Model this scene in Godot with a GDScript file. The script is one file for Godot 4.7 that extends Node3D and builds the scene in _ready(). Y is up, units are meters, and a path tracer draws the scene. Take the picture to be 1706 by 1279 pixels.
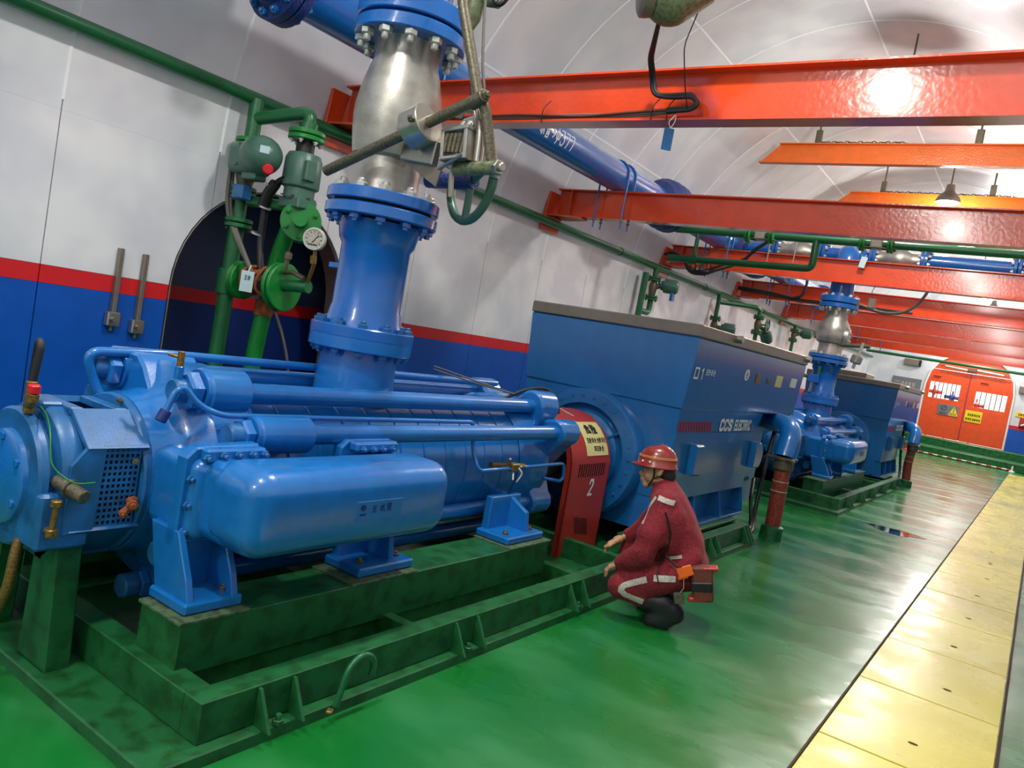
extends Node3D
# Mine pump hall. World: x to the right across the hall, y up, z = minus the depth d along the hall. Units are metres.

var M := {}
var org := {}
var taken := {}
var cache := {}


func _ready() -> void:
	set_camera()
	set_light()
	make_materials()
	build_shell()
	build_far_end()
	build_beams()
	build_pump_set_one()
	build_pump_set_two()
	build_riser_one()
	build_riser_two()
	build_pipes()
	build_wall_valves()
	build_floor_things()
	build_person()
	build_small_things()


func set_camera() -> void:
	var cam := Camera3D.new()
	cam.name = "camera"
	cam.transform = Transform3D(Basis(Vector3(0.80658377, 0.17488766, -0.56465647), Vector3(-0.1801674, 0.98251492, 0.04694825), Vector3(0.56299408, 0.06386499, 0.82398964)).orthonormalized(), Vector3(0, 1.6, 0))
	cam.fov = rad_to_deg(2.0 * atan(639.5 / 1290.0))
	cam.near = 0.05
	cam.far = 200.0
	add_child(cam)
	cam.current = true


const LAMPS := [-3.8, 0.3, 3.6, 10.6, 15.9, 20.1, 25.0, 28.6, 31.4]
const LAMP_AT := ["behind the camera", "above the nearest pump", "just before the nearest red beam", "behind the nearest red beam", "before the farther orange monorail", "seen under the second red beam", "beyond the sixth beam", "above the last red beam", "before the red doors"]
const LAMP_ENERGY := 6.3
const LAMP_X := -2.13


func set_light() -> void:
	var env := Environment.new()
	env.background_mode = Environment.BG_COLOR
	env.background_color = Color(0.02, 0.02, 0.02)
	env.tonemap_mode = Environment.TONE_MAPPER_LINEAR
	env.tonemap_exposure = 1.0
	env.sdfgi_enabled = true
	env.ssao_enabled = true
	env.ssil_enabled = true
	var we := WorldEnvironment.new()
	we.name = "world_environment"
	we.environment = env
	add_child(we)


# ---------------------------------------------------------------- geometry helpers
func P(x: float, y: float, d: float) -> Vector3:
	return Vector3(x, y, -d)


class G:
	var st := SurfaceTool.new()
	var sg := 0
	var lift := 0.0

	func _init() -> void:
		st.begin(Mesh.PRIMITIVE_TRIANGLES)
		st.set_smooth_group(-1)

	func flat() -> void:
		st.set_smooth_group(-1)

	func soft() -> void:
		sg += 1
		st.set_smooth_group(sg)

	func tri(a: Vector3, b: Vector3, c: Vector3) -> void:
		if a == b or b == c or a == c:
			return
		st.add_vertex(a)
		st.add_vertex(c)
		st.add_vertex(b)

	func quad(a: Vector3, b: Vector3, c: Vector3, d: Vector3) -> void:
		tri(a, b, c)
		tri(a, c, d)

	func out_quad(a: Vector3, b: Vector3, c: Vector3, d: Vector3, o: Vector3) -> void:
		if (c - a).cross(d - b).dot((a + b + c + d) * 0.25 - o) < 0.0:
			quad(d, c, b, a)
		else:
			quad(a, b, c, d)

	func done() -> ArrayMesh:
		st.generate_normals()
		return st.commit()

	static func across(a: Vector3) -> Array:
		var v := Vector3.UP if absf(a.y) < 0.9 else Vector3.RIGHT
		var u := v.cross(a).normalized()
		return [u, a.cross(u).normalized()]

	# turned body: prof is a list of [radius, height along the axis]
	func lathe(o: Vector3, axis: Vector3, prof: Array, n := 28) -> void:
		var a := axis.normalized()
		var uv := across(a)
		var before := Vector2.ZERO
		soft()
		for i in prof.size() - 1:
			var r0: float = prof[i][0]
			var h0: float = prof[i][1]
			var r1: float = prof[i + 1][0]
			var h1: float = prof[i + 1][1]
			var dirn := Vector2(r1 - r0, h1 - h0).normalized()
			if i > 0 and dirn.dot(before) < 0.8:
				soft()
			before = dirn
			for j in n:
				var t0 := TAU * j / n
				var t1 := TAU * ((j + 1) % n) / n
				var e0: Vector3 = uv[0] * cos(t0) + uv[1] * sin(t0)
				var e1: Vector3 = uv[0] * cos(t1) + uv[1] * sin(t1)
				var b0 := o + a * h0
				var b1 := o + a * h1
				quad(b0 + e0 * r0, b0 + e1 * r0, b1 + e1 * r1, b1 + e0 * r1)

	func cyl(p0: Vector3, p1: Vector3, r: float, n := 16, c := 0.0) -> void:
		var l := p0.distance_to(p1)
		if c > 0.0:
			lathe(p0, p1 - p0, [[0, 0], [r - c, 0], [r, c], [r, l - c], [r - c, l], [0, l]], n)
		else:
			lathe(p0, p1 - p0, [[0, 0], [r, 0], [r, l], [0, l]], n)

	func tube(pts: Array, r: float, n := 10, bend := 0.0, caps := true) -> void:
		var q: Array = [pts[0]]
		for i in range(1, pts.size() - 1):
			var p: Vector3 = pts[i]
			var a: Vector3 = pts[i - 1] - p
			var b: Vector3 = pts[i + 1] - p
			var t := minf(bend, minf(a.length(), b.length()) * 0.49)
			if t < 0.001:
				q.append(p)
				continue
			var pa := p + a.normalized() * t
			var pb := p + b.normalized() * t
			for k in 7:
				var s := k / 6.0
				q.append(pa * (1 - s) * (1 - s) + p * 2.0 * s * (1 - s) + pb * s * s)
		q.append(pts[-1])
		soft()
		var tan0: Vector3 = (q[1] - q[0]).normalized()
		var u: Vector3 = across(tan0)[0]
		var rings: Array = []
		for i in q.size():
			var tn: Vector3 = (q[mini(i + 1, q.size() - 1)] - q[maxi(i - 1, 0)]).normalized()
			u = (u - tn * u.dot(tn)).normalized()
			var v := tn.cross(u)
			var ring := PackedVector3Array()
			for j in n:
				ring.append(q[i] + (u * cos(TAU * j / n) + v * sin(TAU * j / n)) * r)
			rings.append(ring)
		skin(rings, caps)

	# rings of equal length, counter-clockwise round the direction in which they follow each other
	func skin(rings: Array, caps := true) -> void:
		var n: int = rings[0].size()
		for i in rings.size() - 1:
			for j in n:
				var k := (j + 1) % n
				quad(rings[i][j], rings[i][k], rings[i + 1][k], rings[i + 1][j])
		if caps:
			flat()
			for e in 2:
				var ring: PackedVector3Array = rings[0 if e == 0 else -1]
				var c := Vector3.ZERO
				for p in ring:
					c += p / n
				for j in n:
					if e == 0:
						tri(c, ring[(j + 1) % n], ring[j])
					else:
						tri(c, ring[j], ring[(j + 1) % n])

	func box(c: Vector3, size: Vector3, bev := 0.0, bas := Basis()) -> void:
		var h := size * 0.5
		flat()
		var b := minf(bev, minf(h.x, minf(h.y, h.z)) * 0.9)
		for ax in 3:
			var i := (ax + 1) % 3
			var j := (ax + 2) % 3
			for s in [-1.0, 1.0]:
				var f: Array = []
				for e in [[-1, -1], [1, -1], [1, 1], [-1, 1]]:
					var p := Vector3.ZERO
					p[ax] = s * h[ax]
					p[i] = e[0] * (h[i] - b)
					p[j] = e[1] * (h[j] - b)
					f.append(c + bas * p)
				out_quad(f[0], f[1], f[2], f[3], c)
			if b > 0.0:
				for s in [-1.0, 1.0]:
					for t in [-1.0, 1.0]:
						var f: Array = []
						for e in [[0, -1], [0, 1], [1, 1], [1, -1]]:
							var p := Vector3.ZERO
							p[ax] = e[1] * (h[ax] - b)
							p[i] = s * (h[i] - (b if e[0] == 1 else 0.0))
							p[j] = t * (h[j] - (0.0 if e[0] == 1 else b))
							f.append(c + bas * p)
						out_quad(f[0], f[1], f[2], f[3], c)
		if b > 0.0:
			for sx in [-1, 1]:
				for sy in [-1, 1]:
					for sz in [-1, 1]:
						var q := Vector3(sx * h.x, sy * h.y, sz * h.z)
						var w := Vector3(sx, sy, sz) * b
						var p0 := c + bas * (q - Vector3(0, w.y, w.z))
						var p1 := c + bas * (q - Vector3(w.x, 0, w.z))
						var p2 := c + bas * (q - Vector3(w.x, w.y, 0))
						if (p1 - p0).cross(p2 - p0).dot(p0 - c) < 0.0:
							tri(p0, p2, p1)
						else:
							tri(p0, p1, p2)

	# flat outline (x, y) laid at o along ux and uy, pushed out along dv
	func prism(poly: Array, o: Vector3, ux: Vector3, uy: Vector3, dv: Vector3, bev := 0.0) -> void:
		var pts := PackedVector2Array(poly)
		if Geometry2D.is_polygon_clockwise(pts):
			pts.reverse()
		var flip := ux.cross(uy).dot(dv) < 0.0
		var n := pts.size()
		var inner := pts.duplicate()
		if bev > 0.0:
			for i in n:
				var e0 := (pts[i] - pts[(i + n - 1) % n]).normalized()
				var e1 := (pts[(i + 1) % n] - pts[i]).normalized()
				var n0 := Vector2(-e0.y, e0.x)
				var n1 := Vector2(-e1.y, e1.x)
				inner[i] = pts[i] + (n0 + n1) * bev / (1.0 + n0.dot(n1))
		var dn := dv.normalized() * bev
		var rings: Array = []
		if bev > 0.0:
			rings = [[inner, Vector3.ZERO], [pts, dn], [pts, dv - dn], [inner, dv]]
		else:
			rings = [[pts, Vector3.ZERO], [pts, dv]]
		for k in rings.size() - 1:
			soft()
			for i in n:
				var j := (i + 1) % n
				var e0 := (pts[i] - pts[(i + n - 1) % n]).normalized()
				var e1 := (pts[j] - pts[i]).normalized()
				if e0.dot(e1) < 0.85:
					soft()
				var a: Vector3 = o + ux * rings[k][0][i].x + uy * rings[k][0][i].y + rings[k][1]
				var b: Vector3 = o + ux * rings[k][0][j].x + uy * rings[k][0][j].y + rings[k][1]
				var c: Vector3 = o + ux * rings[k + 1][0][j].x + uy * rings[k + 1][0][j].y + rings[k + 1][1]
				var d: Vector3 = o + ux * rings[k + 1][0][i].x + uy * rings[k + 1][0][i].y + rings[k + 1][1]
				if flip:
					quad(d, c, b, a)
				else:
					quad(a, b, c, d)
		flat()
		var idx := Geometry2D.triangulate_polygon(inner)
		for t in range(0, idx.size(), 3):
			var q: Array = []
			for k in 3:
				q.append(o + ux * inner[idx[t + k]].x + uy * inner[idx[t + k]].y)
			var ccw := (inner[idx[t + 1]] - inner[idx[t]]).cross(inner[idx[t + 2]] - inner[idx[t]]) > 0.0
			if ccw != flip:
				tri(q[0], q[2], q[1])
				tri(q[0] + dv, q[1] + dv, q[2] + dv)
			else:
				tri(q[0], q[1], q[2])
				tri(q[0] + dv, q[2] + dv, q[1] + dv)

	# box with rounded edges of radius rad
	func rbox(c: Vector3, half: Vector3, rad: float, k := 4, bas := Basis()) -> void:
		var r := minf(rad, minf(half.x, minf(half.y, half.z)))
		var inn := half - Vector3.ONE * r
		var lon: Array = []
		for q in 4:
			for i in k + 1:
				lon.append([PI * 0.5 * (q + float(i) / k), q])
		var rings: Array = []
		for s in 2:
			for i in k + 1:
				var la := PI * 0.5 * (float(i) / k - 1.0 + s)
				var ring := PackedVector3Array()
				for l in lon:
					var sx := 1.0 if l[1] == 0 or l[1] == 3 else -1.0
					var sy := 1.0 if l[1] < 2 else -1.0
					var sz := -1.0 if s == 0 else 1.0
					var nn := Vector3(cos(la) * cos(l[0]), cos(la) * sin(l[0]), sin(la))
					ring.append(c + bas * (Vector3(sx * inn.x, sy * inn.y, sz * inn.z) + nn * r))
				rings.append(ring)
		soft()
		skin(rings, true)

	func ball(c: Vector3, r: Vector3, n := 16, bas := Basis()) -> void:
		var rings: Array = []
		var m := maxi(6, n / 2)
		for i in range(0, m + 1):
			var la := PI * (float(i) / m - 0.5)
			var ring := PackedVector3Array()
			for j in n:
				var t := TAU * j / n
				ring.append(c + bas * Vector3(cos(la) * cos(t) * r.x, cos(la) * sin(t) * r.y, sin(la) * r.z))
			rings.append(ring)
		soft()
		skin(rings, false)


# ---------------------------------------------------------------- scene tree helpers
func uniq(nm: String) -> String:
	taken[nm] = taken.get(nm, -1) + 1
	return nm if taken[nm] == 0 else "%s_%03d" % [nm, taken[nm]]


func tag(o: Node3D, label: String, category := "", group := "", kind := "") -> Node3D:
	if label:
		o.set_meta("label", label)
	if category:
		o.set_meta("category", category)
	if group:
		o.set_meta("group", group)
	if kind:
		o.set_meta("kind", kind)
	return o


func thing(nm: String, label: String, category: String, at: Vector3, group := "") -> Node3D:
	var o := Node3D.new()
	o.name = uniq(nm)
	o.position = at
	add_child(o)
	org[o] = at
	return tag(o, label, category, group)


func setting(nm: String, at := Vector3.ZERO) -> Node3D:
	var o := Node3D.new()
	o.name = nm
	o.position = at
	add_child(o)
	org[o] = at
	o.set_meta("kind", "structure")
	return o


# a part whose vertices are written in world coordinates
func part(nm: String, g: G, m: Material, par: Node3D) -> MeshInstance3D:
	var o := MeshInstance3D.new()
	o.name = nm
	o.mesh = g.done()
	o.material_override = m
	par.add_child(o, true)
	o.position = -org[par]
	org[o] = Vector3.ZERO
	return o


func single(nm: String, g: G, m: Material, label: String, category: String, group := "") -> MeshInstance3D:
	var o := MeshInstance3D.new()
	o.name = uniq(nm)
	o.mesh = g.done()
	o.material_override = m
	add_child(o)
	org[o] = Vector3.ZERO
	tag(o, label, category, group)
	return o


func inst(nm: String, mesh: Mesh, x: Transform3D, m: Material, par: Node3D) -> MeshInstance3D:
	var o := MeshInstance3D.new()
	o.name = nm
	o.mesh = mesh
	o.material_override = m
	par.add_child(o, true)
	o.transform = Transform3D(x.basis, x.origin - org[par])
	org[o] = x.origin
	return o


# ---------------------------------------------------------------- ironmongery
func bolt_mesh(kind: String) -> Mesh:
	if cache.has(kind):
		return cache[kind]
	var g := G.new()
	var hex: Array = []
	for i in 6:
		hex.append(Vector2(cos(TAU * i / 6), sin(TAU * i / 6)))
	var up := Vector3.UP
	if kind == "nut":
		g.prism(hex, Vector3.ZERO, Vector3.RIGHT, Vector3.BACK, up * 0.85, 0.1)
		g.lathe(up * 0.8, up, [[0.56, 0], [0.56, 0.5], [0.46, 0.62], [0, 0.62]], 10)
	elif kind == "head":
		g.prism(hex, Vector3.ZERO, Vector3.RIGHT, Vector3.BACK, up * 0.7, 0.12)
	elif kind == "stud":
		g.prism(hex, Vector3.ZERO, Vector3.RIGHT, Vector3.BACK, up * 0.9, 0.1)
		g.lathe(up * 0.85, up, [[0.56, 0], [0.56, 0.75], [0.46, 0.9], [0, 0.9]], 10)
	cache[kind] = g.done()
	return cache[kind]


func bolt(par: Node3D, pos: Vector3, axis: Vector3, r: float, m: Material, kind := "nut", nm := "bolt", spin := 0.0) -> MeshInstance3D:
	var a := axis.normalized()
	var uv := G.across(a)
	var u: Vector3 = uv[0] * cos(spin) + uv[1] * sin(spin)
	var b := Basis(u * r, a * r, u.cross(a) * r)
	return inst(nm, bolt_mesh(kind), Transform3D(b, pos), m, par)


func bolts_round(par: Node3D, c: Vector3, axis: Vector3, rb: float, n: int, r: float, m: Material, kind := "nut", turn := 0.0, only := 0) -> void:
	var uv := G.across(axis.normalized())
	for i in n:
		var t := TAU * (i + 0.5) / n + turn
		bolt(par, c + (uv[0] * cos(t) + uv[1] * sin(t)) * rb, axis, r, m, kind, "bolt", t)


# a flange disc from c along the axis, t thick
func disc(g: G, c: Vector3, axis: Vector3, r: float, t: float, n := 40, hole := 0.0) -> void:
	var k := minf(0.006, t * 0.2)
	g.lathe(c, axis, [[hole, 0], [r - k, 0], [r, k], [r, t - k], [r - k, t], [hole, t]], n)


# ---------------------------------------------------------------- drawn lettering: strokes on a 10 x 10 field
const GLYPHS := {
	"水": [[5, 9.5, 5, 1, 3.8, 1.8], [1, 7, 4, 7, 1, 2], [9, 8, 6, 6], [5.3, 6.5, 9.3, 1.5]],
	"管": [[1, 9, 4, 9], [2, 9.8, 1, 7.8], [5.5, 9, 9, 9], [6, 9.8, 5.3, 7.8], [1, 6, 1, 7, 9, 7, 9, 6], [3, 6, 3, 0.5], [3, 5.5, 7.5, 5.5, 7.5, 3.6, 3, 3.6], [3, 2.5, 8, 2.5, 8, 0.5, 3, 0.5]],
	"泵": [[1, 9.5, 9, 9.5], [4.5, 9.5, 1.5, 6.5], [4, 7.8, 8, 7.8, 8, 6, 4, 6, 4, 7.8], [5, 5.5, 5, 0.5], [1.5, 4.3, 4, 4.3, 1.5, 1], [8.5, 5, 6, 3.5], [5.2, 3.8, 9.2, 0.8]],
	"危": [[4, 9.8, 1.5, 7], [3.6, 9, 6.5, 9, 5, 7.2], [1, 7.2, 9, 7.2], [2.2, 7.2, 1, 0.5], [4, 5.5, 7.5, 5.5, 7.5, 3, 6.5, 3.2], [4, 5.5, 4, 1.2, 8.8, 1.2, 8.8, 2.6]],
	"险": [[1.2, 9.5, 1.2, 0.5], [1.2, 9.5, 3.5, 9.5, 2.2, 6.8, 3.5, 5, 2, 3.8], [6.5, 9.8, 4, 6.2], [6.5, 9.5, 9.5, 6.2], [5.2, 6, 8, 6], [4.8, 4.5, 5.4, 2], [6.5, 4.8, 6.8, 2.4], [8.8, 4.8, 7.6, 1], [4, 0.8, 9.4, 0.8]],
	"C": [[8.5, 8, 7.5, 9.5, 2.5, 9.5, 1.2, 8, 1.2, 2, 2.5, 0.5, 7.5, 0.5, 8.5, 2]],
	"S": [[8.5, 8, 7.5, 9.5, 2.5, 9.5, 1.3, 8, 1.3, 6.4, 8.6, 3.6, 8.6, 2, 7.5, 0.5, 2.5, 0.5, 1.3, 2]],
	"E": [[8.5, 9.5, 1.3, 9.5, 1.3, 0.5, 8.5, 0.5], [1.3, 5, 7.5, 5]],
	"L": [[1.3, 9.5, 1.3, 0.5, 8.5, 0.5]],
	"T": [[0.8, 9.5, 9.2, 9.5], [5, 9.5, 5, 0.5]],
	"R": [[1.3, 0.5, 1.3, 9.5, 7.5, 9.5, 8.7, 8, 8.7, 6.2, 7.5, 4.9, 1.3, 4.9], [5.5, 4.9, 8.8, 0.5]],
	"I": [[5, 9.5, 5, 0.5]],
	"0": [[1.2, 9.5, 8.8, 9.5, 8.8, 0.5, 1.2, 0.5, 1.2, 9.5]],
	"1": [[3, 8, 5.5, 9.5, 5.5, 0.5]],
	"2": [[1.3, 7.5, 2.5, 9.3, 7.5, 9.3, 8.7, 7.8, 8.4, 6, 1.3, 0.7, 8.9, 0.7]],
	"3": [[1.3, 9.3, 8.3, 9.3, 4.5, 5.6, 8, 5, 8.6, 2.5, 7, 0.6, 2.5, 0.6, 1.2, 2]],
	"7": [[1.2, 9.3, 8.8, 9.3, 4, 0.5]],
	"φ": [[2, 7.2, 8, 7.2, 8.8, 5, 8, 2.8, 2, 2.8, 1.2, 5, 2, 7.2], [6.2, 10, 3.8, 0]],
	"→": [[0.5, 5, 9, 5], [6, 7.5, 9.5, 5, 6, 2.5]],
	"!": [[5, 9.5, 5, 3.5], [5, 1.6, 5, 0.4]],
	# small characters that the photograph shows only as marks
	"a": [[1, 8.5, 9, 8.5], [5, 9.8, 5, 0.5], [1.5, 5, 8.5, 5], [1, 1, 9, 1]],
	"b": [[1, 0.5, 1, 9, 4, 9, 4, 0.5], [1, 5, 4, 5], [6, 9.5, 6, 0.5], [5.2, 6, 9.5, 6]],
	"c": [[1, 9, 9, 9], [2, 7, 8, 7, 8, 4, 2, 4, 2, 7], [5, 4, 5, 0.5], [1, 2, 9, 2]],
	"d": [[5, 9.8, 1, 5], [5, 9.8, 9.3, 5], [2.5, 4.5, 7.5, 4.5], [5, 7, 5, 0.5], [1.5, 0.7, 8.5, 0.7]],
}


# strokes of width w; put turns a point of the sign (in sign units) into the world
func write(g: G, text: String, x: float, y: float, cw: float, ch: float, w: float, put: Callable, slant := 0.0, gap := 1.15) -> void:
	g.flat()
	for i in text.length():
		var c := text[i]
		if not GLYPHS.has(c):
			continue
		for s in GLYPHS[c]:
			for k in range(0, s.size() - 2, 2):
				var ends: Array = []
				for e in 2:
					var gx: float = s[k + e * 2] / 10.0
					var gy: float = s[k + e * 2 + 1] / 10.0
					ends.append(Vector2(x + i * cw * gap + gx * cw + slant * gy * ch, y + gy * ch))
				stroke(g, ends[0], ends[1], w, put)


func stroke(g: G, a: Vector2, b: Vector2, w: float, put: Callable) -> void:
	var t := (b - a).normalized() * w * 0.5
	var n := Vector2(-t.y, t.x)
	var m := clampi(int((b - a).length() / (w * 1.0)), 1, 8)
	for i in m:
		g.lift = fmod(g.lift + 0.00013, 0.0013)
		var p := (a - t).lerp(b + t, float(i) / m)
		var q := (a - t).lerp(b + t, float(i + 1) / m)
		var v0: Vector3 = put.call(p - n)
		var v1: Vector3 = put.call(q - n)
		var v3: Vector3 = put.call(p + n)
		var up := (v1 - v0).cross(v3 - v0).normalized() * g.lift
		g.quad(v0 + up, v1 + up, put.call(q + n) + up, v3 + up)


func patch(g: G, x0: float, y0: float, x1: float, y1: float, put: Callable, n := 1) -> void:
	g.soft()
	for i in n:
		for j in n:
			var a := Vector2(lerpf(x0, x1, float(i) / n), lerpf(y0, y1, float(j) / n))
			var b := Vector2(lerpf(x0, x1, float(i + 1) / n), lerpf(y0, y1, float(j + 1) / n))
			g.quad(put.call(a), put.call(Vector2(b.x, a.y)), put.call(b), put.call(Vector2(a.x, b.y)))


# a sign face: x along ux, y along uy, from o
func face(o: Vector3, ux: Vector3, uy: Vector3) -> Callable:
	return func(p: Vector2) -> Vector3: return o + ux * p.x + uy * p.y


# ---------------------------------------------------------------- materials
func noise_tex(freq: float, c0: Color, c1: Color, oct := 4, sd := 1, size := 512, p0 := 0.25, p1 := 0.75) -> NoiseTexture2D:
	var n := FastNoiseLite.new()
	n.seed = sd
	n.frequency = freq
	n.fractal_octaves = oct
	var t := NoiseTexture2D.new()
	t.width = size
	t.height = size
	t.seamless = true
	t.noise = n
	var r := Gradient.new()
	r.offsets = PackedFloat32Array([p0, p1])
	r.colors = PackedColorArray([c0, c1])
	t.color_ramp = r
	return t


func bump_tex(freq: float, strength: float, oct := 3, sd := 2, size := 512) -> NoiseTexture2D:
	var n := FastNoiseLite.new()
	n.seed = sd
	n.frequency = freq
	n.fractal_octaves = oct
	var t := NoiseTexture2D.new()
	t.width = size
	t.height = size
	t.seamless = true
	t.noise = n
	t.as_normal_map = true
	t.bump_strength = strength
	return t


func c8(r: int, g: int, b: int) -> Color:
	return Color(r / 255.0, g / 255.0, b / 255.0)


func mk(nm: String, col: Color, rough: float, metal := 0.0, tex: Texture2D = null, scale := 1.0, bump: Texture2D = null, bump_k := 0.3, rtex: Texture2D = null) -> StandardMaterial3D:
	var m := StandardMaterial3D.new()
	m.resource_name = nm
	m.albedo_color = col
	m.roughness = rough
	m.metallic = metal
	m.uv1_triplanar = true
	m.uv1_world_triplanar = true
	m.uv1_scale = Vector3.ONE * scale
	if tex:
		m.albedo_texture = tex
	if bump:
		m.normal_enabled = true
		m.normal_texture = bump
		m.normal_scale = bump_k
	if rtex:
		m.roughness_texture = rtex
	M[nm] = m
	return m


func make_materials() -> void:
	var dust := noise_tex(0.012, Color(0.965, 0.965, 0.96), Color(1, 1, 1), 4, 3, 512, 0.3, 0.6)
	var grime := noise_tex(0.02, Color(0.72, 0.69, 0.64), Color(1, 1, 1), 5, 4, 512, 0.3, 0.62)
	var peel := bump_tex(0.12, 6.0, 2, 5)
	var wavy := bump_tex(0.012, 10.0, 3, 6)
	var rough_v := noise_tex(0.01, Color(0.45, 0.45, 0.45), Color(1, 1, 1), 4, 7, 512, 0.3, 0.7)
	mk("panel", c8(240, 241, 243), 0.27, 0.16, noise_tex(0.006, Color(0.93, 0.93, 0.95), Color(1, 1, 1), 3, 8), 0.4, bump_tex(0.006, 10.0, 2, 9), 0.12)
	mk("wall_white", c8(224, 225, 228), 0.38, 0.0, noise_tex(0.006, Color(0.93, 0.93, 0.95), Color(1, 1, 1), 3, 8), 0.4, bump_tex(0.006, 10.0, 2, 9), 0.12)
	mk("caulk", c8(245, 245, 245), 0.6)
	mk("wall_blue", c8(4, 80, 178), 0.36, 0.0, dust, 0.5)
	mk("stripe_red", c8(205, 28, 34), 0.4)
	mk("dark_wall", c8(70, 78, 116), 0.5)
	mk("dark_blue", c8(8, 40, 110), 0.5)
	var floor_tex := noise_tex(0.007, c8(12, 108, 38), c8(50, 128, 72), 4, 11, 1024, 0.35, 0.9)
	mk("floor", Color(1, 1, 1), 0.31, 0.0, floor_tex, 0.16, bump_tex(0.025, 8.0, 2, 12, 1024), 0.04, noise_tex(0.006, Color(0.6, 0.6, 0.6), Color(1, 1, 1), 2, 13, 1024, 0.25, 0.75))
	M.floor.uv1_scale = Vector3(0.12, 0.16, 0.24)
	M.floor.metallic_specular = 0.65
	mk("step_green", c8(16, 108, 44), 0.35, 0.0, grime, 0.8)
	mk("platform_wear", c8(60, 122, 84), 0.4, 0.0, grime, 1.3)
	mk("yellow", c8(224, 210, 76), 0.34, 0.0, noise_tex(0.01, Color(0.97, 0.965, 0.95), Color(1, 1, 1), 4, 14), 0.4, wavy, 0.03, noise_tex(0.01, Color(0.7, 0.7, 0.7), Color(1, 1, 1), 4, 7, 512, 0.3, 0.7))
	mk("slot", c8(60, 44, 16), 0.7)
	mk("beam", c8(216, 70, 26), 0.2, 0.0, dust, 0.6, bump_tex(0.06, 4.0, 2, 15), 0.07)
	mk("beam_orange", c8(238, 112, 34), 0.3, 0.0, dust, 0.6, peel, 0.15)
	mk("pump_blue", c8(20, 108, 184), 0.24, 0.0, dust, 1.6, peel, 0.06)
	mk("pump_dusty", c8(32, 104, 168), 0.36, 0.0, noise_tex(0.008, Color(0.84, 0.83, 0.8), Color(1, 1, 1), 4, 21), 1.5, peel, 0.06)
	mk("motor_blue", c8(24, 100, 164), 0.28, 0.0, dust, 0.8)
	mk("pipe_blue", c8(12, 96, 178), 0.26, 0.0, dust, 1.2, peel, 0.05)
	mk("wrap_blue", c8(10, 48, 130), 0.4, 0.0, grime, 3.0, bump_tex(0.05, 12.0, 3, 16), 0.8)
	mk("lid_grey", c8(134, 124, 114), 0.4, 0.55, dust, 1.5)
	mk("steel", c8(176, 170, 160), 0.32, 0.85, dust, 3.0)
	mk("cast", c8(188, 184, 176), 0.36, 0.75, noise_tex(0.008, Color(0.86, 0.85, 0.83), Color(1, 1, 1), 4, 17), 1.6, peel, 0.06)
	mk("zinc", c8(206, 204, 196), 0.34, 0.7)
	mk("old_steel", c8(112, 106, 88), 0.45, 0.5, grime, 6.0)
	mk("brass", c8(150, 118, 62), 0.4, 0.6, grime, 8.0)
	mk("rust", c8(150, 78, 34), 0.8, 0.0, grime, 12.0)
	mk("gasket", c8(14, 14, 16), 0.7)
	mk("black", c8(18, 18, 20), 0.45)
	mk("cable", c8(30, 29, 32), 0.55)
	mk("cable_grey", c8(104, 98, 92), 0.6)
	mk("green_pipe", c8(26, 98, 56), 0.33, 0.0, dust, 1.8, peel, 0.05)
	mk("green_bright", c8(18, 122, 46), 0.33, 0.0, dust, 2.5)
	mk("actuator", c8(66, 104, 90), 0.36, 0.0, dust, 2.5, peel, 0.06)
	mk("olive", c8(116, 128, 92), 0.42, 0.0, grime, 3.0)
	mk("base_green", c8(26, 96, 50), 0.42, 0.0, noise_tex(0.012, c8(196, 190, 170), Color(1, 1, 1), 6, 18, 512, 0.2, 0.6), 1.2, peel, 0.06)
	mk("base_dusty", c8(78, 104, 72), 0.6, 0.0, grime, 2.0)
	mk("guard_red", c8(176, 50, 38), 0.36, 0.0, dust, 2.0)
	mk("red_pipe", c8(158, 66, 48), 0.42, 0.0, grime, 2.5)
	mk("red_cap", c8(206, 26, 40), 0.4)
	mk("sign_cream", c8(222, 210, 140), 0.5)
	mk("sign_yellow", c8(240, 208, 24), 0.5)
	mk("sign_grey", c8(112, 112, 120), 0.5)
	mk("white", c8(235, 235, 232), 0.5)
	mk("tag_white", c8(178, 202, 208), 0.4)
	mk("label_teal", c8(30, 110, 176), 0.35)
	mk("ink", c8(26, 24, 20), 0.6)
	mk("ink_red", c8(150, 40, 70), 0.5)
	mk("door_red", c8(232, 82, 34), 0.36, 0.0, dust, 0.6)
	mk("cloth_red", c8(140, 26, 38), 0.85, 0.0, noise_tex(0.02, Color(0.75, 0.72, 0.75), Color(1, 1, 1), 5, 19), 4.0, bump_tex(0.02, 10.0, 4, 20), 0.5)
	mk("tape", c8(196, 192, 182), 0.5, 0.0, grime, 9.0)
	mk("helmet", c8(132, 32, 24), 0.24, 0.0, dust, 8.0)
	mk("gold", c8(222, 150, 60), 0.5)
	mk("skin", c8(184, 138, 104), 0.55)
	mk("hair", c8(22, 18, 16), 0.6)
	mk("boot", c8(32, 32, 34), 0.42, 0.0, grime, 5.0)
	mk("bag_brown", c8(112, 54, 40), 0.6, 0.0, grime, 8.0)
	mk("tag_orange", c8(240, 104, 20), 0.5)
	mk("glass", Color(0.9, 0.93, 0.95, 0.16), 0.04)
	M.glass.transparency = BaseMaterial3D.TRANSPARENCY_ALPHA
	for nm in ["cloth_red"]:
		M[nm].rim_enabled = true
		M[nm].rim = 0.3
	M.skin.subsurf_scatter_enabled = true
	M.skin.subsurf_scatter_strength = 0.15
	for nm in ["pump_blue", "motor_blue", "beam", "pipe_blue", "helmet"]:
		M[nm].clearcoat_enabled = true
		M[nm].clearcoat = 0.5
		M[nm].clearcoat_roughness = 0.12
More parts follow.
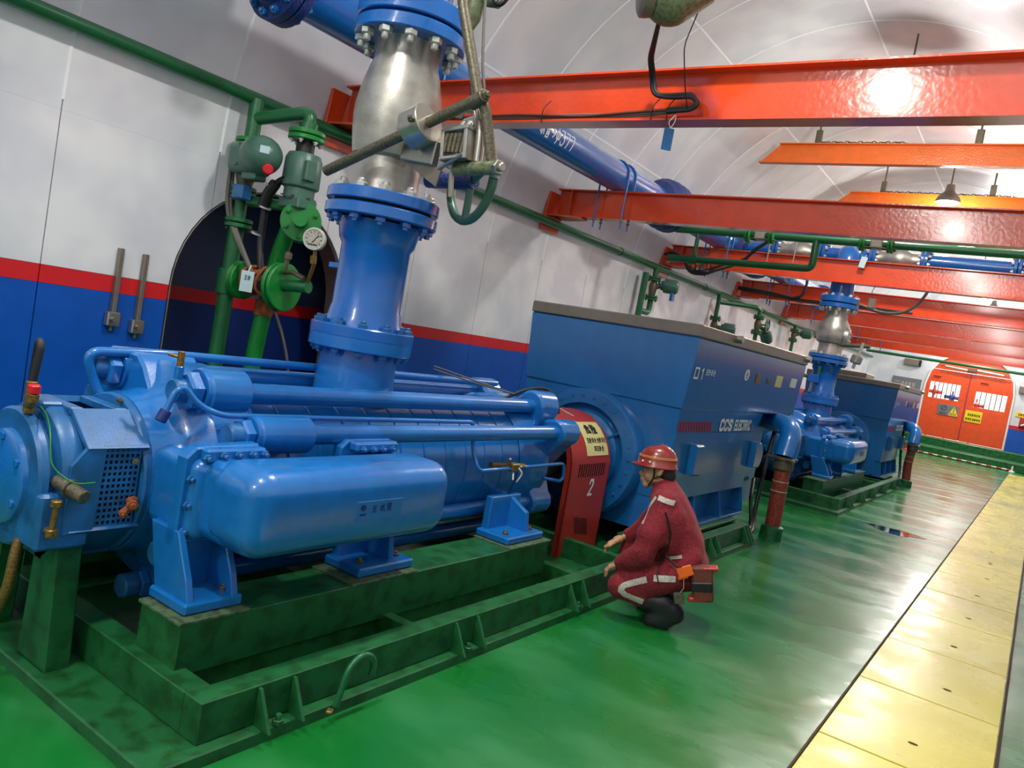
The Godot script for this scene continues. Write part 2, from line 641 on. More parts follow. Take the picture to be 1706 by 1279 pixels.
	var lit := mk("lamp_face", Color(1, 1, 1), 0.5)
	lit.emission_enabled = true
	lit.emission = Color(1.0, 0.99, 0.97)
	lit.emission_energy_multiplier = 12.0


# ---------------------------------------------------------------- the hall
const XL := -6.0
const XR := 0.8
const XC := -2.6


func arch(t: float, out := 0.0) -> Vector2:
	return Vector2(XC - (3.4 + out) * cos(t), 2.6 + (3.6 + out) * sin(t))


func section(x0: float, x1: float) -> Array:
	var q: Array = [Vector2(x0, 0), Vector2(x0, 2.6)]
	for i in range(1, 40):
		q.append(arch(PI * i / 40))
	q.append_array([Vector2(x1, 2.6), Vector2(x1, 0)])
	return q


func doorway(grow := 0.0) -> Array:
	var q: Array = [Vector2(3.62 - grow, -0.3)]
	for i in 25:
		var t := PI * i / 24
		q.append(Vector2(4.56 - (0.94 + grow) * cos(t), 1.5 + (0.96 + grow) * sin(t)))
	q.append(Vector2(5.5 + grow, -0.3))
	return q


func build_shell() -> void:
	var along := Vector3(0, 0, -1)
	var g := G.new()
	g.box(P(-2.6, -0.1, 14), Vector3(7.6, 0.2, 41))
	var fl := setting("floor")
	part("floor_coating", g, M.floor, fl)
	# left wall: masonry behind, then painted sheet panels one by one
	var wl := setting("wall_left")
	g = G.new()
	var back := Geometry2D.clip_polygons(PackedVector2Array([Vector2(-6, 0), Vector2(34, 0), Vector2(34, 2.75), Vector2(-6, 2.75)]), PackedVector2Array(doorway()))
	for q in back:
		g.prism(Array(q), P(-6.25, 0, 0), along, Vector3.UP, Vector3(0.21, 0, 0))
	part("backing", g, M.lid_grey, wl)
	var cut := PackedVector2Array(doorway(0.012))
	for k in range(-6, 24):
		var d0 := 2.62 + 1.27 * k + 0.004
		var d1 := 2.62 + 1.27 * (k + 1) - 0.004
		for row in [[0.0, 1.37, "wall_blue", "wainscot_panel"], [1.372, 1.50, "stripe_red", "stripe"], [1.502, 2.5995, "wall_white", "panel"]]:
			var r := PackedVector2Array([Vector2(d0, row[0]), Vector2(d1, row[0]), Vector2(d1, row[1]), Vector2(d0, row[1])])
			var pieces: Array = [r] if d1 < 3.5 or d0 > 5.6 else Array(Geometry2D.clip_polygons(r, cut))
			for q in pieces:
				g = G.new()
				g.prism(Array(q), P(-6.04, 0, 0), along, Vector3.UP, Vector3(0.04, 0, 0), 0.0)
				part(row[3], g, M.panel if row[2] == "wall_white" else M[row[2]], wl)
	g = G.new()
	var rim: Array = []
	for v in doorway(0.0):
		rim.append(P(-5.995, maxf(v.y, 0.0), v.x))
	g.tube(rim, 0.006, 8)
	part("arch_trim", g, M.lid_grey, wl)
	# the side passage behind the arched opening
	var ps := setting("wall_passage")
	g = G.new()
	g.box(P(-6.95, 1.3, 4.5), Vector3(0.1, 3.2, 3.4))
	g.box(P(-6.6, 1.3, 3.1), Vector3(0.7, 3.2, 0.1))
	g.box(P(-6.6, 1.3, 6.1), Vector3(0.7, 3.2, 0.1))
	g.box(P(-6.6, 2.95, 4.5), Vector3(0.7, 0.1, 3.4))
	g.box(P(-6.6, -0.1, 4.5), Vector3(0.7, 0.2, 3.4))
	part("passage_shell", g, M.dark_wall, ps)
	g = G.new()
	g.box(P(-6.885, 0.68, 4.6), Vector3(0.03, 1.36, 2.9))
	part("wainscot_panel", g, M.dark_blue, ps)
	g = G.new()
	g.box(P(-6.88, 1.425, 4.6), Vector3(0.03, 0.13, 2.9))
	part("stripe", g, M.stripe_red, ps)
	# right wall
	var wr := setting("wall_right")
	g = G.new()
	g.box(P(0.95, 1.45, 14), Vector3(0.24, 2.9, 41))
	part("backing", g, M.caulk, wr)
	for row in [[0.0, 1.37, "wall_blue", "wainscot_panel"], [1.372, 1.50, "stripe_red", "stripe"], [1.502, 2.6, "wall_white", "panel"]]:
		g = G.new()
		g.box(P(0.815, (row[0] + row[1]) / 2, 14), Vector3(0.03, row[1] - row[0], 40))
		part(row[3], g, M[row[2]], wr)
	# vault: a shell and curved sheet panels
	var ce := setting("ceiling")
	var band: Array = []
	for i in 41:
		band.append(arch(0.03 + (PI - 0.06) * i / 40, 0.05))
	for i in 41:
		band.append(arch(0.03 + (PI - 0.06) * (40 - i) / 40, 0.25))
	g = G.new()
	g.prism(band, P(0, 0, -6), Vector3.RIGHT, Vector3.UP, Vector3(0, 0, -40))
	part("vault_shell", g, M.caulk, ce)
	var t0 := 0.0
	for s in 6:
		var ta := t0 + (PI - 2 * t0) * s / 6 + (0.0016 if s > 0 else 0.0)
		var tb := t0 + (PI - 2 * t0) * (s + 1) / 6 - 0.0016
		var q: Array = []
		for i in 9:
			q.append(arch(lerpf(ta, tb, i / 8.0)))
		for i in 9:
			q.append(arch(lerpf(tb, ta, i / 8.0), 0.035))
		g = G.new()
		g.prism(q, Vector3.ZERO, Vector3.RIGHT, Vector3.UP, Vector3(0, 0, -1.262), 0.0)
		var mesh := g.done()
		for k in range(-6, 24):
			inst("panel", mesh, Transform3D(Basis(), P(0, 0, 2.624 + 1.27 * k)), M.panel, ce)
	# white sealing strips over the joints of the vault
	var sq: Array = []
	for i in 61:
		sq.append(arch(lerpf(t0 + 0.02, PI - t0 - 0.02, i / 60.0), -0.004))
	for i in 61:
		sq.append(arch(lerpf(PI - t0 - 0.02, t0 + 0.02, i / 60.0), 0.006))
	g = G.new()
	g.prism(sq, Vector3.ZERO, Vector3.RIGHT, Vector3.UP, Vector3(0, 0, -0.022))
	var strip := g.done()
	for k in range(-6, 25):
		inst("sealing_strip", strip, Transform3D(Basis(), P(0, 0, 2.609 + 1.27 * k)), M.caulk, ce)
	for s in range(1, 6):
		var tm := t0 + (PI - 2 * t0) * s / 6
		g = G.new()
		g.prism([arch(tm - 0.0035, -0.004), arch(tm + 0.0035, -0.004), arch(tm + 0.0035, 0.006), arch(tm - 0.0035, 0.006)], P(0, 0, -5), Vector3.RIGHT, Vector3.UP, Vector3(0, 0, -38))
		part("sealing_strip", g, M.caulk, ce)
	# wall behind the camera
	var wb := setting("wall_back")
	g = G.new()
	g.prism(section(XL - 0.05, XR + 0.05), P(0, 0, -5.2), Vector3.RIGHT, Vector3.UP, Vector3(0, 0, 0.2))
	part("backing", g, M.wall_white, wb)
	# lamps along the crown of the vault
	for i in LAMPS.size():
		var d: float = LAMPS[i]
		var t := thing("high_bay_lamp", "round white lamp hanging from the vault, %s" % LAMP_AT[i], "lamp", P(LAMP_X, 5.3, d), "hanging lamps along the vault")
		g = G.new()
		g.lathe(P(LAMP_X, 5.62, d), Vector3.DOWN, [[0, -0.02], [0.07, -0.02], [0.08, 0.08], [0.1, 0.12], [0.18, 0.2], [0.21, 0.28], [0.21, 0.3], [0.17, 0.3]], 24)
		part("housing", g, M.lid_grey, t)
		g = G.new()
		g.cyl(P(LAMP_X, 5.6, d), P(LAMP_X, 6.15, d), 0.012, 8)
		part("rod", g, M.old_steel, t)
		g = G.new()
		g.lathe(P(LAMP_X, 5.32, d), Vector3.DOWN, [[0, -0.01], [0.175, -0.01], [0.165, 0.02], [0.12, 0.045], [0.06, 0.055], [0, 0.057]], 24)
		part("lens", g, M.lamp_face, t)
		# the reflector throws most light down in a wide cone, a little escapes sideways and up
		var l := SpotLight3D.new()
		l.name = "light"
		l.light_color = Color(1.0, 0.985, 0.96)
		l.light_energy = LAMP_ENERGY
		l.light_size = 0.16
		l.spot_angle = 72.0
		l.spot_angle_attenuation = 0.6
		l.spot_range = 60.0
		l.spot_attenuation = 2.0
		l.shadow_enabled = true
		t.add_child(l)
		l.position = P(LAMP_X, 5.24, d) - t.position
		l.rotation.x = -PI / 2
		var s := OmniLight3D.new()
		s.name = "spill_light"
		s.light_color = Color(1.0, 0.985, 0.96)
		s.light_energy = LAMP_ENERGY * 0.66
		s.light_size = 0.16
		s.omni_range = 60.0
		s.omni_attenuation = 2.0
		s.shadow_enabled = true
		t.add_child(s)
		s.position = P(LAMP_X, 5.15, d) - t.position


func build_far_end() -> void:
	var right := Vector3.RIGHT
	var up := Vector3.UP
	var hole: Array = [Vector2(-3.86, 0.55), Vector2(-3.86, 2.5), Vector2(-3.76, 3.0), Vector2(-3.5, 3.42), Vector2(-3.2, 3.62), Vector2(-1.65, 3.62), Vector2(-1.38, 3.42), Vector2(-1.14, 3.0), Vector2(-1.05, 2.5), Vector2(-1.05, 0.55)]
	var wf := setting("wall_far")
	var g := G.new()
	var sec := section(XL - 0.05, XR + 0.05)
	var notch := hole.duplicate()
	notch[0] = Vector2(-3.86, -0.5)
	notch[-1] = Vector2(-1.05, -0.5)
	for q in Geometry2D.clip_polygons(PackedVector2Array(sec), PackedVector2Array(notch)):
		g.prism(Array(q), P(0, 0, 33), right, up, Vector3(0, 0, -0.25))
	part("plaster", g, M.wall_white, wf)
	for e in [[-6.0, -3.92], [-0.98, 0.8]]:
		g = G.new()
		g.box(P((e[0] + e[1]) / 2, 0.69, 32.985), Vector3(e[1] - e[0], 1.37, 0.03))
		part("wainscot_panel", g, M.wall_blue, wf)
		g = G.new()
		g.box(P((e[0] + e[1]) / 2, 1.44, 32.985), Vector3(e[1] - e[0], 0.13, 0.034))
		part("stripe", g, M.stripe_red, wf)
	# lit room behind the doors
	var rm := setting("wall_beyond")
	g = G.new()
	g.box(P(-2.5, 2.2, 36.6), Vector3(4.4, 3.6, 0.1))
	g.box(P(-4.7, 2.2, 34.9), Vector3(0.1, 3.6, 3.4))
	g.box(P(-0.3, 2.2, 34.9), Vector3(0.1, 3.6, 3.4))
	g.box(P(-2.5, 4.0, 34.9), Vector3(4.4, 0.1, 3.4))
	g.box(P(-2.5, 0.45, 34.9), Vector3(4.4, 0.1, 3.4))
	part("room_shell", g, M.caulk, rm)
	var rl := thing("ceiling_lamp", "lamp lighting the white room behind the red doors", "lamp", P(-2.5, 3.9, 34.8))
	g = G.new()
	g.box(P(-2.5, 3.9, 34.8), Vector3(0.5, 0.08, 0.3), 0.01)
	part("housing", g, M.white, rl)
	var l := OmniLight3D.new()
	l.name = "light"
	l.light_energy = 4.0
	l.light_size = 0.15
	l.omni_range = 30.0
	l.omni_attenuation = 2.0
	l.shadow_enabled = true
	rl.add_child(l)
	l.position = Vector3(0, -0.25, 0)
	# steps
	var st := setting("floor_platform")
	g = G.new()
	g.box(P(-2.6, 0.285, 32.4), Vector3(6.9, 0.57, 1.3), 0.02)
	part("landing", g, M.step_green, st)
	g = G.new()
	g.box(P(-2.6, 0.14, 31.2), Vector3(6.9, 0.28, 1.3), 0.02)
	part("step", g, M.step_green, st)
	g = G.new()
	g.box(P(-2.6, 0.284, 31.25), Vector3(6.8, 0.012, 1.1))
	part("worn_tread", g, M.platform_wear, st)
	# double doors
	var dr := setting("door_1", P(-2.45, 0.57, 33))
	g = G.new()
	var outer: Array = []
	for v in hole:
		outer.append(Vector2(v.x - 0.05 if v.x < -2.45 else v.x + 0.05, v.y if v.y < 0.6 else v.y + 0.04))
	for q in Geometry2D.clip_polygons(PackedVector2Array(outer), PackedVector2Array(notch)):
		g.prism(Array(q), P(0, 0, 32.95), right, up, Vector3(0, 0, -0.2))
	part("door_frame", g, M.white, dr)
	g = G.new()
	g.prism([Vector2(-3.7, 3.12), Vector2(-3.5, 3.42), Vector2(-3.2, 3.62), Vector2(-1.65, 3.62), Vector2(-1.38, 3.42), Vector2(-1.2, 3.12)], P(0, 0, 33.06), right, up, Vector3(0, 0, -0.06))
	part("transom", g, M.door_red, dr)
	for e in [[-3.86, -2.47, -3.72, -2.72, 2.02, 2.62, 7], [-2.44, -1.05, -2.2, -1.22, 1.92, 2.5, 6]]:
		g = G.new()
		var leaf := PackedVector2Array([Vector2(e[0], 0.58), Vector2(e[1], 0.58), Vector2(e[1], 3.1), Vector2(e[0], 3.1)])
		# leaf as four boards round the window opening
		for b in [[e[0], e[1], 0.58, e[4]], [e[0], e[1], e[5], 3.1], [e[0], e[2], e[4], e[5]], [e[3], e[1], e[4], e[5]]]:
			g.box(P((b[0] + b[1]) / 2, (b[2] + b[3]) / 2, 33.05), Vector3(b[1] - b[0], b[3] - b[2], 0.05))
		var lf := part("door_leaf", g, M.door_red, dr)
		for k in range(1, e[6]):
			g = G.new()
			g.cyl(P(lerpf(e[2], e[3], float(k) / e[6]), e[4], 33.05), P(lerpf(e[2], e[3], float(k) / e[6]), e[5], 33.05), 0.014, 8)
			part("bar", g, M.black, lf)
		g = G.new()
		g.box(P(e[2] + 0.2, 2.86, 33.0), Vector3(0.26, 0.05, 0.1), 0.01)
		part("hood", g, M.door_red, lf)
	g = G.new()
	g.box(P(-2.455, 1.85, 33.01), Vector3(0.03, 2.5, 0.04), 0.008)
	part("meeting_strip", g, M.ink_red, dr)
	# signs on the doors
	var s1 := thing("warning_sign", "grey double sign with yellow triangle on the left red door", "sign", P(-2.95, 1.63, 33.0))
	g = G.new()
	g.box(P(-2.97, 1.64, 33.01), Vector3(0.68, 0.4, 0.02), 0.004)
	part("board", g, M.sign_grey, s1)
	var f := face(P(-3.3, 1.45, 32.998), right, up)
	g = G.new()
	g.quad(f.call(Vector2(0.4, 0.12)), f.call(Vector2(0.64, 0.12)), f.call(Vector2(0.52, 0.35)), f.call(Vector2(0.52, 0.35)))
	patch(g, 0.38, 0.0, 0.66, 0.1, f)
	part("triangle", g, M.sign_yellow, s1)
	g = G.new()
	var f2 := face(P(-3.3, 1.45, 32.996), right, up)
	write(g, "!", 0.46, 0.14, 0.12, 0.16, 0.025, f2)
	write(g, "abcd", 0.4, 0.02, 0.05, 0.06, 0.008, f2)
	write(g, "abcd", 0.06, 0.03, 0.05, 0.06, 0.008, f2)
	for k in 12:
		var ta := TAU * k / 12
		stroke(g, Vector2(0.18 + 0.09 * cos(ta), 0.25 + 0.09 * sin(ta)), Vector2(0.18 + 0.09 * cos(ta + 0.5), 0.25 + 0.09 * sin(ta + 0.5)), 0.02, f2)
	stroke(g, Vector2(0.12, 0.19), Vector2(0.24, 0.31), 0.02, f2)
	part("print", g, M.ink, s1)
	var s2 := thing("notice_sign", "bright yellow notice with two lines of text on the right red door", "sign", P(-2.13, 1.55, 33.0))
	g = G.new()
	g.box(P(-2.13, 1.56, 33.01), Vector3(0.54, 0.42, 0.02), 0.004)
	part("board", g, M.sign_yellow, s2)
	g = G.new()
	f2 = face(P(-2.4, 1.35, 32.996), right, up)
	write(g, "cdbcad", 0.08, 0.22, 0.06, 0.09, 0.013, f2)
	write(g, "bcadbca", 0.04, 0.06, 0.06, 0.09, 0.013, f2)
	part("print", g, M.ink, s2)
	# door opener above the doors: two long cylinders and a bracket
	var op := thing("door_opener", "two long silver cylinders mounted across the top of the red doors", "door opener", P(-2.5, 3.2, 32.9))
	for e in [[-3.35, -2.6], [-2.3, -1.45]]:
		g = G.new()
		g.cyl(P(e[0], 3.24, 32.88), P(e[1], 3.2, 32.88), 0.045, 16, 0.008)
		part("cylinder", g, M.zinc, op)
	g = G.new()
	g.box(P(-2.45, 3.23, 32.9), Vector3(0.3, 0.12, 0.14), 0.01)
	g.cyl(P(-3.5, 3.25, 32.88), P(-1.3, 3.19, 32.88), 0.018, 10)
	part("bracket", g, M.old_steel, op)
	# things fixed to the far wall
	var v1 := thing("ventilation_box", "small grey box high on the far wall left of the doors", "vent", P(-4.5, 3.1, 32.95))
	g = G.new()
	g.box(P(-4.48, 3.2, 32.92), Vector3(0.5, 0.24, 0.16), 0.01)
	part("box", g, M.lid_grey, v1)
	g = G.new()
	g.box(P(-4.2, 3.2, 32.95), Vector3(0.1, 0.24, 0.1))
	part("shadow_gap_cover", g, M.black, v1)
	var v2 := thing("display_board", "dark grey framed board with white marks on the far wall left of the doors", "board", P(-4.55, 2.2, 32.95))
	g = G.new()
	g.box(P(-4.52, 2.3, 32.97), Vector3(1.0, 0.6, 0.05), 0.01)
	part("board", g, M.sign_grey, v2)
	g = G.new()
	f2 = face(P(-5.0, 2.02, 32.942), right, up)
	write(g, "dabc", 0.3, 0.26, 0.11, 0.16, 0.02, f2)
	patch(g, 0.08, 0.16, 0.8, 0.18, f2)
	patch(g, 0.06, 0.38, 0.26, 0.41, f2)
	part("marks", g, M.tape, v2)
	var v3 := thing("ventilation_box", "dark grey box on the far wall right of the doors", "vent", P(-0.8, 2.75, 32.95))
	g = G.new()
	g.box(P(-0.72, 2.8, 32.92), Vector3(0.4, 0.24, 0.14), 0.01)
	part("box", g, M.lid_grey, v3)
	var v4 := thing("notice_sign", "narrow yellow notice on the far wall right of the doors", "sign", P(-0.65, 1.9, 32.98))
	g = G.new()
	g.box(P(-0.62, 1.92, 32.98), Vector3(0.5, 0.16, 0.02), 0.003)
	part("board", g, M.sign_yellow, v4)
	g = G.new()
	write(g, "abcda", 0.06, 0.03, 0.06, 0.09, 0.012, face(P(-0.85, 1.85, 32.967), right, up))
	part("print", g, M.ink, v4)
	var v5 := thing("call_box", "dark red wall box with a handset under the narrow yellow notice", "wall box", P(-0.6, 1.6, 32.95))
	g = G.new()
	g.box(P(-0.56, 1.66, 32.93), Vector3(0.3, 0.34, 0.12), 0.015)
	part("box", g, M.guard_red, v5)
	g = G.new()
	g.tube([P(-0.64, 1.55, 32.85), P(-0.5, 1.62, 32.83), P(-0.46, 1.72, 32.85)], 0.03, 8, 0.06)
	part("handset", g, M.white, v5)
	# pipes seen through the barred windows
	for e in [[-3.75, 2.28, "guard_red", "dark red valve body seen through the left barred door window"], [-3.1, 2.16, "wrap_blue", "blue valve body seen through the left barred door window"], [-2.25, 2.02, "guard_red", "small red valve seen through the right barred door window"]]:
		var vb := thing("valve", e[3], "valve", P(e[0], e[1], 35))
		g = G.new()
		g.cyl(P(e[0] - 0.28, e[1], 35), P(e[0] + 0.28, e[1], 35), 0.07, 14, 0.01)
		g.cyl(P(e[0] - 0.06, e[1], 35), P(e[0] + 0.06, e[1], 35), 0.12, 14, 0.01)
		part("body", g, M[e[2]], vb)
		g = G.new()
		g.cyl(P(e[0], 0.5, 35), P(e[0], e[1] + 0.25, 35), 0.03, 10)
		part("stand", g, M[e[2]], vb)
	# handrail pipe crossing in front of the doors, below the last beam
	var hp := thing("cross_pipe", "long thin grey-green pipe crossing just above the red doors", "pipe", P(-3, 3.25, 30))
	g = G.new()
	g.cyl(P(-5.6, 3.25, 30), P(0.5, 3.2, 30), 0.05, 12)
	part("pipe", g, M.green_pipe, hp)
	# rope barrier on the floor
	var rp := thing("barrier_rope", "red and white rope hanging low before the steps at the far doors", "rope", P(-2, 0, 30.2))
	for i in 22:
		g = G.new()
		var xa := -3.75 + i * 0.145
		g.cyl(P(xa, 0.06, 30.2), P(xa + 0.142, 0.06, 30.2), 0.022, 8)
		part("rope_segment", g, M.white if i % 2 == 0 else M.stripe_red, rp)
	for x in [-3.75, -0.56]:
		g = G.new()
		g.lathe(P(x, 0, 30.2), up, [[0, 0], [0.09, 0], [0.09, 0.03], [0.03, 0.06], [0.025, 0.2], [0, 0.21]], 14)
		part("post", g, M.stripe_red if x < -1 else M.white, rp)


func build_beams() -> void:
	var ds := [5.05, 8.9, 12.75, 16.6, 20.4, 24.2, 28.0]
	var ord := ["nearest red steel beam across the hall, in front of the camera", "second red steel beam, carrying the blue main on blue U-bolts", "third red steel beam with the cable tangle at its left end", "fourth red steel beam, just behind the far grey check valve", "fifth red steel beam across the hall", "sixth red steel beam across the hall", "last red steel beam, lowest in view above the red doors"]
	for i in ds.size():
		var d: float = ds[i]
		var y0 := 3.25 if i == 0 else 3.27
		var t := thing("steel_beam", ord[i], "beam", P(-2.6, y0, d), "red crane beams across the hall")
		var h := 0.36
		var w := 0.085
		var sec: Array = [Vector2(-w, 0), Vector2(w, 0), Vector2(w, 0.014), Vector2(0.008, 0.022), Vector2(0.008, h - 0.022), Vector2(w, h - 0.014), Vector2(w, h), Vector2(-w, h), Vector2(-w, h - 0.014), Vector2(-0.008, h - 0.022), Vector2(-0.008, 0.022), Vector2(-w, 0.014)]
		var g := G.new()
		g.prism(sec, P(-5.83, y0, d), Vector3(0, 0, -1), Vector3.UP, Vector3(6.64, 0, 0))
		part("i_beam", g, M.beam, t)
		# seat under the left end: a plate that narrows away from the wall
		g = G.new()
		g.prism([Vector2(-5.99, d - 0.2), Vector2(-5.99, d + 0.2), Vector2(-5.7, d + 0.16), Vector2(-5.4, d + 0.085), Vector2(-5.4, d - 0.085), Vector2(-5.7, d - 0.16)], P(0, y0 - 0.024, 0), Vector3.RIGHT, DA, Vector3(0, 0.022, 0), 0.003)
		part("seat_bracket", g, M.beam, t)
		g = G.new()
		g.box(P(-5.9, y0 + 0.04, d), Vector3(0.04, 0.52, 0.42), 0.006, Basis(Vector3.BACK, -0.13))
		part("end_plate", g, M.beam, t)
		g = G.new()
		g.box(P(-5.62, y0 + h / 2, d), Vector3(0.02, h - 0.03, 0.15), 0.003)
		part("stiffener", g, M.beam, t)
		for s in [-1, 1]:
			bolt(t, P(-5.905, y0 - 0.08, d + s * 0.15), Vector3.RIGHT, 0.02, M.old_steel, "head")
	# light orange monorails higher in the vault, with chains
	var k := 0
	for e in [[13.0, 5.19, 0.3, -4.68, "orange monorail beam with tapered left end and a chain on top"], [16.4, 5.3, 0.26, -4.25, "farther orange monorail beam peeping over the second red beam"]]:
		var t := thing("monorail_beam", e[4], "beam", P(-2.6, e[1], e[0]))
		var g := G.new()
		g.prism([Vector2(e[3], 0), Vector2(-0.5, 0), Vector2(-0.9, e[2]), Vector2(e[3] + 0.3, e[2])], P(0, e[1], e[0] + 0.01), Vector3.RIGHT, Vector3.UP, Vector3(0, 0, -0.02))
		g.box(P((e[3] - 0.5) / 2, e[1] - 0.008, e[0]), Vector3(-0.5 - e[3], 0.016, 0.14))
		g.box(P((e[3] - 0.6) / 2, e[1] + e[2], e[0]), Vector3(-1.2 - e[3], 0.016, 0.14))
		part("i_beam", g, M.beam_orange, t)
		for x in [e[3] + 0.9, -1.5]:
			g = G.new()
			g.box(P(x, e[1] + e[2] + 0.12, e[0]), Vector3(0.1, 0.22, 0.06), 0.01)
			g.cyl(P(x, e[1] + e[2] + 0.2, e[0]), P(x, e[1] + e[2] + 0.62, e[0]), 0.015, 8)
			part("hanger", g, M.old_steel, t)
		var ch := thing("chain", "rusty link chain lying on the %s monorail" % ["nearer" if k == 0 else "farther"], "chain", P(e[3] + 1, e[1] + e[2], e[0]))
		g = G.new()
		var n := 26 if k == 0 else 44
		for i in n:
			var x: float = e[3] + 0.95 + i * 0.05
			var yy: float = e[1] + e[2] + 0.03 + 0.006 * sin(i * 1.7)
			var ring: Array = []
			for j in 9:
				var a := TAU * j / 8
				var off := 0.022 * sin(a)
				ring.append(P(x + 0.034 * cos(a), yy + (off * 0.8 if i % 2 == 0 else 0.0), e[0] + (0.0 if i % 2 == 0 else off)))
			g.tube(ring, 0.008, 5)
		part("links", g, M.old_steel, ch)
		k += 1


# ---------------------------------------------------------------- multistage pumps
const DA := Vector3(0, 0, -1)  # down the hall, towards larger d


func foot(par: Node3D, x: float, s: float, d0: float, d1: float, top: float, xin: float, y := 0.38, pocket := false) -> void:
	var g := G.new()
	var dm := (d0 + d1) / 2
	g.box(P(x - s * 0.11, y + 0.022, dm), Vector3(0.24, 0.044, d1 - d0), 0.008)
	g.box(P(x - s * 0.2, (y + top) / 2, dm), Vector3(0.05, top - y, (d1 - d0) * 0.8), 0.006)
	if pocket:
		for e in [d0 + 0.015, d1 - 0.045]:
			g.prism([Vector2(x, y + 0.04), Vector2(x - s * 0.22, y + 0.04), Vector2(xin, top), Vector2(x - s * 0.12, top), Vector2(x - s * 0.03, y + 0.12)], P(0, 0, e), Vector3.RIGHT, Vector3.UP, Vector3(0, 0, -0.03), 0.004)
	else:
		g.prism([Vector2(x - s * 0.03, y + 0.04), Vector2(x - s * 0.24, y + 0.04), Vector2(xin, top), Vector2(x - s * 0.2, top), Vector2(x - s * 0.05, y + 0.16)], P(0, 0, lerpf(d0, d1, 0.62)), Vector3.RIGHT, Vector3.UP, Vector3(0, 0, -0.035), 0.004)
	var f := part("foot", g, M.pump_blue, par)
	for k in [-1, 1]:
		bolt(f, P(x - s * 0.06, y + 0.044, dm + k * (d1 - d0) * 0.33), Vector3.UP, 0.018, M.old_steel)


func tie_rod(par: Node3D, x: float, y: float, dn: float, d_end: float, boss0: float, boss1: float, br: float, ctr: Vector2, rr := 0.046, cap := true) -> void:
	var g := G.new()
	g.cyl(P(x, y, boss1 - 0.02), P(x, y, d_end), rr, 20)
	part("tie_rod", g, M.pump_blue, par)
	g = G.new()
	g.lathe(P(x, y, boss0), DA, [[0, 0], [br - 0.012, 0], [br, 0.012], [br, boss1 - boss0 - 0.03], [br - 0.03, boss1 - boss0], [0, boss1 - boss0]], 28)
	part("rod_boss", g, M.pump_blue, par)
	g = G.new()
	g.lathe(P(x, y, boss0), -DA, [[0, 0], [br * 0.92, 0], [br * 0.92, 0.014], [0, 0.014]], 28)
	part("washer", g, M.pump_blue, par)
	bolt(par, P(x, y, boss0 - 0.014), -DA, br * 0.84, M.pump_blue, "head", "tie_rod_nut", 0.3)
	if cap:
		g = G.new()
		g.lathe(P(x, y, boss0 - 0.06), -DA, [[0.05, 0], [0.05, 0.055], [0.042, 0.062], [0, 0.062]], 20)
		part("stud_end", g, M.pump_dusty, par)
	# far end boss on the discharge head
	g = G.new()
	var rel := Vector2(x - ctr.x, y - ctr.y)
	var ang := rel.angle()
	var rb := maxf(br, 0.08) * 1.1
	var lug: Array = []
	for i in 13:
		var a := ang - PI * 0.5 + PI * i / 12
		lug.append(rel + Vector2(cos(a), sin(a)) * rb)
	lug.append(Vector2(cos(ang + 0.5), sin(ang + 0.5)) * 0.36)
	lug.append(Vector2(cos(ang), sin(ang)) * 0.3)
	lug.append(Vector2(cos(ang - 0.5), sin(ang - 0.5)) * 0.36)
	g.prism(lug, P(ctr.x, ctr.y, d_end - 0.02), Vector3.RIGHT, Vector3.UP, DA * 0.22, 0.018)
	part("rod_lug", g, M.pump_blue, par)
	bolt(par, P(x, y, d_end + 0.2), DA, br * 0.6, M.pump_dusty, "head", "tie_rod_nut")


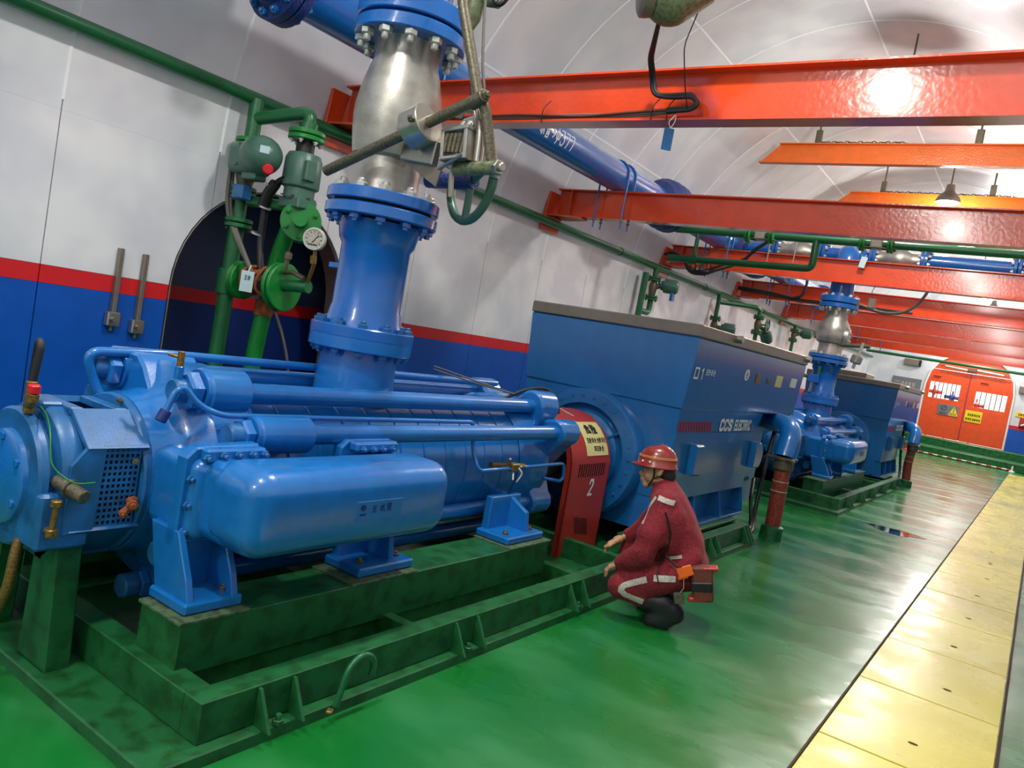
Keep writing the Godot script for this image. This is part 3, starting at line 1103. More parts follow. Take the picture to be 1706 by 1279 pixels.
func build_pump(xc: float, o: float, de: float, d1: float, rd: float, label: String) -> Node3D:
	# o shifts along the hall, de: start of the discharge head, d1: end of the duct, rd: where the discharge stands
	var yc := 0.75
	var t := thing("multistage_pump", label, "pump", P(xc, 0.38, o + 3.0), "blue multistage pumps")
	var B: Material = M.pump_blue
	var g := G.new()
	# bearing housing with its end cover
	g.lathe(P(xc, yc, o + 1.34), DA, [[0.0, -0.03], [0.16, -0.03], [0.175, -0.02], [0.18, 0.0]], 40)
	var cov := part("end_cover", g, B, t)
	bolts_round(cov, P(xc, yc, o + 1.313), -DA, 0.15, 6, 0.016, B, "head")
	g = G.new()
	g.lathe(P(xc, yc, o + 1.335), DA, [[0.1, 0], [0.25, 0], [0.26, 0.012], [0.26, 0.035], [0.235, 0.045], [0.235, 0.06], [0.28, 0.07], [0.29, 0.085], [0.29, 0.17], [0.27, 0.2], [0.24, 0.23], [0.1, 0.24]], 44)
	g.box(P(xc, yc - 0.11, o + 1.43), Vector3(0.575, 0.21, 0.19), 0.012)
	g.box(P(xc, yc + 0.28, o + 1.43), Vector3(0.16, 0.03, 0.08), 0.008)
	part("bearing_housing", g, M.pump_dusty, t)
	# bearing bracket: octagon with open windows
	g = G.new()
	for s in [-1, 1]:
		g.prism([Vector2(s * 0.3, 0.165), Vector2(s * 0.285, 0.15), Vector2(s * 0.13, 0.262), Vector2(s * 0.14, 0.285)], P(xc, yc, o + 1.47), Vector3.RIGHT, Vector3.UP, Vector3(0, 0, -0.24), 0.003)
		g.prism([Vector2(s * 0.3, -0.15), Vector2(s * 0.28, -0.13), Vector2(s * 0.1, -0.27), Vector2(s * 0.12, -0.3)], P(xc, yc, o + 1.44), Vector3.RIGHT, Vector3.UP, Vector3(0, 0, -0.27), 0.003)
		g.prism([Vector2(1.42, -0.16), Vector2(1.53, -0.15), Vector2(1.545, 0.165), Vector2(1.47, 0.165), Vector2(1.42, 0.1)], P(xc + s * 0.296, yc, o), DA, Vector3.UP, Vector3(-s * 0.02, 0, 0), 0.003)
	g.box(P(xc, yc - 0.29, o + 1.57), Vector3(0.26, 0.03, 0.26), 0.004)
	g.box(P(xc, yc + 0.272, o + 1.49), Vector3(0.28, 0.03, 0.05), 0.004)
	g.box(P(xc, yc + 0.272, o + 1.66), Vector3(0.28, 0.03, 0.05), 0.004)
	g.lathe(P(xc, yc, o + 1.69), DA, [[0.1, 0], [0.318, 0], [0.325, 0.008], [0.325, 0.03], [0.1, 0.03]], 44)
	part("bearing_bracket", g, M.pump_dusty, t)
	g = G.new()
	g.cyl(P(xc, yc, o + 1.42), P(xc, yc, de + 0.9), 0.055, 20)
	g.lathe(P(xc, yc, o + 1.58), DA, [[0.05, 0], [0.14, 0], [0.15, 0.02], [0.15, 0.11], [0.05, 0.11]], 24)
	part("shaft", g, M.old_steel, t)
	# perforated screen over the side window
	g = G.new()
	var n := 7
	for i in n + 1:
		g.box(P(xc + 0.288, yc + 0.015, o + 1.536 + 0.142 * i / n), Vector3(0.004, 0.305, 0.0085))
	for i in 14:
		g.box(P(xc + 0.288, yc - 0.137 + 0.305 * i / 13.0, o + 1.607), Vector3(0.0042, 0.0105, 0.15))
	part("perforated_screen", g, M.pump_dusty, t)
	g = G.new()
	g.box(P(xc + 0.281, yc - 0.003, o + 1.6), Vector3(0.004, 0.305, 0.17))
	part("dark_backing", g, M.black, t)
	for p in [[xc + 0.3, yc + 0.11, o + 1.655], [xc + 0.08, yc + 0.31, o + 1.68]]:
		bolt(t, P(p[0], p[1], p[2]), Vector3(1, 0.2, 0.4), 0.013, M.old_steel)
	# suction head
	g = G.new()
	g.lathe(P(xc, yc, o + 1.72), DA, [[0.1, 0], [0.33, 0], [0.335, 0.06], [0.35, 0.11], [0.39, 0.15], [0.45, 0.172], [0.475, 0.195], [0.475, 0.36], [0.45, 0.42], [0.42, 0.44], [0.1, 0.44]], 56)
	part("suction_head", g, B, t)
	# flat-topped lug block at the rear top
	g = G.new()
	g.prism([Vector2(-0.4, 0.25), Vector2(-0.38, 0.42), Vector2(-0.33, 0.485), Vector2(-0.1, 0.485), Vector2(-0.04, 0.44), Vector2(0.12, 0.24), Vector2(-0.1, 0.12)], P(xc, yc, o + 1.83), Vector3.RIGHT, Vector3.UP, Vector3(0, 0, -0.28), 0.012)
	part("lug_block", g, B, t)
	# tie rods with nuts: upper rear, upper front, front, lower front, bottom front and their rear twins
	var dend := de + 0.22
	var cc := Vector2(xc, yc)
	tie_rod(t, xc - 0.23, yc + 0.395, 0, dend, o + 1.83, o + 2.12, 0.095, cc)
	tie_rod(t, xc + 0.27, yc + 0.39, 0, dend, o + 1.9, o + 2.12, 0.1, cc)
	tie_rod(t, xc + 0.45, yc + 0.245, 0, dend + 0.07, o + 2.05, o + 2.36, 0.082, cc)
	tie_rod(t, xc + 0.36, yc - 0.25, 0, dend, o + 1.87, o + 2.1, 0.07, cc)
	tie_rod(t, xc + 0.16, yc - 0.45, 0, dend, o + 1.87, o + 2.1, 0.07, cc)
	tie_rod(t, xc - 0.45, yc + 0.24, 0, dend, o + 1.95, o + 2.2, 0.085, cc)
	tie_rod(t, xc - 0.42, yc - 0.24, 0, dend, o + 1.87, o + 2.1, 0.07, cc)
	# stage casings
	var len := de - (o + 2.14)
	var ns := int(round(len / 0.19))
	for i in ns:
		var w := len / ns
		g = G.new()
		g.lathe(P(xc, yc, o + 2.14 + i * w), DA, [[0.2, 0.0], [0.385, 0.001], [0.395, 0.008], [0.395, w - 0.008], [0.385, w - 0.001], [0.2, w]], 56)
		part("stage_casing", g, M.pump_blue, t)
	# discharge head and its end cover
	g = G.new()
	g.lathe(P(xc, yc, de), DA, [[0.2, 0], [0.4, 0], [0.42, 0.03], [0.43, 0.3], [0.41, 0.36], [0.33, 0.42], [0.3, 0.5], [0.2, 0.53], [0.17, 0.66], [0.05, 0.67]], 48)
	part("discharge_head", g, B, t)
	# discharge nozzle with the lower flange
	g = G.new()
	g.lathe(P(xc, yc, rd), Vector3.UP, [[0, 0.2], [0.225, 0.2], [0.215, 0.45], [0.205, 0.63], [0, 0.63]], 40)
	var nz := part("discharge_nozzle", g, B, t)
	g = G.new()
	disc(g, P(xc, yc + 0.615, rd), Vector3.UP, 0.278, 0.075, 48)
	part("flange", g, B, nz)
	# feet
	for s in [1, -1]:
		foot(t, xc + s * 0.7, s, o + 1.68, o + 1.93, 0.66, xc + s * 0.4, 0.38, true)
		foot(t, xc + s * 0.7, s, lerpf(o + 2.14, de, 0.2), lerpf(o + 2.14, de, 0.38), 0.62, xc + s * 0.3)
		foot(t, xc + s * 0.7, s, de - 0.46, de - 0.07, 0.62, xc + s * 0.3)
	# suction nozzle block on the near side: neck, flange plate with studs
	g = G.new()
	g.rbox(P(xc + 0.45, 0.775, o + 1.85), Vector3(0.16, 0.16, 0.13), 0.05)
	part("suction_neck", g, B, t)
	g = G.new()
	g.prism([Vector2(1.695, 0.6), Vector2(1.695, 0.935), Vector2(1.735, 0.975), Vector2(2.01, 0.985), Vector2(2.03, 0.965), Vector2(2.03, 0.6)], P(xc + 0.5, 0, o), DA, Vector3.UP, Vector3(0.06, 0, 0), 0.008)
	g.box(P(xc + 0.585, 0.95, o + 1.885), Vector3(0.05, 0.055, 0.27), 0.01)
	var sf := part("suction_flange", g, B, t)
	for p in [[0.945, 1.745], [0.952, 1.815], [0.955, 1.88], [0.957, 1.945], [0.955, 2.0]]:
		bolt(sf, P(xc + 0.612, p[0], o + p[1]), Vector3.RIGHT, 0.0165, M.pump_dusty, "stud")
	for y in [0.855, 0.755, 0.655]:
		bolt(sf, P(xc + 0.562, y, o + 1.722), Vector3.RIGHT, 0.0165, M.pump_dusty, "stud")
	# cross-over duct: a big rounded box running along the casing
	g = G.new()
	g.rbox(P(xc + 0.77, 0.79, (o + 1.745 + d1) / 2), Vector3(0.165, 0.168, (d1 - o - 1.745) / 2), 0.1, 7)
	g.rbox(P(xc + 0.64, 0.785, o + 1.87), Vector3(0.14, 0.155, 0.115), 0.06, 5)
	g.rbox(P(xc + 0.64, 0.785, d1 - 0.13), Vector3(0.2, 0.14, 0.12), 0.05, 5)
	var duct := part("crossover_duct", g, B, t)
	g = G.new()
	g.prism([Vector2(d1 - 0.36, 0.62), Vector2(d1 - 0.36, 0.95), Vector2(d1 - 0.32, 0.985), Vector2(d1 - 0.04, 0.985), Vector2(d1, 0.95), Vector2(d1, 0.62)], P(xc + 0.46, 0, 0), DA, Vector3.UP, Vector3(0.06, 0, 0), 0.01)
	g.box(P(xc + 0.55, 0.96, d1 - 0.18), Vector3(0.06, 0.05, 0.28), 0.012)
	var cf := part("crossover_flange", g, B, t)
	for k in 4:
		bolt(cf, P(xc + 0.575, 0.952, d1 - 0.28 + k * 0.065), Vector3.RIGHT, 0.0165, M.pump_dusty, "stud")
	g = G.new()
	g.box(P(xc + 0.936, 0.787, d1 - 0.49), Vector3(0.004, 0.078, 0.27), 0.001)
	var lb := part("name_label", g, M.label_teal, duct)
	lb.set_meta("label", "pale blue label with a globe mark and the characters for water pump")
	g = G.new()
	var f := face(P(xc + 0.9385, 0.75, d1 - 0.625), DA, Vector3.UP)
	write(g, "水泵", 0.13, 0.026, 0.034, 0.034, 0.0045, f)
	write(g, "a", 0.085, 0.026, 0.03, 0.03, 0.004, f)
	part("print", g, M.dark_blue, lb)
	g = G.new()
	for k in 8:
		g.tri(f.call(Vector2(0.035, 0.05)), f.call(Vector2(0.035 + 0.017 * cos(TAU * k / 8), 0.05 + 0.014 * sin(TAU * k / 8))), f.call(Vector2(0.035 + 0.017 * cos(TAU * (k + 1) / 8), 0.05 + 0.014 * sin(TAU * (k + 1) / 8))))
	patch(g, 0.018, 0.017, 0.055, 0.026, f)
	part("logo", g, M.dark_blue, lb)
	# lube and balance pipes
	g = G.new()
	g.tube([P(xc - 0.16, 0.96, o + 1.78), P(xc - 0.2, 1.07, o + 1.72), P(xc - 0.2, 1.215, o + 1.66), P(xc - 0.16, 1.235, o + 2.0), P(xc - 0.16, 1.225, dend + 0.15)], 0.021, 12, 0.07)
	part("balance_pipe", g, B, t)
	return t


func build_base(x0: float, x1: float, d0: float, d1: float, dp: float, label: String, cross: Array, gus: Array, bolts_at: Array) -> Node3D:
	# x0, x1: left and right of the concrete-topped plinth; d0, d1 its ends; dp: where the pump pedestals end
	var t := thing("base_frame", label, "machine base", P((x0 + x1) / 2, 0, (d0 + d1) / 2), "green welded machine bases")
	var g := G.new()
	g.box(P((x0 + x1) / 2, 0.0, (d0 + d1) / 2), Vector3(x1 - x0, 0.1, d1 - d0), 0.006)
	part("plinth", g, M.base_green, t)
	var f0 := d0 + 0.2
	var f1 := d1 - 0.06
	var xr := x1 - 0.05
	var xl := x0 + 0.05
	for s in [[xr - 0.05, (f0 + f1) / 2, 0.1, f1 - f0], [xl + 0.05, (f0 + f1) / 2, 0.1, f1 - f0], [(xl + xr) / 2, f0 + 0.05, xr - xl - 0.2, 0.1], [(xl + xr) / 2, f1 - 0.05, xr - xl - 0.2, 0.1]]:
		g = G.new()
		g.box(P(s[0], 0.125, s[1]), Vector3(s[2], 0.15, s[3]), 0.004)
		part("rail", g, M.base_green, t)
	for d in cross:
		g = G.new()
		g.box(P((xl + xr) / 2, 0.12, d), Vector3(xr - xl - 0.2, 0.14, 0.06), 0.003)
		part("cross_member", g, M.base_green, t)
	# pump pedestals: long boxes on the rails
	for s in [xr - 0.38, xl + 0.38]:
		g = G.new()
		g.box(P(s, 0.27, (f0 + 0.05 + dp) / 2), Vector3(0.26, 0.2, dp - f0 - 0.05), 0.004)
		g.box(P(s, 0.11, (f0 + 0.05 + dp) / 2), Vector3(0.2, 0.13, dp - f0 - 0.05))
		part("pedestal", g, M.base_green, t)
	for d in [[f0 + 0.04, f0 + 0.34], [lerpf(f0, dp, 0.36) - 0.04, lerpf(f0, dp, 0.36) + 0.4], [dp - 0.43, dp + 0.02]]:
		for s in [xr - 0.38, xl + 0.38]:
			g = G.new()
			g.box(P(s, 0.373, (d[0] + d[1]) / 2), Vector3(0.275, 0.014, d[1] - d[0]), 0.003)
			part("pad", g, M.base_dusty, t)
	# motor seats
	for s in [xr - 0.28, xl + 0.28]:
		g = G.new()
		g.box(P(s, 0.205, (dp + 1.35 + f1) / 2), Vector3(0.3, 0.03, f1 - dp - 1.35), 0.004)
		part("motor_seat", g, M.base_green, t)
	for d in gus:
		g = G.new()
		g.prism([Vector2(0, 0.05), Vector2(0.09, 0.05), Vector2(0.012, 0.19), Vector2(0, 0.19)], P(xr, 0, d), Vector3.RIGHT, Vector3.UP, Vector3(0, 0, -0.014), 0.002)
		part("gusset", g, M.base_green, t)
	for d in bolts_at:
		var b := bolt(t, P(xr + 0.045, 0.05, d), Vector3.UP, 0.022, M.base_green, "stud", "anchor_bolt")
	return t


func build_motor(xc: float, o: float, l_up: float, l_low: float, label: String, first: bool) -> Node3D:
	# o is the front face
	var t := thing("electric_motor", label, "motor", P(xc, 0.2, o + l_up / 2), "blue box-shaped electric motors")
	var Mb: Material = M.motor_blue
	var g := G.new()
	var mid := o + l_up / 2
	# upper cooler box, a little narrower below
	var rings: Array = []
	for e in [[1.245, 0.745, 0.0], [1.255, 0.755, 0.01], [1.82, 0.795, 0.01], [1.83, 0.785, 0.0]]:
		var ring := PackedVector3Array()
		for c in [[-1, -1], [1, -1], [1, 1], [-1, 1]]:
			ring.append(P(xc + c[0] * e[1], e[0], mid - c[1] * (l_up / 2 - 0.01 + e[2])))
		ring.reverse()
		rings.append(ring)
	g.flat()
	g.skin(rings)
	var up := part("cooler_box", g, Mb, t)
	g = G.new()
	g.box(P(xc, 1.88, mid), Vector3(1.615, 0.1, l_up + 0.02), 0.01)
	var lid := part("lid", g, M.lid_grey, t)
	for k in [0.25, 0.97]:
		g = G.new()
		g.cyl(P(xc + 0.8, 1.895, o + l_up * k), P(xc + 0.86, 1.895, o + l_up * k), 0.035, 14, 0.006)
		part("lid_plug", g, M.steel, lid)
	# stator frame
	g = G.new()
	g.prism([Vector2(-0.74, 0.49), Vector2(0.74, 0.49), Vector2(0.745, 1.25), Vector2(-0.745, 1.25)], P(xc, 0, o + 0.01), Vector3.RIGHT, Vector3.UP, DA * l_low, 0.008)
	var body := part("stator_frame", g, Mb, t)
	# skirt below with ribs and foot plate
	g = G.new()
	g.box(P(xc, 0.36, o + 0.01 + l_low / 2), Vector3(1.3, 0.29, l_low), 0.004)
	part("skirt", g, Mb, t)
	for s in [-1, 1]:
		g = G.new()
		g.box(P(xc + s * 0.69, 0.235, o + 0.01 + l_low / 2), Vector3(0.2, 0.03, l_low), 0.004)
		part("foot_plate", g, Mb, t)
		for k in 4:
			g = G.new()
			var dd := o + 0.03 + (l_low - 0.05) * k / 3.0
			g.prism([Vector2(0.6, 0.25), Vector2(0.79, 0.25), Vector2(0.745, 0.49), Vector2(0.6, 0.49)], P(xc, 0, dd), Vector3(s, 0, 0), Vector3.UP, DA * 0.016, 0.002)
			part("rib", g, Mb, t)
	# end shield: wide bolted ring and stepped cone
	g = G.new()
	g.lathe(P(xc, 0.735, o + 0.02), -DA, [[0.1, 0], [0.53, 0], [0.53, 0.17], [0.52, 0.185], [0.41, 0.19], [0.4, 0.15], [0.36, 0.13], [0.34, 0.16], [0.28, 0.18], [0.26, 0.22], [0.2, 0.23], [0.18, 0.28], [0.06, 0.28]], 64)
	var sh := part("end_shield", g, M.motor_blue, t)
	for k in 28:
		var a := TAU * k / 28 + 0.08
		if k % 7 == 3:
			continue
		bolt(sh, P(xc + 0.468 * cos(a), 0.735 + 0.468 * sin(a), o - 0.165), -DA, 0.015, Mb, "head")
	for k in 4:
		var a := 0.6 + PI * 0.5 * k
		g = G.new()
		g.box(P(xc + 0.36 * cos(a), 0.735 + 0.36 * sin(a), o - 0.145), Vector3(0.18, 0.02, 0.03), 0.003, Basis(Vector3.BACK, a))
		part("spoke", g, M.motor_blue, sh)
	g = G.new()
	g.cyl(P(xc, 0.735, o - 0.95), P(xc, 0.735, o), 0.06, 18)
	g.lathe(P(xc, 0.735, o - 0.75), DA, [[0, 0], [0.17, 0], [0.18, 0.01], [0.18, 0.12], [0.16, 0.13], [0.16, 0.16], [0.18, 0.17], [0.18, 0.3], [0, 0.3]], 32)
	part("coupling", g, M.old_steel, t)
	# lifting lugs on the side: D-shaped cheek plates
	for e in [0.36, l_low - 0.02]:
		g = G.new()
		var q: Array = [Vector2(0, -0.13), Vector2(0, 0.13)]
		for k in 9:
			var a := PI * 0.5 * k / 8
			q.append(Vector2(0.14 + 0.13 * sin(a), 0.0 + 0.13 * cos(a)))
		q.append_array([Vector2(0.26, -0.07), Vector2(0.2, -0.14)])
		g.prism(q, P(xc + 0.735, 0.83, o + e), DA, Vector3.UP, Vector3(0.075, 0, 0), 0.014)
		part("lifting_lug", g, Mb, t)
	# far end below the overhang: terminal column with slanted cheek
	var dl := o + l_low
	g = G.new()
	g.box(P(xc + 0.1, 0.74, dl + 0.42), Vector3(1.0, 1.0, 0.82), 0.01)
	part("terminal_housing", g, Mb, t)
	g = G.new()
	g.prism([Vector2(0, 1.24), Vector2(0, 0.9), Vector2(0.25, 1.24)], P(xc + 0.7, 0, dl), DA, Vector3.UP, Vector3(0.03, 0, 0), 0.002)
	part("gusset", g, Mb, t)
	# print on the near side
	var xf := xc + 0.748
	g = G.new()
	var f := face(P(xf, 0, o), DA, Vector3.UP)
	write(g, "CCS", 0.97, 1.075, 0.1, 0.095, 0.027, f, 0.18, 1.13)
	part("maker_name", g, M.white, body)
	g = G.new()
	write(g, "ELECTRIC", 1.37, 1.075, 0.054, 0.095, 0.02, f, 0.18, 1.1)
	part("maker_name", g, M.white, body)
	g = G.new()
	for k in 13:
		var x := 0.02 + k * 0.06
		g.quad(f.call(Vector2(x, 1.06)), f.call(Vector2(x + 0.042, 1.06)), f.call(Vector2(x + 0.022, 1.14)), f.call(Vector2(x - 0.02, 1.14)))
	patch(g, -0.0, 1.143, 0.8, 1.152, f)
	part("red_hatching", g, M.ink_red, body)
	g = G.new()
	patch(g, 0.8, 1.055, l_low - 0.05, 1.06, f)
	part("underline", g, M.dark_blue, body)
	# cooler box side leans out: put marks on that slope
	var su := Vector3(0.07, 1, 0).normalized()
	var fu := face(P(xc + 0.7585, 1.255, o), DA, su)
	g = G.new()
	write(g, "01", 0.06, 0.25, 0.1, 0.09, 0.016, fu, 0.0, 1.25)
	write(g, "abcd", 0.3, 0.29, 0.05, 0.05, 0.007, fu)
	part("white_print", g, M.white, up)
	g = G.new()
	for k in 16:
		g.tri(fu.call(Vector2(1.34, 0.35)), fu.call(Vector2(1.34 + 0.07 * cos(TAU * k / 16), 0.35 + 0.055 * sin(TAU * k / 16))), fu.call(Vector2(1.34 + 0.07 * cos(TAU * (k + 1) / 16), 0.35 + 0.055 * sin(TAU * (k + 1) / 16))))
	part("seal_disc", g, M.white, up)
	g = G.new()
	var fv := face(P(xc + 0.7595, 1.255, o), DA, su)
	write(g, "d", 1.305, 0.32, 0.07, 0.06, 0.008, fv)
	part("seal_print", g, M.motor_blue, up)
	for e in [[1.62, 0.28, 1.76, 0.38, "brass"], [1.98, 0.3, 2.1, 0.35, "old_steel"], [2.28, 0.28, 2.5, 0.4, "sign_cream"], [2.84, 0.3, 3.06, 0.4, "white"]]:
		if e[2] > l_up:
			continue
		g = G.new()
		var ctr: Vector3 = fu.call(Vector2((e[0] + e[2]) / 2, (e[1] + e[3]) / 2))
		g.box(ctr, Vector3(0.008, e[3] - e[1], e[2] - e[0]), 0.002, Basis(Vector3(su.y, -su.x, 0), su, Vector3.BACK))
		part("nameplate", g, M[e[4]], up)
	return t


func build_guard(xc: float, d0: float, d1: float, label: String, first: bool) -> void:
	var t := thing("coupling_guard", label, "machine guard", P(xc, 0.05, (d0 + d1) / 2), "red coupling guards")
	var yc := 0.69
	var r := 0.4
	var outer: Array = []
	var inner: Array = []
	outer.append(Vector2(r, -0.64))
	inner.append(Vector2(r - 0.012, -0.64))
	for i in 25:
		var a := PI * i / 24
		outer.append(Vector2(r * cos(a), r * sin(a)))
		inner.append(Vector2((r - 0.012) * cos(a), (r - 0.012) * sin(a)))
	outer.append(Vector2(-r, -0.64))
	inner.append(Vector2(-r + 0.012, -0.64))
	inner.reverse()
	var g := G.new()
	g.prism(outer + inner, P(xc, yc, d0), Vector3.RIGHT, Vector3.UP, DA * (d1 - d0), 0.003)
	var lip: Array = []
	var lin: Array = []
	for v in outer:
		lip.append(v)
		lin.append(Vector2(v.x * 0.88, v.y * 0.88 if v.y > 0 else v.y))
	lin.reverse()
	g.prism(lip + lin, P(xc, yc, d0), Vector3.RIGHT, Vector3.UP, DA * 0.012, 0.002)
	g.prism(lip + lin, P(xc, yc, d1 - 0.012), Vector3.RIGHT, Vector3.UP, DA * 0.012, 0.002)
	var sh := part("cover", g, M.guard_red, t)
	g = G.new()
	g.box(P(xc + 0.1, yc + r - 0.01, (d0 + d1) / 2 - 0.02), Vector3(0.16, 0.008, 0.012), 0.002, Basis(Vector3.BACK, -0.25))
	part("seam", g, M.tape, sh)
	for i in 12:
		g = G.new()
		g.box(P(xc + r + 0.001, yc - 0.0, d0 + 0.12 + i * 0.035), Vector3(0.004, 0.1, 0.011))
		part("vent_slot", g, M.black, sh)
	for i in 8:
		g = G.new()
		g.box(P(xc + r + 0.001, yc - 0.42 - 0.004 * i, d0 + 0.2 + i * 0.026), Vector3(0.004, 0.14, 0.009), 0.0, Basis(Vector3.RIGHT, 0.35))
		part("vent_slot", g, M.black, sh)
	g = G.new()
	write(g, "2" if first else "1", 0.3, yc - 0.2, 0.065, 0.13, 0.02, face(P(xc + r + 0.003, 0, d0), DA, Vector3.UP), 0.1)
	part("number", g, M.white, sh)
	if not first:
		return
	# danger notice bent over the shoulder
	var bend := func(h: float) -> Callable:
		return func(p: Vector2) -> Vector3:
			var a := 0.27 + p.y / 0.4 * 0.86
			return P(xc + (r + h) * cos(a), yc + (r + h) * sin(a), d0 + 0.22 + p.x)
	g = G.new()
	var f: Callable = bend.call(0.005)
	patch(g, 0.0, 0.0, 0.34, 0.33, f, 8)
	patch(g, 0.34, 0.0, 0.0, 0.33, bend.call(0.002), 8)
	var sg := part("danger_notice", g, M.sign_cream, t)
	sg.set_meta("label", "cream danger notice with black Chinese characters")
	g = G.new()
	f = bend.call(0.007)
	write(g, "危险", 0.075, 0.2, 0.08, 0.09, 0.014, f)
	part("print", g, M.ink, sg)
	g = G.new()
	write(g, "abcd", 0.035, 0.115, 0.032, 0.045, 0.006, f)
	write(g, "dbca", 0.19, 0.115, 0.032, 0.045, 0.006, f)
	part("print", g, M.ink, sg)
	g = G.new()
	write(g, "cabd", 0.12, 0.04, 0.034, 0.045, 0.006, f)
	part("print", g, M.ink, sg)


func build_drain_pipe(xw: float, x: float, d: float, label: String, bend_k: float) -> void:
	# water outlet: blue elbow from the motor cooler, clamp, red pipe, foot
	var t := thing("outlet_pipe", label, "pipe", P(x, 0, d), "red and blue outlet pipes beside the motors")
	var g := G.new()
	g.tube([P(xw, 1.16, d + 0.6), P(x - 0.12, 1.16, d + 0.22), P(x, 1.1, d + 0.04), P(x, 0.85, d - 0.04)], 0.105, 20, 0.22)
	part("elbow", g, M.pump_blue, t)
	g = G.new()
	g.lathe(P(x, 0.86, d - 0.04), Vector3.DOWN, [[0.1, 0], [0.125, 0.005], [0.125, 0.03], [0.1, 0.035], [0.1, 0.13], [0.085, 0.14], [0.05, 0.14]], 24)
	part("collar", g, M.old_steel, t)
	g = G.new()
	g.cyl(P(x - 0.17, 0.84, d - 0.1), P(x + 0.1, 0.84, d - 0.16), 0.012, 8)
	bolt(t, P(x + 0.1, 0.84, d - 0.16), Vector3(1, 0, 0.2), 0.025, M.steel)
	part("clamp_rod", g, M.old_steel, t)
	g = G.new()
	g.tube([P(x, 0.76, d - 0.04), P(x + bend_k, 0.45, d - 0.02), P(x, 0.12, d)], 0.078, 18, 0.2)
	part("red_pipe", g, M.red_pipe, t)
	for y in [0.6, 0.5]:
		g = G.new()
		g.lathe(P(x + bend_k * 0.5, y, d - 0.03), Vector3.UP, [[0.05, 0], [0.083, 0], [0.083, 0.008], [0.05, 0.008]], 20)
		part("tie", g, M.tape, t)
	g = G.new()
	g.lathe(P(x, 0, d), Vector3.UP, [[0, 0], [0.115, 0], [0.11, 0.13], [0.08, 0.15], [0, 0.15]], 20)
	part("foot", g, M.base_green, t)


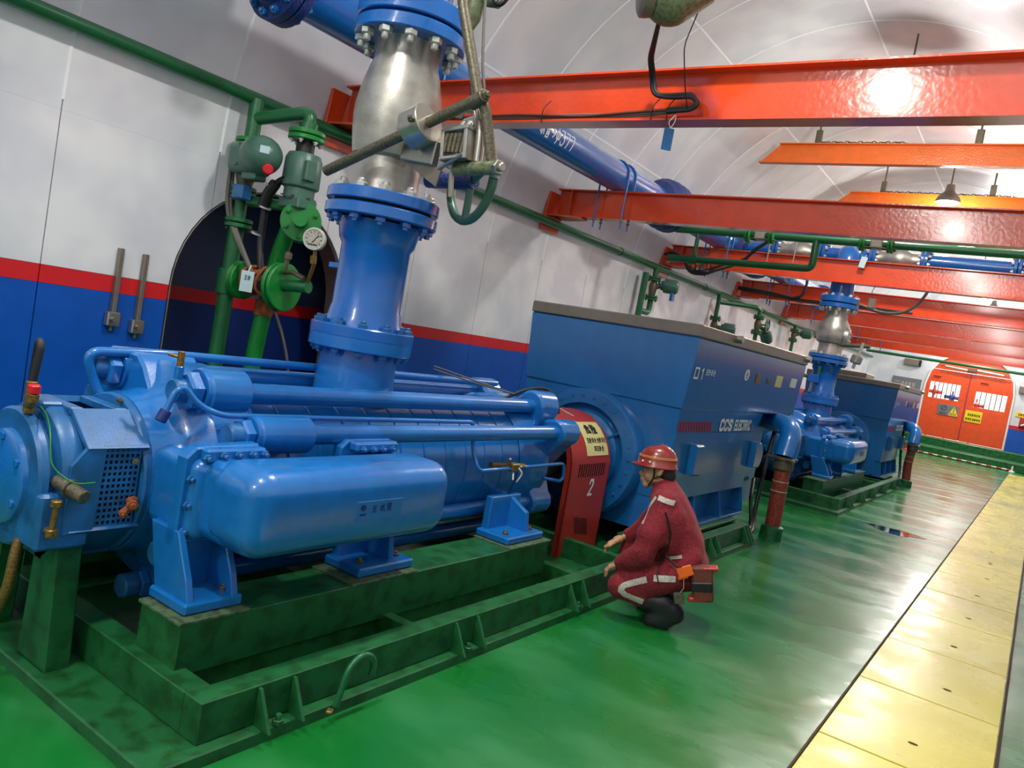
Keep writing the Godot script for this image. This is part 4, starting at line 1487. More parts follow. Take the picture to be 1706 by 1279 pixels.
func build_pump_set_one() -> void:
	build_base(-4.12, -2.055, 1.4, 7.55, 4.15, "green welded base frame under the nearest pump and motor", [2.75, 4.3, 5.0], [1.83, 1.985, 2.96, 3.13, 4.05, 4.2, 5.2, 5.35, 6.4, 6.55, 7.3, 7.38, 7.44], [1.905, 3.04, 4.12, 5.27, 6.47])
	var p := build_pump(-3.1, 0.0, 4.2, 2.86, 3.02, "nearest big blue multistage pump with tie rods and a long rounded duct")
	build_motor(-3.08, 5.8, 3.3, 2.0, "nearest big blue box motor with a grey lid, behind the squatting worker", true)
	build_guard(-3.1, 4.9, 5.5, "red arched coupling guard with cream danger notice and number 2", true)
	build_drain_pipe(-2.5, -2.05, 8.1, "red pipe with blue elbow standing beside the nearest motor", 0.0)
	# small fittings that only the near pump shows
	var g := G.new()
	g.tube([P(-2.75, 1.046, 1.71), P(-2.75, 1.15, 1.745), P(-2.745, 1.17, 1.78), P(-2.72, 1.1, 1.84), P(-2.68, 1.07, 1.92), P(-2.68, 1.055, 3.607), P(-2.655, 0.9, 3.603), P(-2.6, 0.78, 3.62), P(-2.6, 0.79, 4.6), P(-2.6, 0.66, 4.62), P(-2.66, 0.68, 4.45)], 0.0125, 8, 0.05)
	part("oil_pipe", g, M.pump_blue, p)
	g = G.new()
	g.cyl(P(-2.75, 1.03, 1.7), P(-2.75, 1.075, 1.72), 0.022, 10, 0.003)
	part("oil_pipe_union", g, M.dark_blue, p)
	g = G.new()
	g.cyl(P(-2.68, 0.79, 3.85), P(-2.6, 0.79, 4.1), 0.018, 10)
	g.box(P(-2.6, 0.79, 3.98), Vector3(0.05, 0.05, 0.08), 0.006)
	g.cyl(P(-2.6, 0.79, 3.94), P(-2.58, 0.85, 3.9), 0.008, 8)
	var cv := part("oil_cock", g, M.brass, p)
	cv.set_meta("label", "brass cock with a tied lever on the thin oil pipe")
	g = G.new()
	g.tube([P(-2.59, 0.8, 4.0), P(-2.55, 0.76, 4.02), P(-2.57, 0.7, 4.0)], 0.006, 6, 0.02)
	g.tube([P(-2.59, 0.77, 3.97), P(-2.56, 0.72, 3.94)], 0.006, 6)
	part("tie_wire", g, M.tape, cv)
	g = G.new()
	g.cyl(P(-2.86, 0.785, 1.4), P(-2.72, 0.755, 1.44), 0.026, 14, 0.003)
	g.cyl(P(-2.8, 0.772, 1.42), P(-2.785, 0.77, 1.423), 0.034, 14)
	part("oil_cup", g, M.old_steel, p)
	g = G.new()
	g.cyl(P(-2.78, 0.72, 1.375), P(-2.78, 0.61, 1.37), 0.011, 10)
	g.cyl(P(-2.78, 0.735, 1.375), P(-2.78, 0.71, 1.375), 0.02, 10, 0.003)
	g.cyl(P(-2.78, 0.63, 1.37), P(-2.78, 0.6, 1.37), 0.02, 10, 0.003)
	g.cyl(P(-2.83, 0.615, 1.37), P(-2.76, 0.615, 1.372), 0.014, 8)
	part("oil_gauge", g, M.brass, p)
	g = G.new()
	g.cyl(P(-2.81, 0.705, 1.67), P(-2.745, 0.7, 1.645), 0.014, 8)
	g.box(P(-2.785, 0.705, 1.655), Vector3(0.03, 0.04, 0.045), 0.008, Basis(Vector3.UP, 0.5))
	g.box(P(-2.775, 0.675, 1.63), Vector3(0.03, 0.025, 0.05), 0.007, Basis(Vector3.RIGHT, 0.6))
	var gn := part("rusty_gland", g, M.rust, p)
	bolt(gn, P(-2.765, 0.7, 1.648), Vector3(1, 0, 0.4), 0.022, M.rust)
	bolt(gn, P(-2.77, 0.665, 1.62), Vector3(0.8, -0.2, 0.5), 0.015, M.rust)
	g = G.new()
	g.cyl(P(-2.83, 1.235, 1.8), P(-2.83, 1.3, 1.8), 0.014, 10, 0.002)
	g.cyl(P(-2.83, 1.275, 1.8), P(-2.87, 1.28, 1.77), 0.007, 8)
	part("bleed_valve", g, M.brass, p)
	g = G.new()
	g.cyl(P(-2.83, 1.15, 1.8), P(-2.83, 1.24, 1.8), 0.018, 12, 0.003)
	part("bleed_boss", g, M.pump_blue, p)
	# bearing support post
	g = G.new()
	g.prism([Vector2(-3.06, 0.05), Vector2(-2.84, 0.05), Vector2(-2.87, 0.56), Vector2(-3.03, 0.56)], P(0, 0, 1.44), Vector3.RIGHT, Vector3.UP, DA * 0.1, 0.008)
	part("bearing_post", g, M.base_green, p)
	g = G.new()
	g.prism([Vector2(-3.52, 0.05), Vector2(-3.34, 0.05), Vector2(-3.3, 0.56), Vector2(-3.42, 0.56)], P(0, 0, 1.44), Vector3.RIGHT, Vector3.UP, DA * 0.1, 0.008)
	part("bearing_post", g, M.base_green, p)


func build_pump_set_two() -> void:
	build_base(-3.95, -1.955, 10.8, 16.35, 14.0, "green welded base frame under the second pump farther down the hall", [12.4, 14.5, 15.1], [11.5, 11.65, 12.4, 12.55, 13.3, 13.45, 14.3, 14.45, 15.4, 15.55, 16.1, 16.2], [11.57, 12.47, 13.37])
	build_pump(-2.96, 9.65, 13.6, 12.5, 13.0, "second blue multistage pump, shorter, half hidden by the nearest motor")
	var m2 := build_motor(-2.97, 15.15, 3.1, 1.8, "second blue box motor with a grey lid, before the red doors", false)
	build_guard(-2.97, 14.42, 14.85, "red coupling guard low behind the second pump", false)
	build_drain_pipe(-2.4, -1.97, 16.9, "red pipe with blue elbow standing beside the far motor", -0.03)
	var g := G.new()
	g.box(P(-3.2, 1.975, 15.6), Vector3(0.9, 0.09, 0.8), 0.01)
	part("top_box", g, M.lid_grey, m2)


# ---------------------------------------------------------------- discharge risers
func build_riser(xc: float, d: float, y0: float, k: float, y_end: float, names: Array, near: bool) -> void:
	# heights below are those of the nearest riser, squeezed by k above y0
	var Y := func(y: float) -> float: return y0 + (y - y0) * k
	var up := Vector3.UP
	var Bl: Material = M.pipe_blue
	var t := thing("discharge_spool", names[0], "pipe", P(xc, Y.call(1.43), d), "blue flanged discharge spools")
	var g := G.new()
	var ya: float = Y.call(1.49)
	var yb: float = Y.call(2.066)
	g.lathe(P(xc, ya - 0.01, d), up, [[0.1, 0], [0.225, 0.0], [0.2, 0.06], [0.195, 0.1], [0.187, 0.12], [0.187, yb - ya - 0.13], [0.205, yb - ya - 0.1], [0.225, yb - ya], [0.1, yb - ya + 0.02]], 40)
	part("pipe", g, Bl, t)
	for e in [[Y.call(1.43), 0.062, 0.28], [yb, 0.06, 0.302]]:
		g = G.new()
		disc(g, P(xc, e[0], d), up, e[2], e[1], 52)
		part("flange", g, Bl, t)
	g = G.new()
	disc(g, P(xc, Y.call(1.42), d), up, 0.245, 0.014, 40)
	part("gasket", g, M.gasket, t)
	g = G.new()
	disc(g, P(xc, yb + 0.058, d), up, 0.262, 0.02, 40)
	part("gasket", g, M.gasket, t)
	bolts_round(t, P(xc, Y.call(1.43) + 0.06, d), up, 0.24, 12, 0.027, M.pump_dusty)
	bolts_round(t, P(xc, Y.call(1.365), d), -up, 0.24, 12, 0.025, M.pump_dusty)
	bolts_round(t, P(xc, yb, d), -up, 0.258, 12, 0.029, Bl)
	if near:
		g = G.new()
		g.box(P(xc - 0.2, 1.8, d - 0.08), Vector3(0.1, 0.03, 0.03), 0.004)
		part("tapping_lug", g, Bl, t)
	else:
		g = G.new()
		g.box(P(xc - 0.1, 1.74, d - 0.24), Vector3(0.16, 0.13, 0.1), 0.01)
		part("instrument_box", g, Bl, t)
		g = G.new()
		g.cyl(P(xc - 0.04, 1.8, d - 0.23), P(xc - 0.04, 1.95, d - 0.23), 0.025, 10, 0.004)
		g.cyl(P(xc - 0.7, 1.78, d - 0.24), P(xc - 0.18, 1.76, d - 0.24), 0.03, 10)
		part("instrument_pipe", g, M.green_pipe, t)
	# check valve of bare cast steel with blue end flanges
	var v := thing("check_valve", names[1], "valve", P(xc, Y.call(2.14), d), "cast check valves on the risers")
	var yt: float = Y.call(3.015)
	var b0: float = Y.call(2.2)
	var h := yt - b0
	g = G.new()
	if near:
		g.lathe(P(xc, b0 - 0.02, d), up, [[0.1, 0], [0.185, 0.0], [0.178, 0.03], [0.17, 0.1], [0.168, h * 0.26], [0.205, h * 0.275], [0.212, h * 0.3], [0.226, h * 0.42], [0.233, h * 0.53], [0.231, h * 0.6], [0.215, h * 0.72], [0.19, h * 0.84], [0.172, h * 0.9], [0.168, h * 0.97], [0.172, h + 0.02], [0.1, h + 0.04]], 52)
	else:
		g.lathe(P(xc, b0 - 0.02, d), up, [[0.1, 0], [0.2, 0.0], [0.185, 0.05], [0.178, h * 0.27], [0.222, h * 0.3], [0.243, h * 0.38], [0.252, h * 0.48], [0.246, h * 0.58], [0.222, h * 0.68], [0.185, h * 0.77], [0.165, h * 0.84], [0.165, h + 0.02], [0.1, h + 0.04]], 52)
	part("body", g, M.cast, v)
	for e in [[Y.call(2.142), 0.062, 0.302], [yt, 0.068, 0.295]]:
		g = G.new()
		disc(g, P(xc, e[0], d), up, e[2], e[1], 52)
		part("flange", g, Bl, v)
	g = G.new()
	disc(g, P(xc, yt + 0.066, d), up, 0.255, 0.018, 40)
	part("gasket", g, M.gasket, v)
	bolts_round(v, P(xc, b0, d), up, 0.252, 12, 0.034, M.zinc)
	bolts_round(v, P(xc, yt, d), -up, 0.252, 12, 0.035, M.zinc, "stud")
	if near:
		# hinge housing on the side
		g = G.new()
		g.lathe(P(xc + 0.1, Y.call(2.55), d - 0.08), Vector3(1, 0, -0.2), [[0, 0], [0.09, 0.0], [0.09, 0.16], [0.075, 0.18], [0.075, 0.22], [0, 0.22]], 24)
		part("hinge_housing", g, M.cast, v)
	# pipe above
	var u := thing("riser_pipe", names[2], "pipe", P(xc, yt + 0.08, d), "blue pipes above the check valves")
	g = G.new()
	disc(g, P(xc, yt + 0.084, d), up, 0.295, 0.095, 52)
	part("flange", g, Bl, u)
	bolts_round(u, P(xc, yt + 0.178, d), up, 0.252, 12, 0.03, M.zinc)
	g = G.new()
	if near:
		g.tube([P(xc, yt + 0.16, d), P(xc, 4.25, d), P(-4.95, 4.25, d - 0.6), P(-4.98, 3.82, d - 0.9)], 0.19, 28, 0.4)
		disc(g, P(xc, yt + 0.45, d), up, 0.295, 0.09, 48)
	else:
		g.tube([P(xc, yt + 0.16, d), P(xc, y_end, d), P(xc - 0.05, y_end + 0.02, d + 0.3)], 0.178, 28, 0.2)
	part("pipe", g, Bl, u)


func build_riser_one() -> void:
	build_riser(-3.1, 3.02, 1.42, 1.0, 4.2, ["thick blue flanged pipe standing on the nearest pump", "bare cast grey check valve between blue bolted flanges, nearest riser", "blue flanged pipe above the nearest check valve, cut by the picture's top edge"], true)
	# lever gear of the near check valve
	var t := thing("valve_lever_gear", "greasy steel levers and counterweight on the near check valve", "lever", P(-2.6, 2.3, 2.85))
	var g := G.new()
	g.cyl(P(-3.25, 2.26, 2.72), P(-2.33, 2.63, 2.76), 0.027, 14, 0.004)
	part("lever_rod", g, M.old_steel, t)
	g = G.new()
	var ax := Vector3(0.92, 0.37, -0.04).normalized()
	g.lathe(P(-2.72, 2.473, 2.743), ax, [[0.027, 0], [0.092, 0], [0.096, 0.004], [0.096, 0.11], [0.092, 0.115], [0.027, 0.115]], 30)
	bolt(t, P(-2.63, 2.50, 2.652), Vector3(0, 0.2, 1), 0.018, M.old_steel)
	part("counterweight", g, M.steel, t)
	g = G.new()
	g.tube([P(-2.56, 3.2, 2.76), P(-2.54, 3.08, 2.76), P(-2.37, 2.64, 2.79), P(-2.33, 2.6, 2.8), P(-2.27, 2.36, 2.84)], 0.026, 12, 0.05)
	part("link_arm", g, M.old_steel, t)
	g = G.new()
	g.cyl(P(-2.4, 2.61, 2.785), P(-2.31, 2.64, 2.76), 0.032, 12, 0.004)
	bolt(t, P(-2.315, 2.64, 2.765), Vector3(1, 0.1, 0.3), 0.022, M.old_steel)
	part("clevis", g, M.old_steel, t)
	g = G.new()
	g.cyl(P(-2.5, 2.33, 2.87), P(-2.22, 2.33, 2.82), 0.032, 16, 0.004)
	part("pivot_shaft", g, M.olive, t)
	bolt(t, P(-2.225, 2.33, 2.82), Vector3(1, 0, 0.25), 0.036, M.steel)
	# bracket plates and damper block
	g = G.new()
	g.prism([Vector2(-0.24, 0.2), Vector2(-0.14, 0.3), Vector2(0.0, 0.32), Vector2(0.06, 0.26), Vector2(0.07, 0.05), Vector2(-0.05, 0.02), Vector2(-0.22, 0.06)], P(-2.44, 2.3, 2.92), Vector3(0.97, 0, 0.2), Vector3.UP, DA * 0.03, 0.004)
	part("bracket_plate", g, M.cast, t)
	g = G.new()
	g.tube([P(-2.5, 2.62, 2.87), P(-2.42, 2.62, 2.86), P(-2.37, 2.5, 2.85), P(-2.36, 2.36, 2.85)], 0.024, 10, 0.05)
	part("guide_strap", g, M.steel, t)
	g = G.new()
	g.box(P(-2.7, 2.4, 2.82), Vector3(0.22, 0.12, 0.05), 0.006, Basis(Vector3.BACK, -0.12))
	part("bright_plate", g, M.steel, t)
	g = G.new()
	g.prism([Vector2(-0.1, 0), Vector2(0.16, -0.03), Vector2(0.14, -0.12)], P(-2.71, 2.35, 2.82), Vector3.RIGHT, Vector3.UP, DA * 0.012, 0.002)
	part("gusset_plate", g, M.lid_grey, t)
	g = G.new()
	for s in [-1, 1]:
		g.box(P(-2.47 + s * 0.07, 2.43, 2.83), Vector3(0.02, 0.14, 0.1), 0.004, Basis(Vector3.BACK, 0.12))
	g.box(P(-2.47, 2.5, 2.83), Vector3(0.15, 0.02, 0.1), 0.004, Basis(Vector3.BACK, 0.12))
	g.box(P(-2.47, 2.365, 2.83), Vector3(0.15, 0.018, 0.1), 0.004, Basis(Vector3.BACK, 0.12))
	part("damper_frame", g, M.cast, t)
	g = G.new()
	for k in 5:
		g.cyl(P(-2.53 + k * 0.026, 2.39, 2.8), P(-2.525 + k * 0.026, 2.48, 2.8), 0.013, 8)
	part("damper_spring", g, M.old_steel, t)
	g = G.new()
	g.cyl(P(-2.62, 2.3, 2.84), P(-2.4, 2.38, 2.78), 0.01, 8)
	g.cyl(P(-2.52, 2.31, 2.86), P(-2.515, 2.2, 2.88), 0.014, 8)
	part("damper_rod", g, M.steel, t)
	for p in [[-2.5, 2.585, 2.83], [-2.46, 2.53, 2.83], [-2.42, 2.53, 2.83]]:
		bolt(t, P(p[0], p[1], p[2]), Vector3(0.3, 0, 1), 0.028 if p[1] > 2.55 else 0.018, M.zinc)
	# dark green sector wheel behind the gear
	g = G.new()
	var ring: Array = []
	for i in 33:
		var a := TAU * i / 32
		ring.append(P(-2.6 + 0.2 * cos(a), 2.33 + 0.2 * sin(a), 3.12 - 0.08 * cos(a)))
	g.tube(ring, 0.024, 10, 0.0, false)
	for i in 3:
		var a := TAU * i / 3 + 0.5
		g.cyl(P(-2.6, 2.33, 3.12), P(-2.6 + 0.2 * cos(a), 2.33 + 0.2 * sin(a), 3.12 - 0.08 * cos(a)), 0.02, 8)
	part("sector_wheel", g, M.actuator, t)
	g = G.new()
	g.cyl(P(-2.9, 2.33, 3.12), P(-2.58, 2.33, 3.12), 0.04, 14)
	part("hinge_shaft", g, M.wrap_blue, t)
	# thin oil line beside the arm
	g = G.new()
	g.tube([P(-2.5, 3.2, 2.86), P(-2.46, 2.98, 2.85), P(-2.42, 2.8, 2.84), P(-2.38, 2.68, 2.84), P(-2.36, 2.5, 2.84)], 0.007, 6, 0.05)
	part("hose_line", g, M.cable_grey, t)


func build_riser_two() -> void:
	build_riser(-2.96, 13.0, 1.42, 0.925, 3.75, ["thick blue flanged pipe standing on the second pump", "bare cast grey check valve on the second pump's riser", "blue flanged pipe above the second check valve, rising behind the third beam"], false)
	var t := thing("valve_lever_gear", "steel lever with round counterweight beside the far check valve", "lever", P(-2.6, 2.2, 12.85))
	var g := G.new()
	g.cyl(P(-2.75, 2.33, 12.85), P(-2.35, 2.36, 12.82), 0.03, 12)
	part("pivot_shaft", g, M.old_steel, t)
	g = G.new()
	g.cyl(P(-2.45, 2.4, 12.8), P(-2.53, 1.99, 12.8), 0.025, 12)
	part("lever_rod", g, M.zinc, t)
	g = G.new()
	g.cyl(P(-2.49, 2.2, 12.8), P(-2.515, 2.07, 12.8), 0.085, 22, 0.02)
	part("counterweight", g, M.steel, t)
	g = G.new()
	g.lathe(P(-2.78, 2.46, 12.98), Vector3(1, 0, -0.1), [[0, 0], [0.15, 0], [0.15, 0.06], [0.12, 0.08], [0, 0.08]], 24)
	part("side_cover", g, M.cast, t)
	for i in 3:
		bolt(t, P(-2.7, 2.4 + i * 0.06, 12.98), Vector3(1, 0, 0), 0.02, M.steel)


# ---------------------------------------------------------------- pipework
func flange_pair(par: Node3D, c: Vector3, axis: Vector3, r: float, th: float, n: int, br: float, m: Material, mb: Material) -> void:
	for s in [-1, 1]:
		var g := G.new()
		disc(g, c + axis * s * 0.006, axis * s, r, th, 36)
		part("flange", g, m, par)
		bolts_round(par, c + axis * s * (th + 0.006), axis * s, r * 0.84, n, br, mb)


func build_pipes() -> void:
	var t := thing("main_pipe", "long thick blue water main with white lettering, lying on the beams along the left", "pipe", P(-5, 3.82, 14))
	var g := G.new()
	g.cyl(P(-5, 3.82, -4.5), P(-5, 3.82, 31.5), 0.188, 36)
	part("pipe", g, M.pipe_blue, t)
	flange_pair(t, P(-5, 3.82, 3.55), DA, 0.31, 0.075, 12, 0.032, M.wrap_blue, M.pump_blue)
	for d in [20.0, 26.0]:
		flange_pair(t, P(-5, 3.82, d), DA, 0.3, 0.06, 12, 0.03, M.pipe_blue, M.pump_blue)
	for e in [[10.45, 0.36, 0.42], [13.4, 0.33, 0.3], [14.7, 0.36, 0.4]]:
		g = G.new()
		var l: float = e[2]
		var q: Array = []
		for i in 13:
			var s := i / 12.0
			q.append([lerpf(0.19, e[1], sqrt(sin(PI * s))) * (1.0 + 0.05 * sin(i * 2.6)), l * 2 * s])
		g.lathe(P(-5, 3.82, e[0] - l), DA, q, 22)
		var w := part("wrapped_valve", g, M.wrap_blue, t)
		w.set_meta("label", "flanged valve wrapped in crumpled dark blue film")
	g = G.new()
	var on := func(h: float) -> Callable:
		return func(p: Vector2) -> Vector3:
			var a := -0.55 + p.y / 0.188
			return P(-5 + (0.188 + h) * cos(a), 3.82 + (0.188 + h) * sin(a), 6.42 + p.x)
	write(g, "水管→φ377", 0.32, 0.0, 0.085, 0.17, 0.018, on.call(0.003), 0.0, 1.2)
	var wr := part("lettering", g, M.white, t)
	wr.set_meta("label", "white painted characters, an arrow and the diameter")
	# U-bolts that hold the main on the beams
	for i in 7:
		var d: float = [5.05, 8.9, 12.75, 16.6, 20.4, 24.2, 28.0][i]
		for s in [-0.1, 0.1]:
			if i > 3 and s > 0:
				continue
			var which: String = ["nearest", "second", "third", "fourth", "fifth", "sixth", "last"][i]
			var o := thing("pipe_clamp", "thin blue U-bolt over the water main, %s side of the %s beam" % ["near" if s < 0 else "far", which], "pipe clamp", P(-5, 3.6, d + s), "blue U-bolts on the water main")
			var q: Array = [P(-5.2, 3.15, d + s), P(-5.2, 3.82, d + s)]
			for k in range(1, 12):
				var a := PI - PI * k / 12
				q.append(P(-5 + 0.2 * cos(a), 3.82 + 0.2 * sin(a), d + s))
			q.append(P(-4.8, 3.82, d + s))
			q.append(P(-4.8, 3.15, d + s))
			g = G.new()
			g.tube(q, 0.012, 8)
			part("rod", g, M.pipe_blue, o)
			for x in [-5.2, -4.8]:
				bolt(o, P(x, 3.255, d + s), Vector3.DOWN, 0.024, M.old_steel)
	# branch line along the third beam: blue pieces and two bare valves
	var b := thing("branch_pipe", "blue branch pipe with bolted flanges lying behind the third beam", "pipe", P(-2.5, 3.8, 13.35))
	var X := Vector3.RIGHT
	for e in [[-4.85, -4.22], [-3.42, -2.68], [-1.9, 0.78]]:
		g = G.new()
		g.cyl(P(e[0], 3.8, 13.35), P(e[1], 3.8, 13.35), 0.11, 24)
		part("pipe", g, M.pipe_blue, b)
	for x in [-4.2, -3.44, -2.66, -1.92, -0.7]:
		flange_pair(b, P(x, 3.8, 13.35), X, 0.19, 0.045, 8, 0.028, M.pipe_blue, M.zinc)
	for e in [[-3.82, "bare cast valve on the branch pipe, left of the far riser"], [-2.29, "bare cast valve on the branch pipe, right of the far riser"]]:
		var v := thing("inline_valve", e[1], "valve", P(e[0], 3.8, 13.35), "bare valves on the branch pipe")
		g = G.new()
		g.lathe(P(e[0] - 0.33, 3.8, 13.35), X, [[0.05, 0], [0.12, 0], [0.11, 0.08], [0.12, 0.16], [0.165, 0.24], [0.175, 0.33], [0.165, 0.42], [0.12, 0.5], [0.11, 0.58], [0.12, 0.66], [0.05, 0.66]], 28)
		part("body", g, M.cast, v)
		g = G.new()
		g.cyl(P(e[0], 3.8, 13.35), P(e[0], 4.05, 13.35), 0.09, 18, 0.01)
		part("bonnet", g, M.cast, v)
	# green air line across the hall under the second beam, with a lower leg to the left
	var a := thing("air_pipe", "green cross pipe with a dropped loop, hung between the second and third beams", "pipe", P(-2.5, 3.5, 10.6))
	g = G.new()
	g.cyl(P(-4.85, 3.525, 10.6), P(0.75, 3.515, 10.6), 0.05, 16)
	part("pipe", g, M.green_pipe, a)
	g = G.new()
	g.tube([P(-2.85, 3.52, 10.6), P(-2.84, 3.135, 10.6), P(-4.9, 3.1, 10.6)], 0.048, 14, 0.09)
	part("drop_leg", g, M.green_pipe, a)
	g = G.new()
	g.cyl(P(-4.5, 3.1, 10.6), P(-4.5, 3.64, 10.6), 0.03, 12)
	g.cyl(P(-4.56, 3.1, 10.6), P(-4.44, 3.1, 10.6), 0.062, 14)
	part("hanger", g, M.green_pipe, a)
	for x in [-3.1, -3.45, -0.9]:
		g = G.new()
		g.cyl(P(x, 3.13 if x < -3 else 3.515, 10.6), P(x, 3.82, 10.6), 0.008, 6)
		part("hanger_rod", g, M.zinc, a)
	for e in [[-3.6, "small flanged valve on the green cross pipe, left one"], [-2.11, "small flanged valve on the green cross pipe, right one"]]:
		var v := thing("inline_valve", e[1], "valve", P(e[0], 3.52, 10.6), "small valves on the green cross pipe")
		for s in [-1, 1]:
			g = G.new()
			disc(g, P(e[0] + s * 0.13, 3.52, 10.6), X * s, 0.105, 0.03, 24)
			disc(g, P(e[0] + s * 0.17, 3.52, 10.6), X * s, 0.105, 0.03, 24)
			part("flange", g, M.green_bright, v)
			bolts_round(v, P(e[0] + s * 0.2, 3.52, 10.6), X * s, 0.08, 4, 0.016, M.old_steel)
		g = G.new()
		g.rbox(P(e[0], 3.52, 10.6), Vector3(0.075, 0.065, 0.065), 0.03)
		g.cyl(P(e[0] - 0.14, 3.52, 10.6), P(e[0] + 0.14, 3.52, 10.6), 0.045, 14)
		g.cyl(P(e[0], 3.52, 10.6), P(e[0], 3.66, 10.58), 0.02, 10)
		part("body", g, M.tape, v)
		g = G.new()
		for k in 4:
			g.cyl(P(e[0] - 0.13, 3.52 + 0.075 * cos(PI * (0.25 + 0.5 * k)), 10.6 + 0.075 * sin(PI * (0.25 + 0.5 * k))), P(e[0] + 0.13, 3.52 + 0.075 * cos(PI * (0.25 + 0.5 * k)), 10.6 + 0.075 * sin(PI * (0.25 + 0.5 * k))), 0.01, 6)
		part("tie_bolts", g, M.old_steel, v)
	# header along the left wall
	var hd := thing("header_pipe", "thin green pipe running the whole length of the left wall", "pipe", P(-5.85, 3.165, 14))
	g = G.new()
	g.cyl(P(-5.85, 3.165, -4.0), P(-5.85, 3.165, 32.6), 0.054, 18)
	part("pipe", g, M.green_pipe, hd)
	for d in [1.6, 6.8, 10.9, 14.6, 18.4]:
		g = G.new()
		g.box(P(-5.9, 3.165, d), Vector3(0.1, 0.025, 0.06), 0.004)
		g.lathe(P(-5.85, 3.165, d - 0.03), DA, [[0.04, 0], [0.064, 0], [0.064, 0.06], [0.04, 0.06]], 18)
		part("saddle", g, M.green_pipe, hd)


# ---------------------------------------------------------------- valves on the left wall
func motor_actuator(par: Node3D, c: Vector3, axis: Vector3, r: float, l: float, m: Material) -> void:
	var g := G.new()
	g.lathe(c, axis, [[0, 0], [r * 0.6, 0], [r * 0.7, l * 0.06], [r * 0.7, l * 0.16], [r * 0.96, l * 0.18], [r, l * 0.22], [r, l * 0.82], [r * 0.93, l * 0.93], [r * 0.7, l], [0, l]], 26)
	var a := part("actuator", g, m, par)
	g = G.new()
	var uv := G.across(axis.normalized())
	for k in 10:
		var t := TAU * k / 10
		var e: Vector3 = uv[0] * cos(t) + uv[1] * sin(t)
		g.cyl(c + axis.normalized() * l * 0.26 + e * r, c + axis.normalized() * l * 0.8 + e * r, r * 0.05, 6)
	part("cooling_rib", g, m, a)


func drop_valve(label: String, x: float, d: float, y_top: float, yf0: float, yf1: float, y_end: float, act: Vector3, axis: Vector3, from_header: bool) -> Node3D:
	var t := thing("motor_valve", label, "valve", P(x, yf1, d), "green motor valves on the left wall")
	var g := G.new()
	g.cyl(P(x, yf0, d), P(x, y_top, d), 0.045, 14)
	g.cyl(P(x, y_end, d), P(x, yf1, d), 0.045, 14)
	part("pipe", g, M.green_pipe, t)
	for y in [yf0, yf1]:
		for s in [0.004, -0.034]:
			g = G.new()
			disc(g, P(x, y + s, d), Vector3.UP, 0.115, 0.03, 26)
			part("flange", g, M.green_pipe, t)
		bolts_round(t, P(x, y + 0.034, d), Vector3.UP, 0.09, 4, 0.018, M.green_pipe)
		bolts_round(t, P(x, y - 0.034, d), Vector3.DOWN, 0.09, 4, 0.018, M.green_pipe)
	g = G.new()
	g.lathe(P(x, yf1 + 0.03, d), Vector3.UP, [[0.03, 0], [0.055, 0.0], [0.07, (yf0 - yf1) * 0.35], [0.075, (yf0 - yf1) * 0.5], [0.05, (yf0 - yf1) - 0.06], [0.03, (yf0 - yf1) - 0.06]], 18)
	part("valve_body", g, M.old_steel, t)
	g = G.new()
	g.cyl(P(x, (yf0 + yf1) / 2, d), act, 0.045, 12)
	part("gear_neck", g, M.old_steel, t)
	motor_actuator(t, act, axis, 0.12, 0.3, M.actuator)
	return t


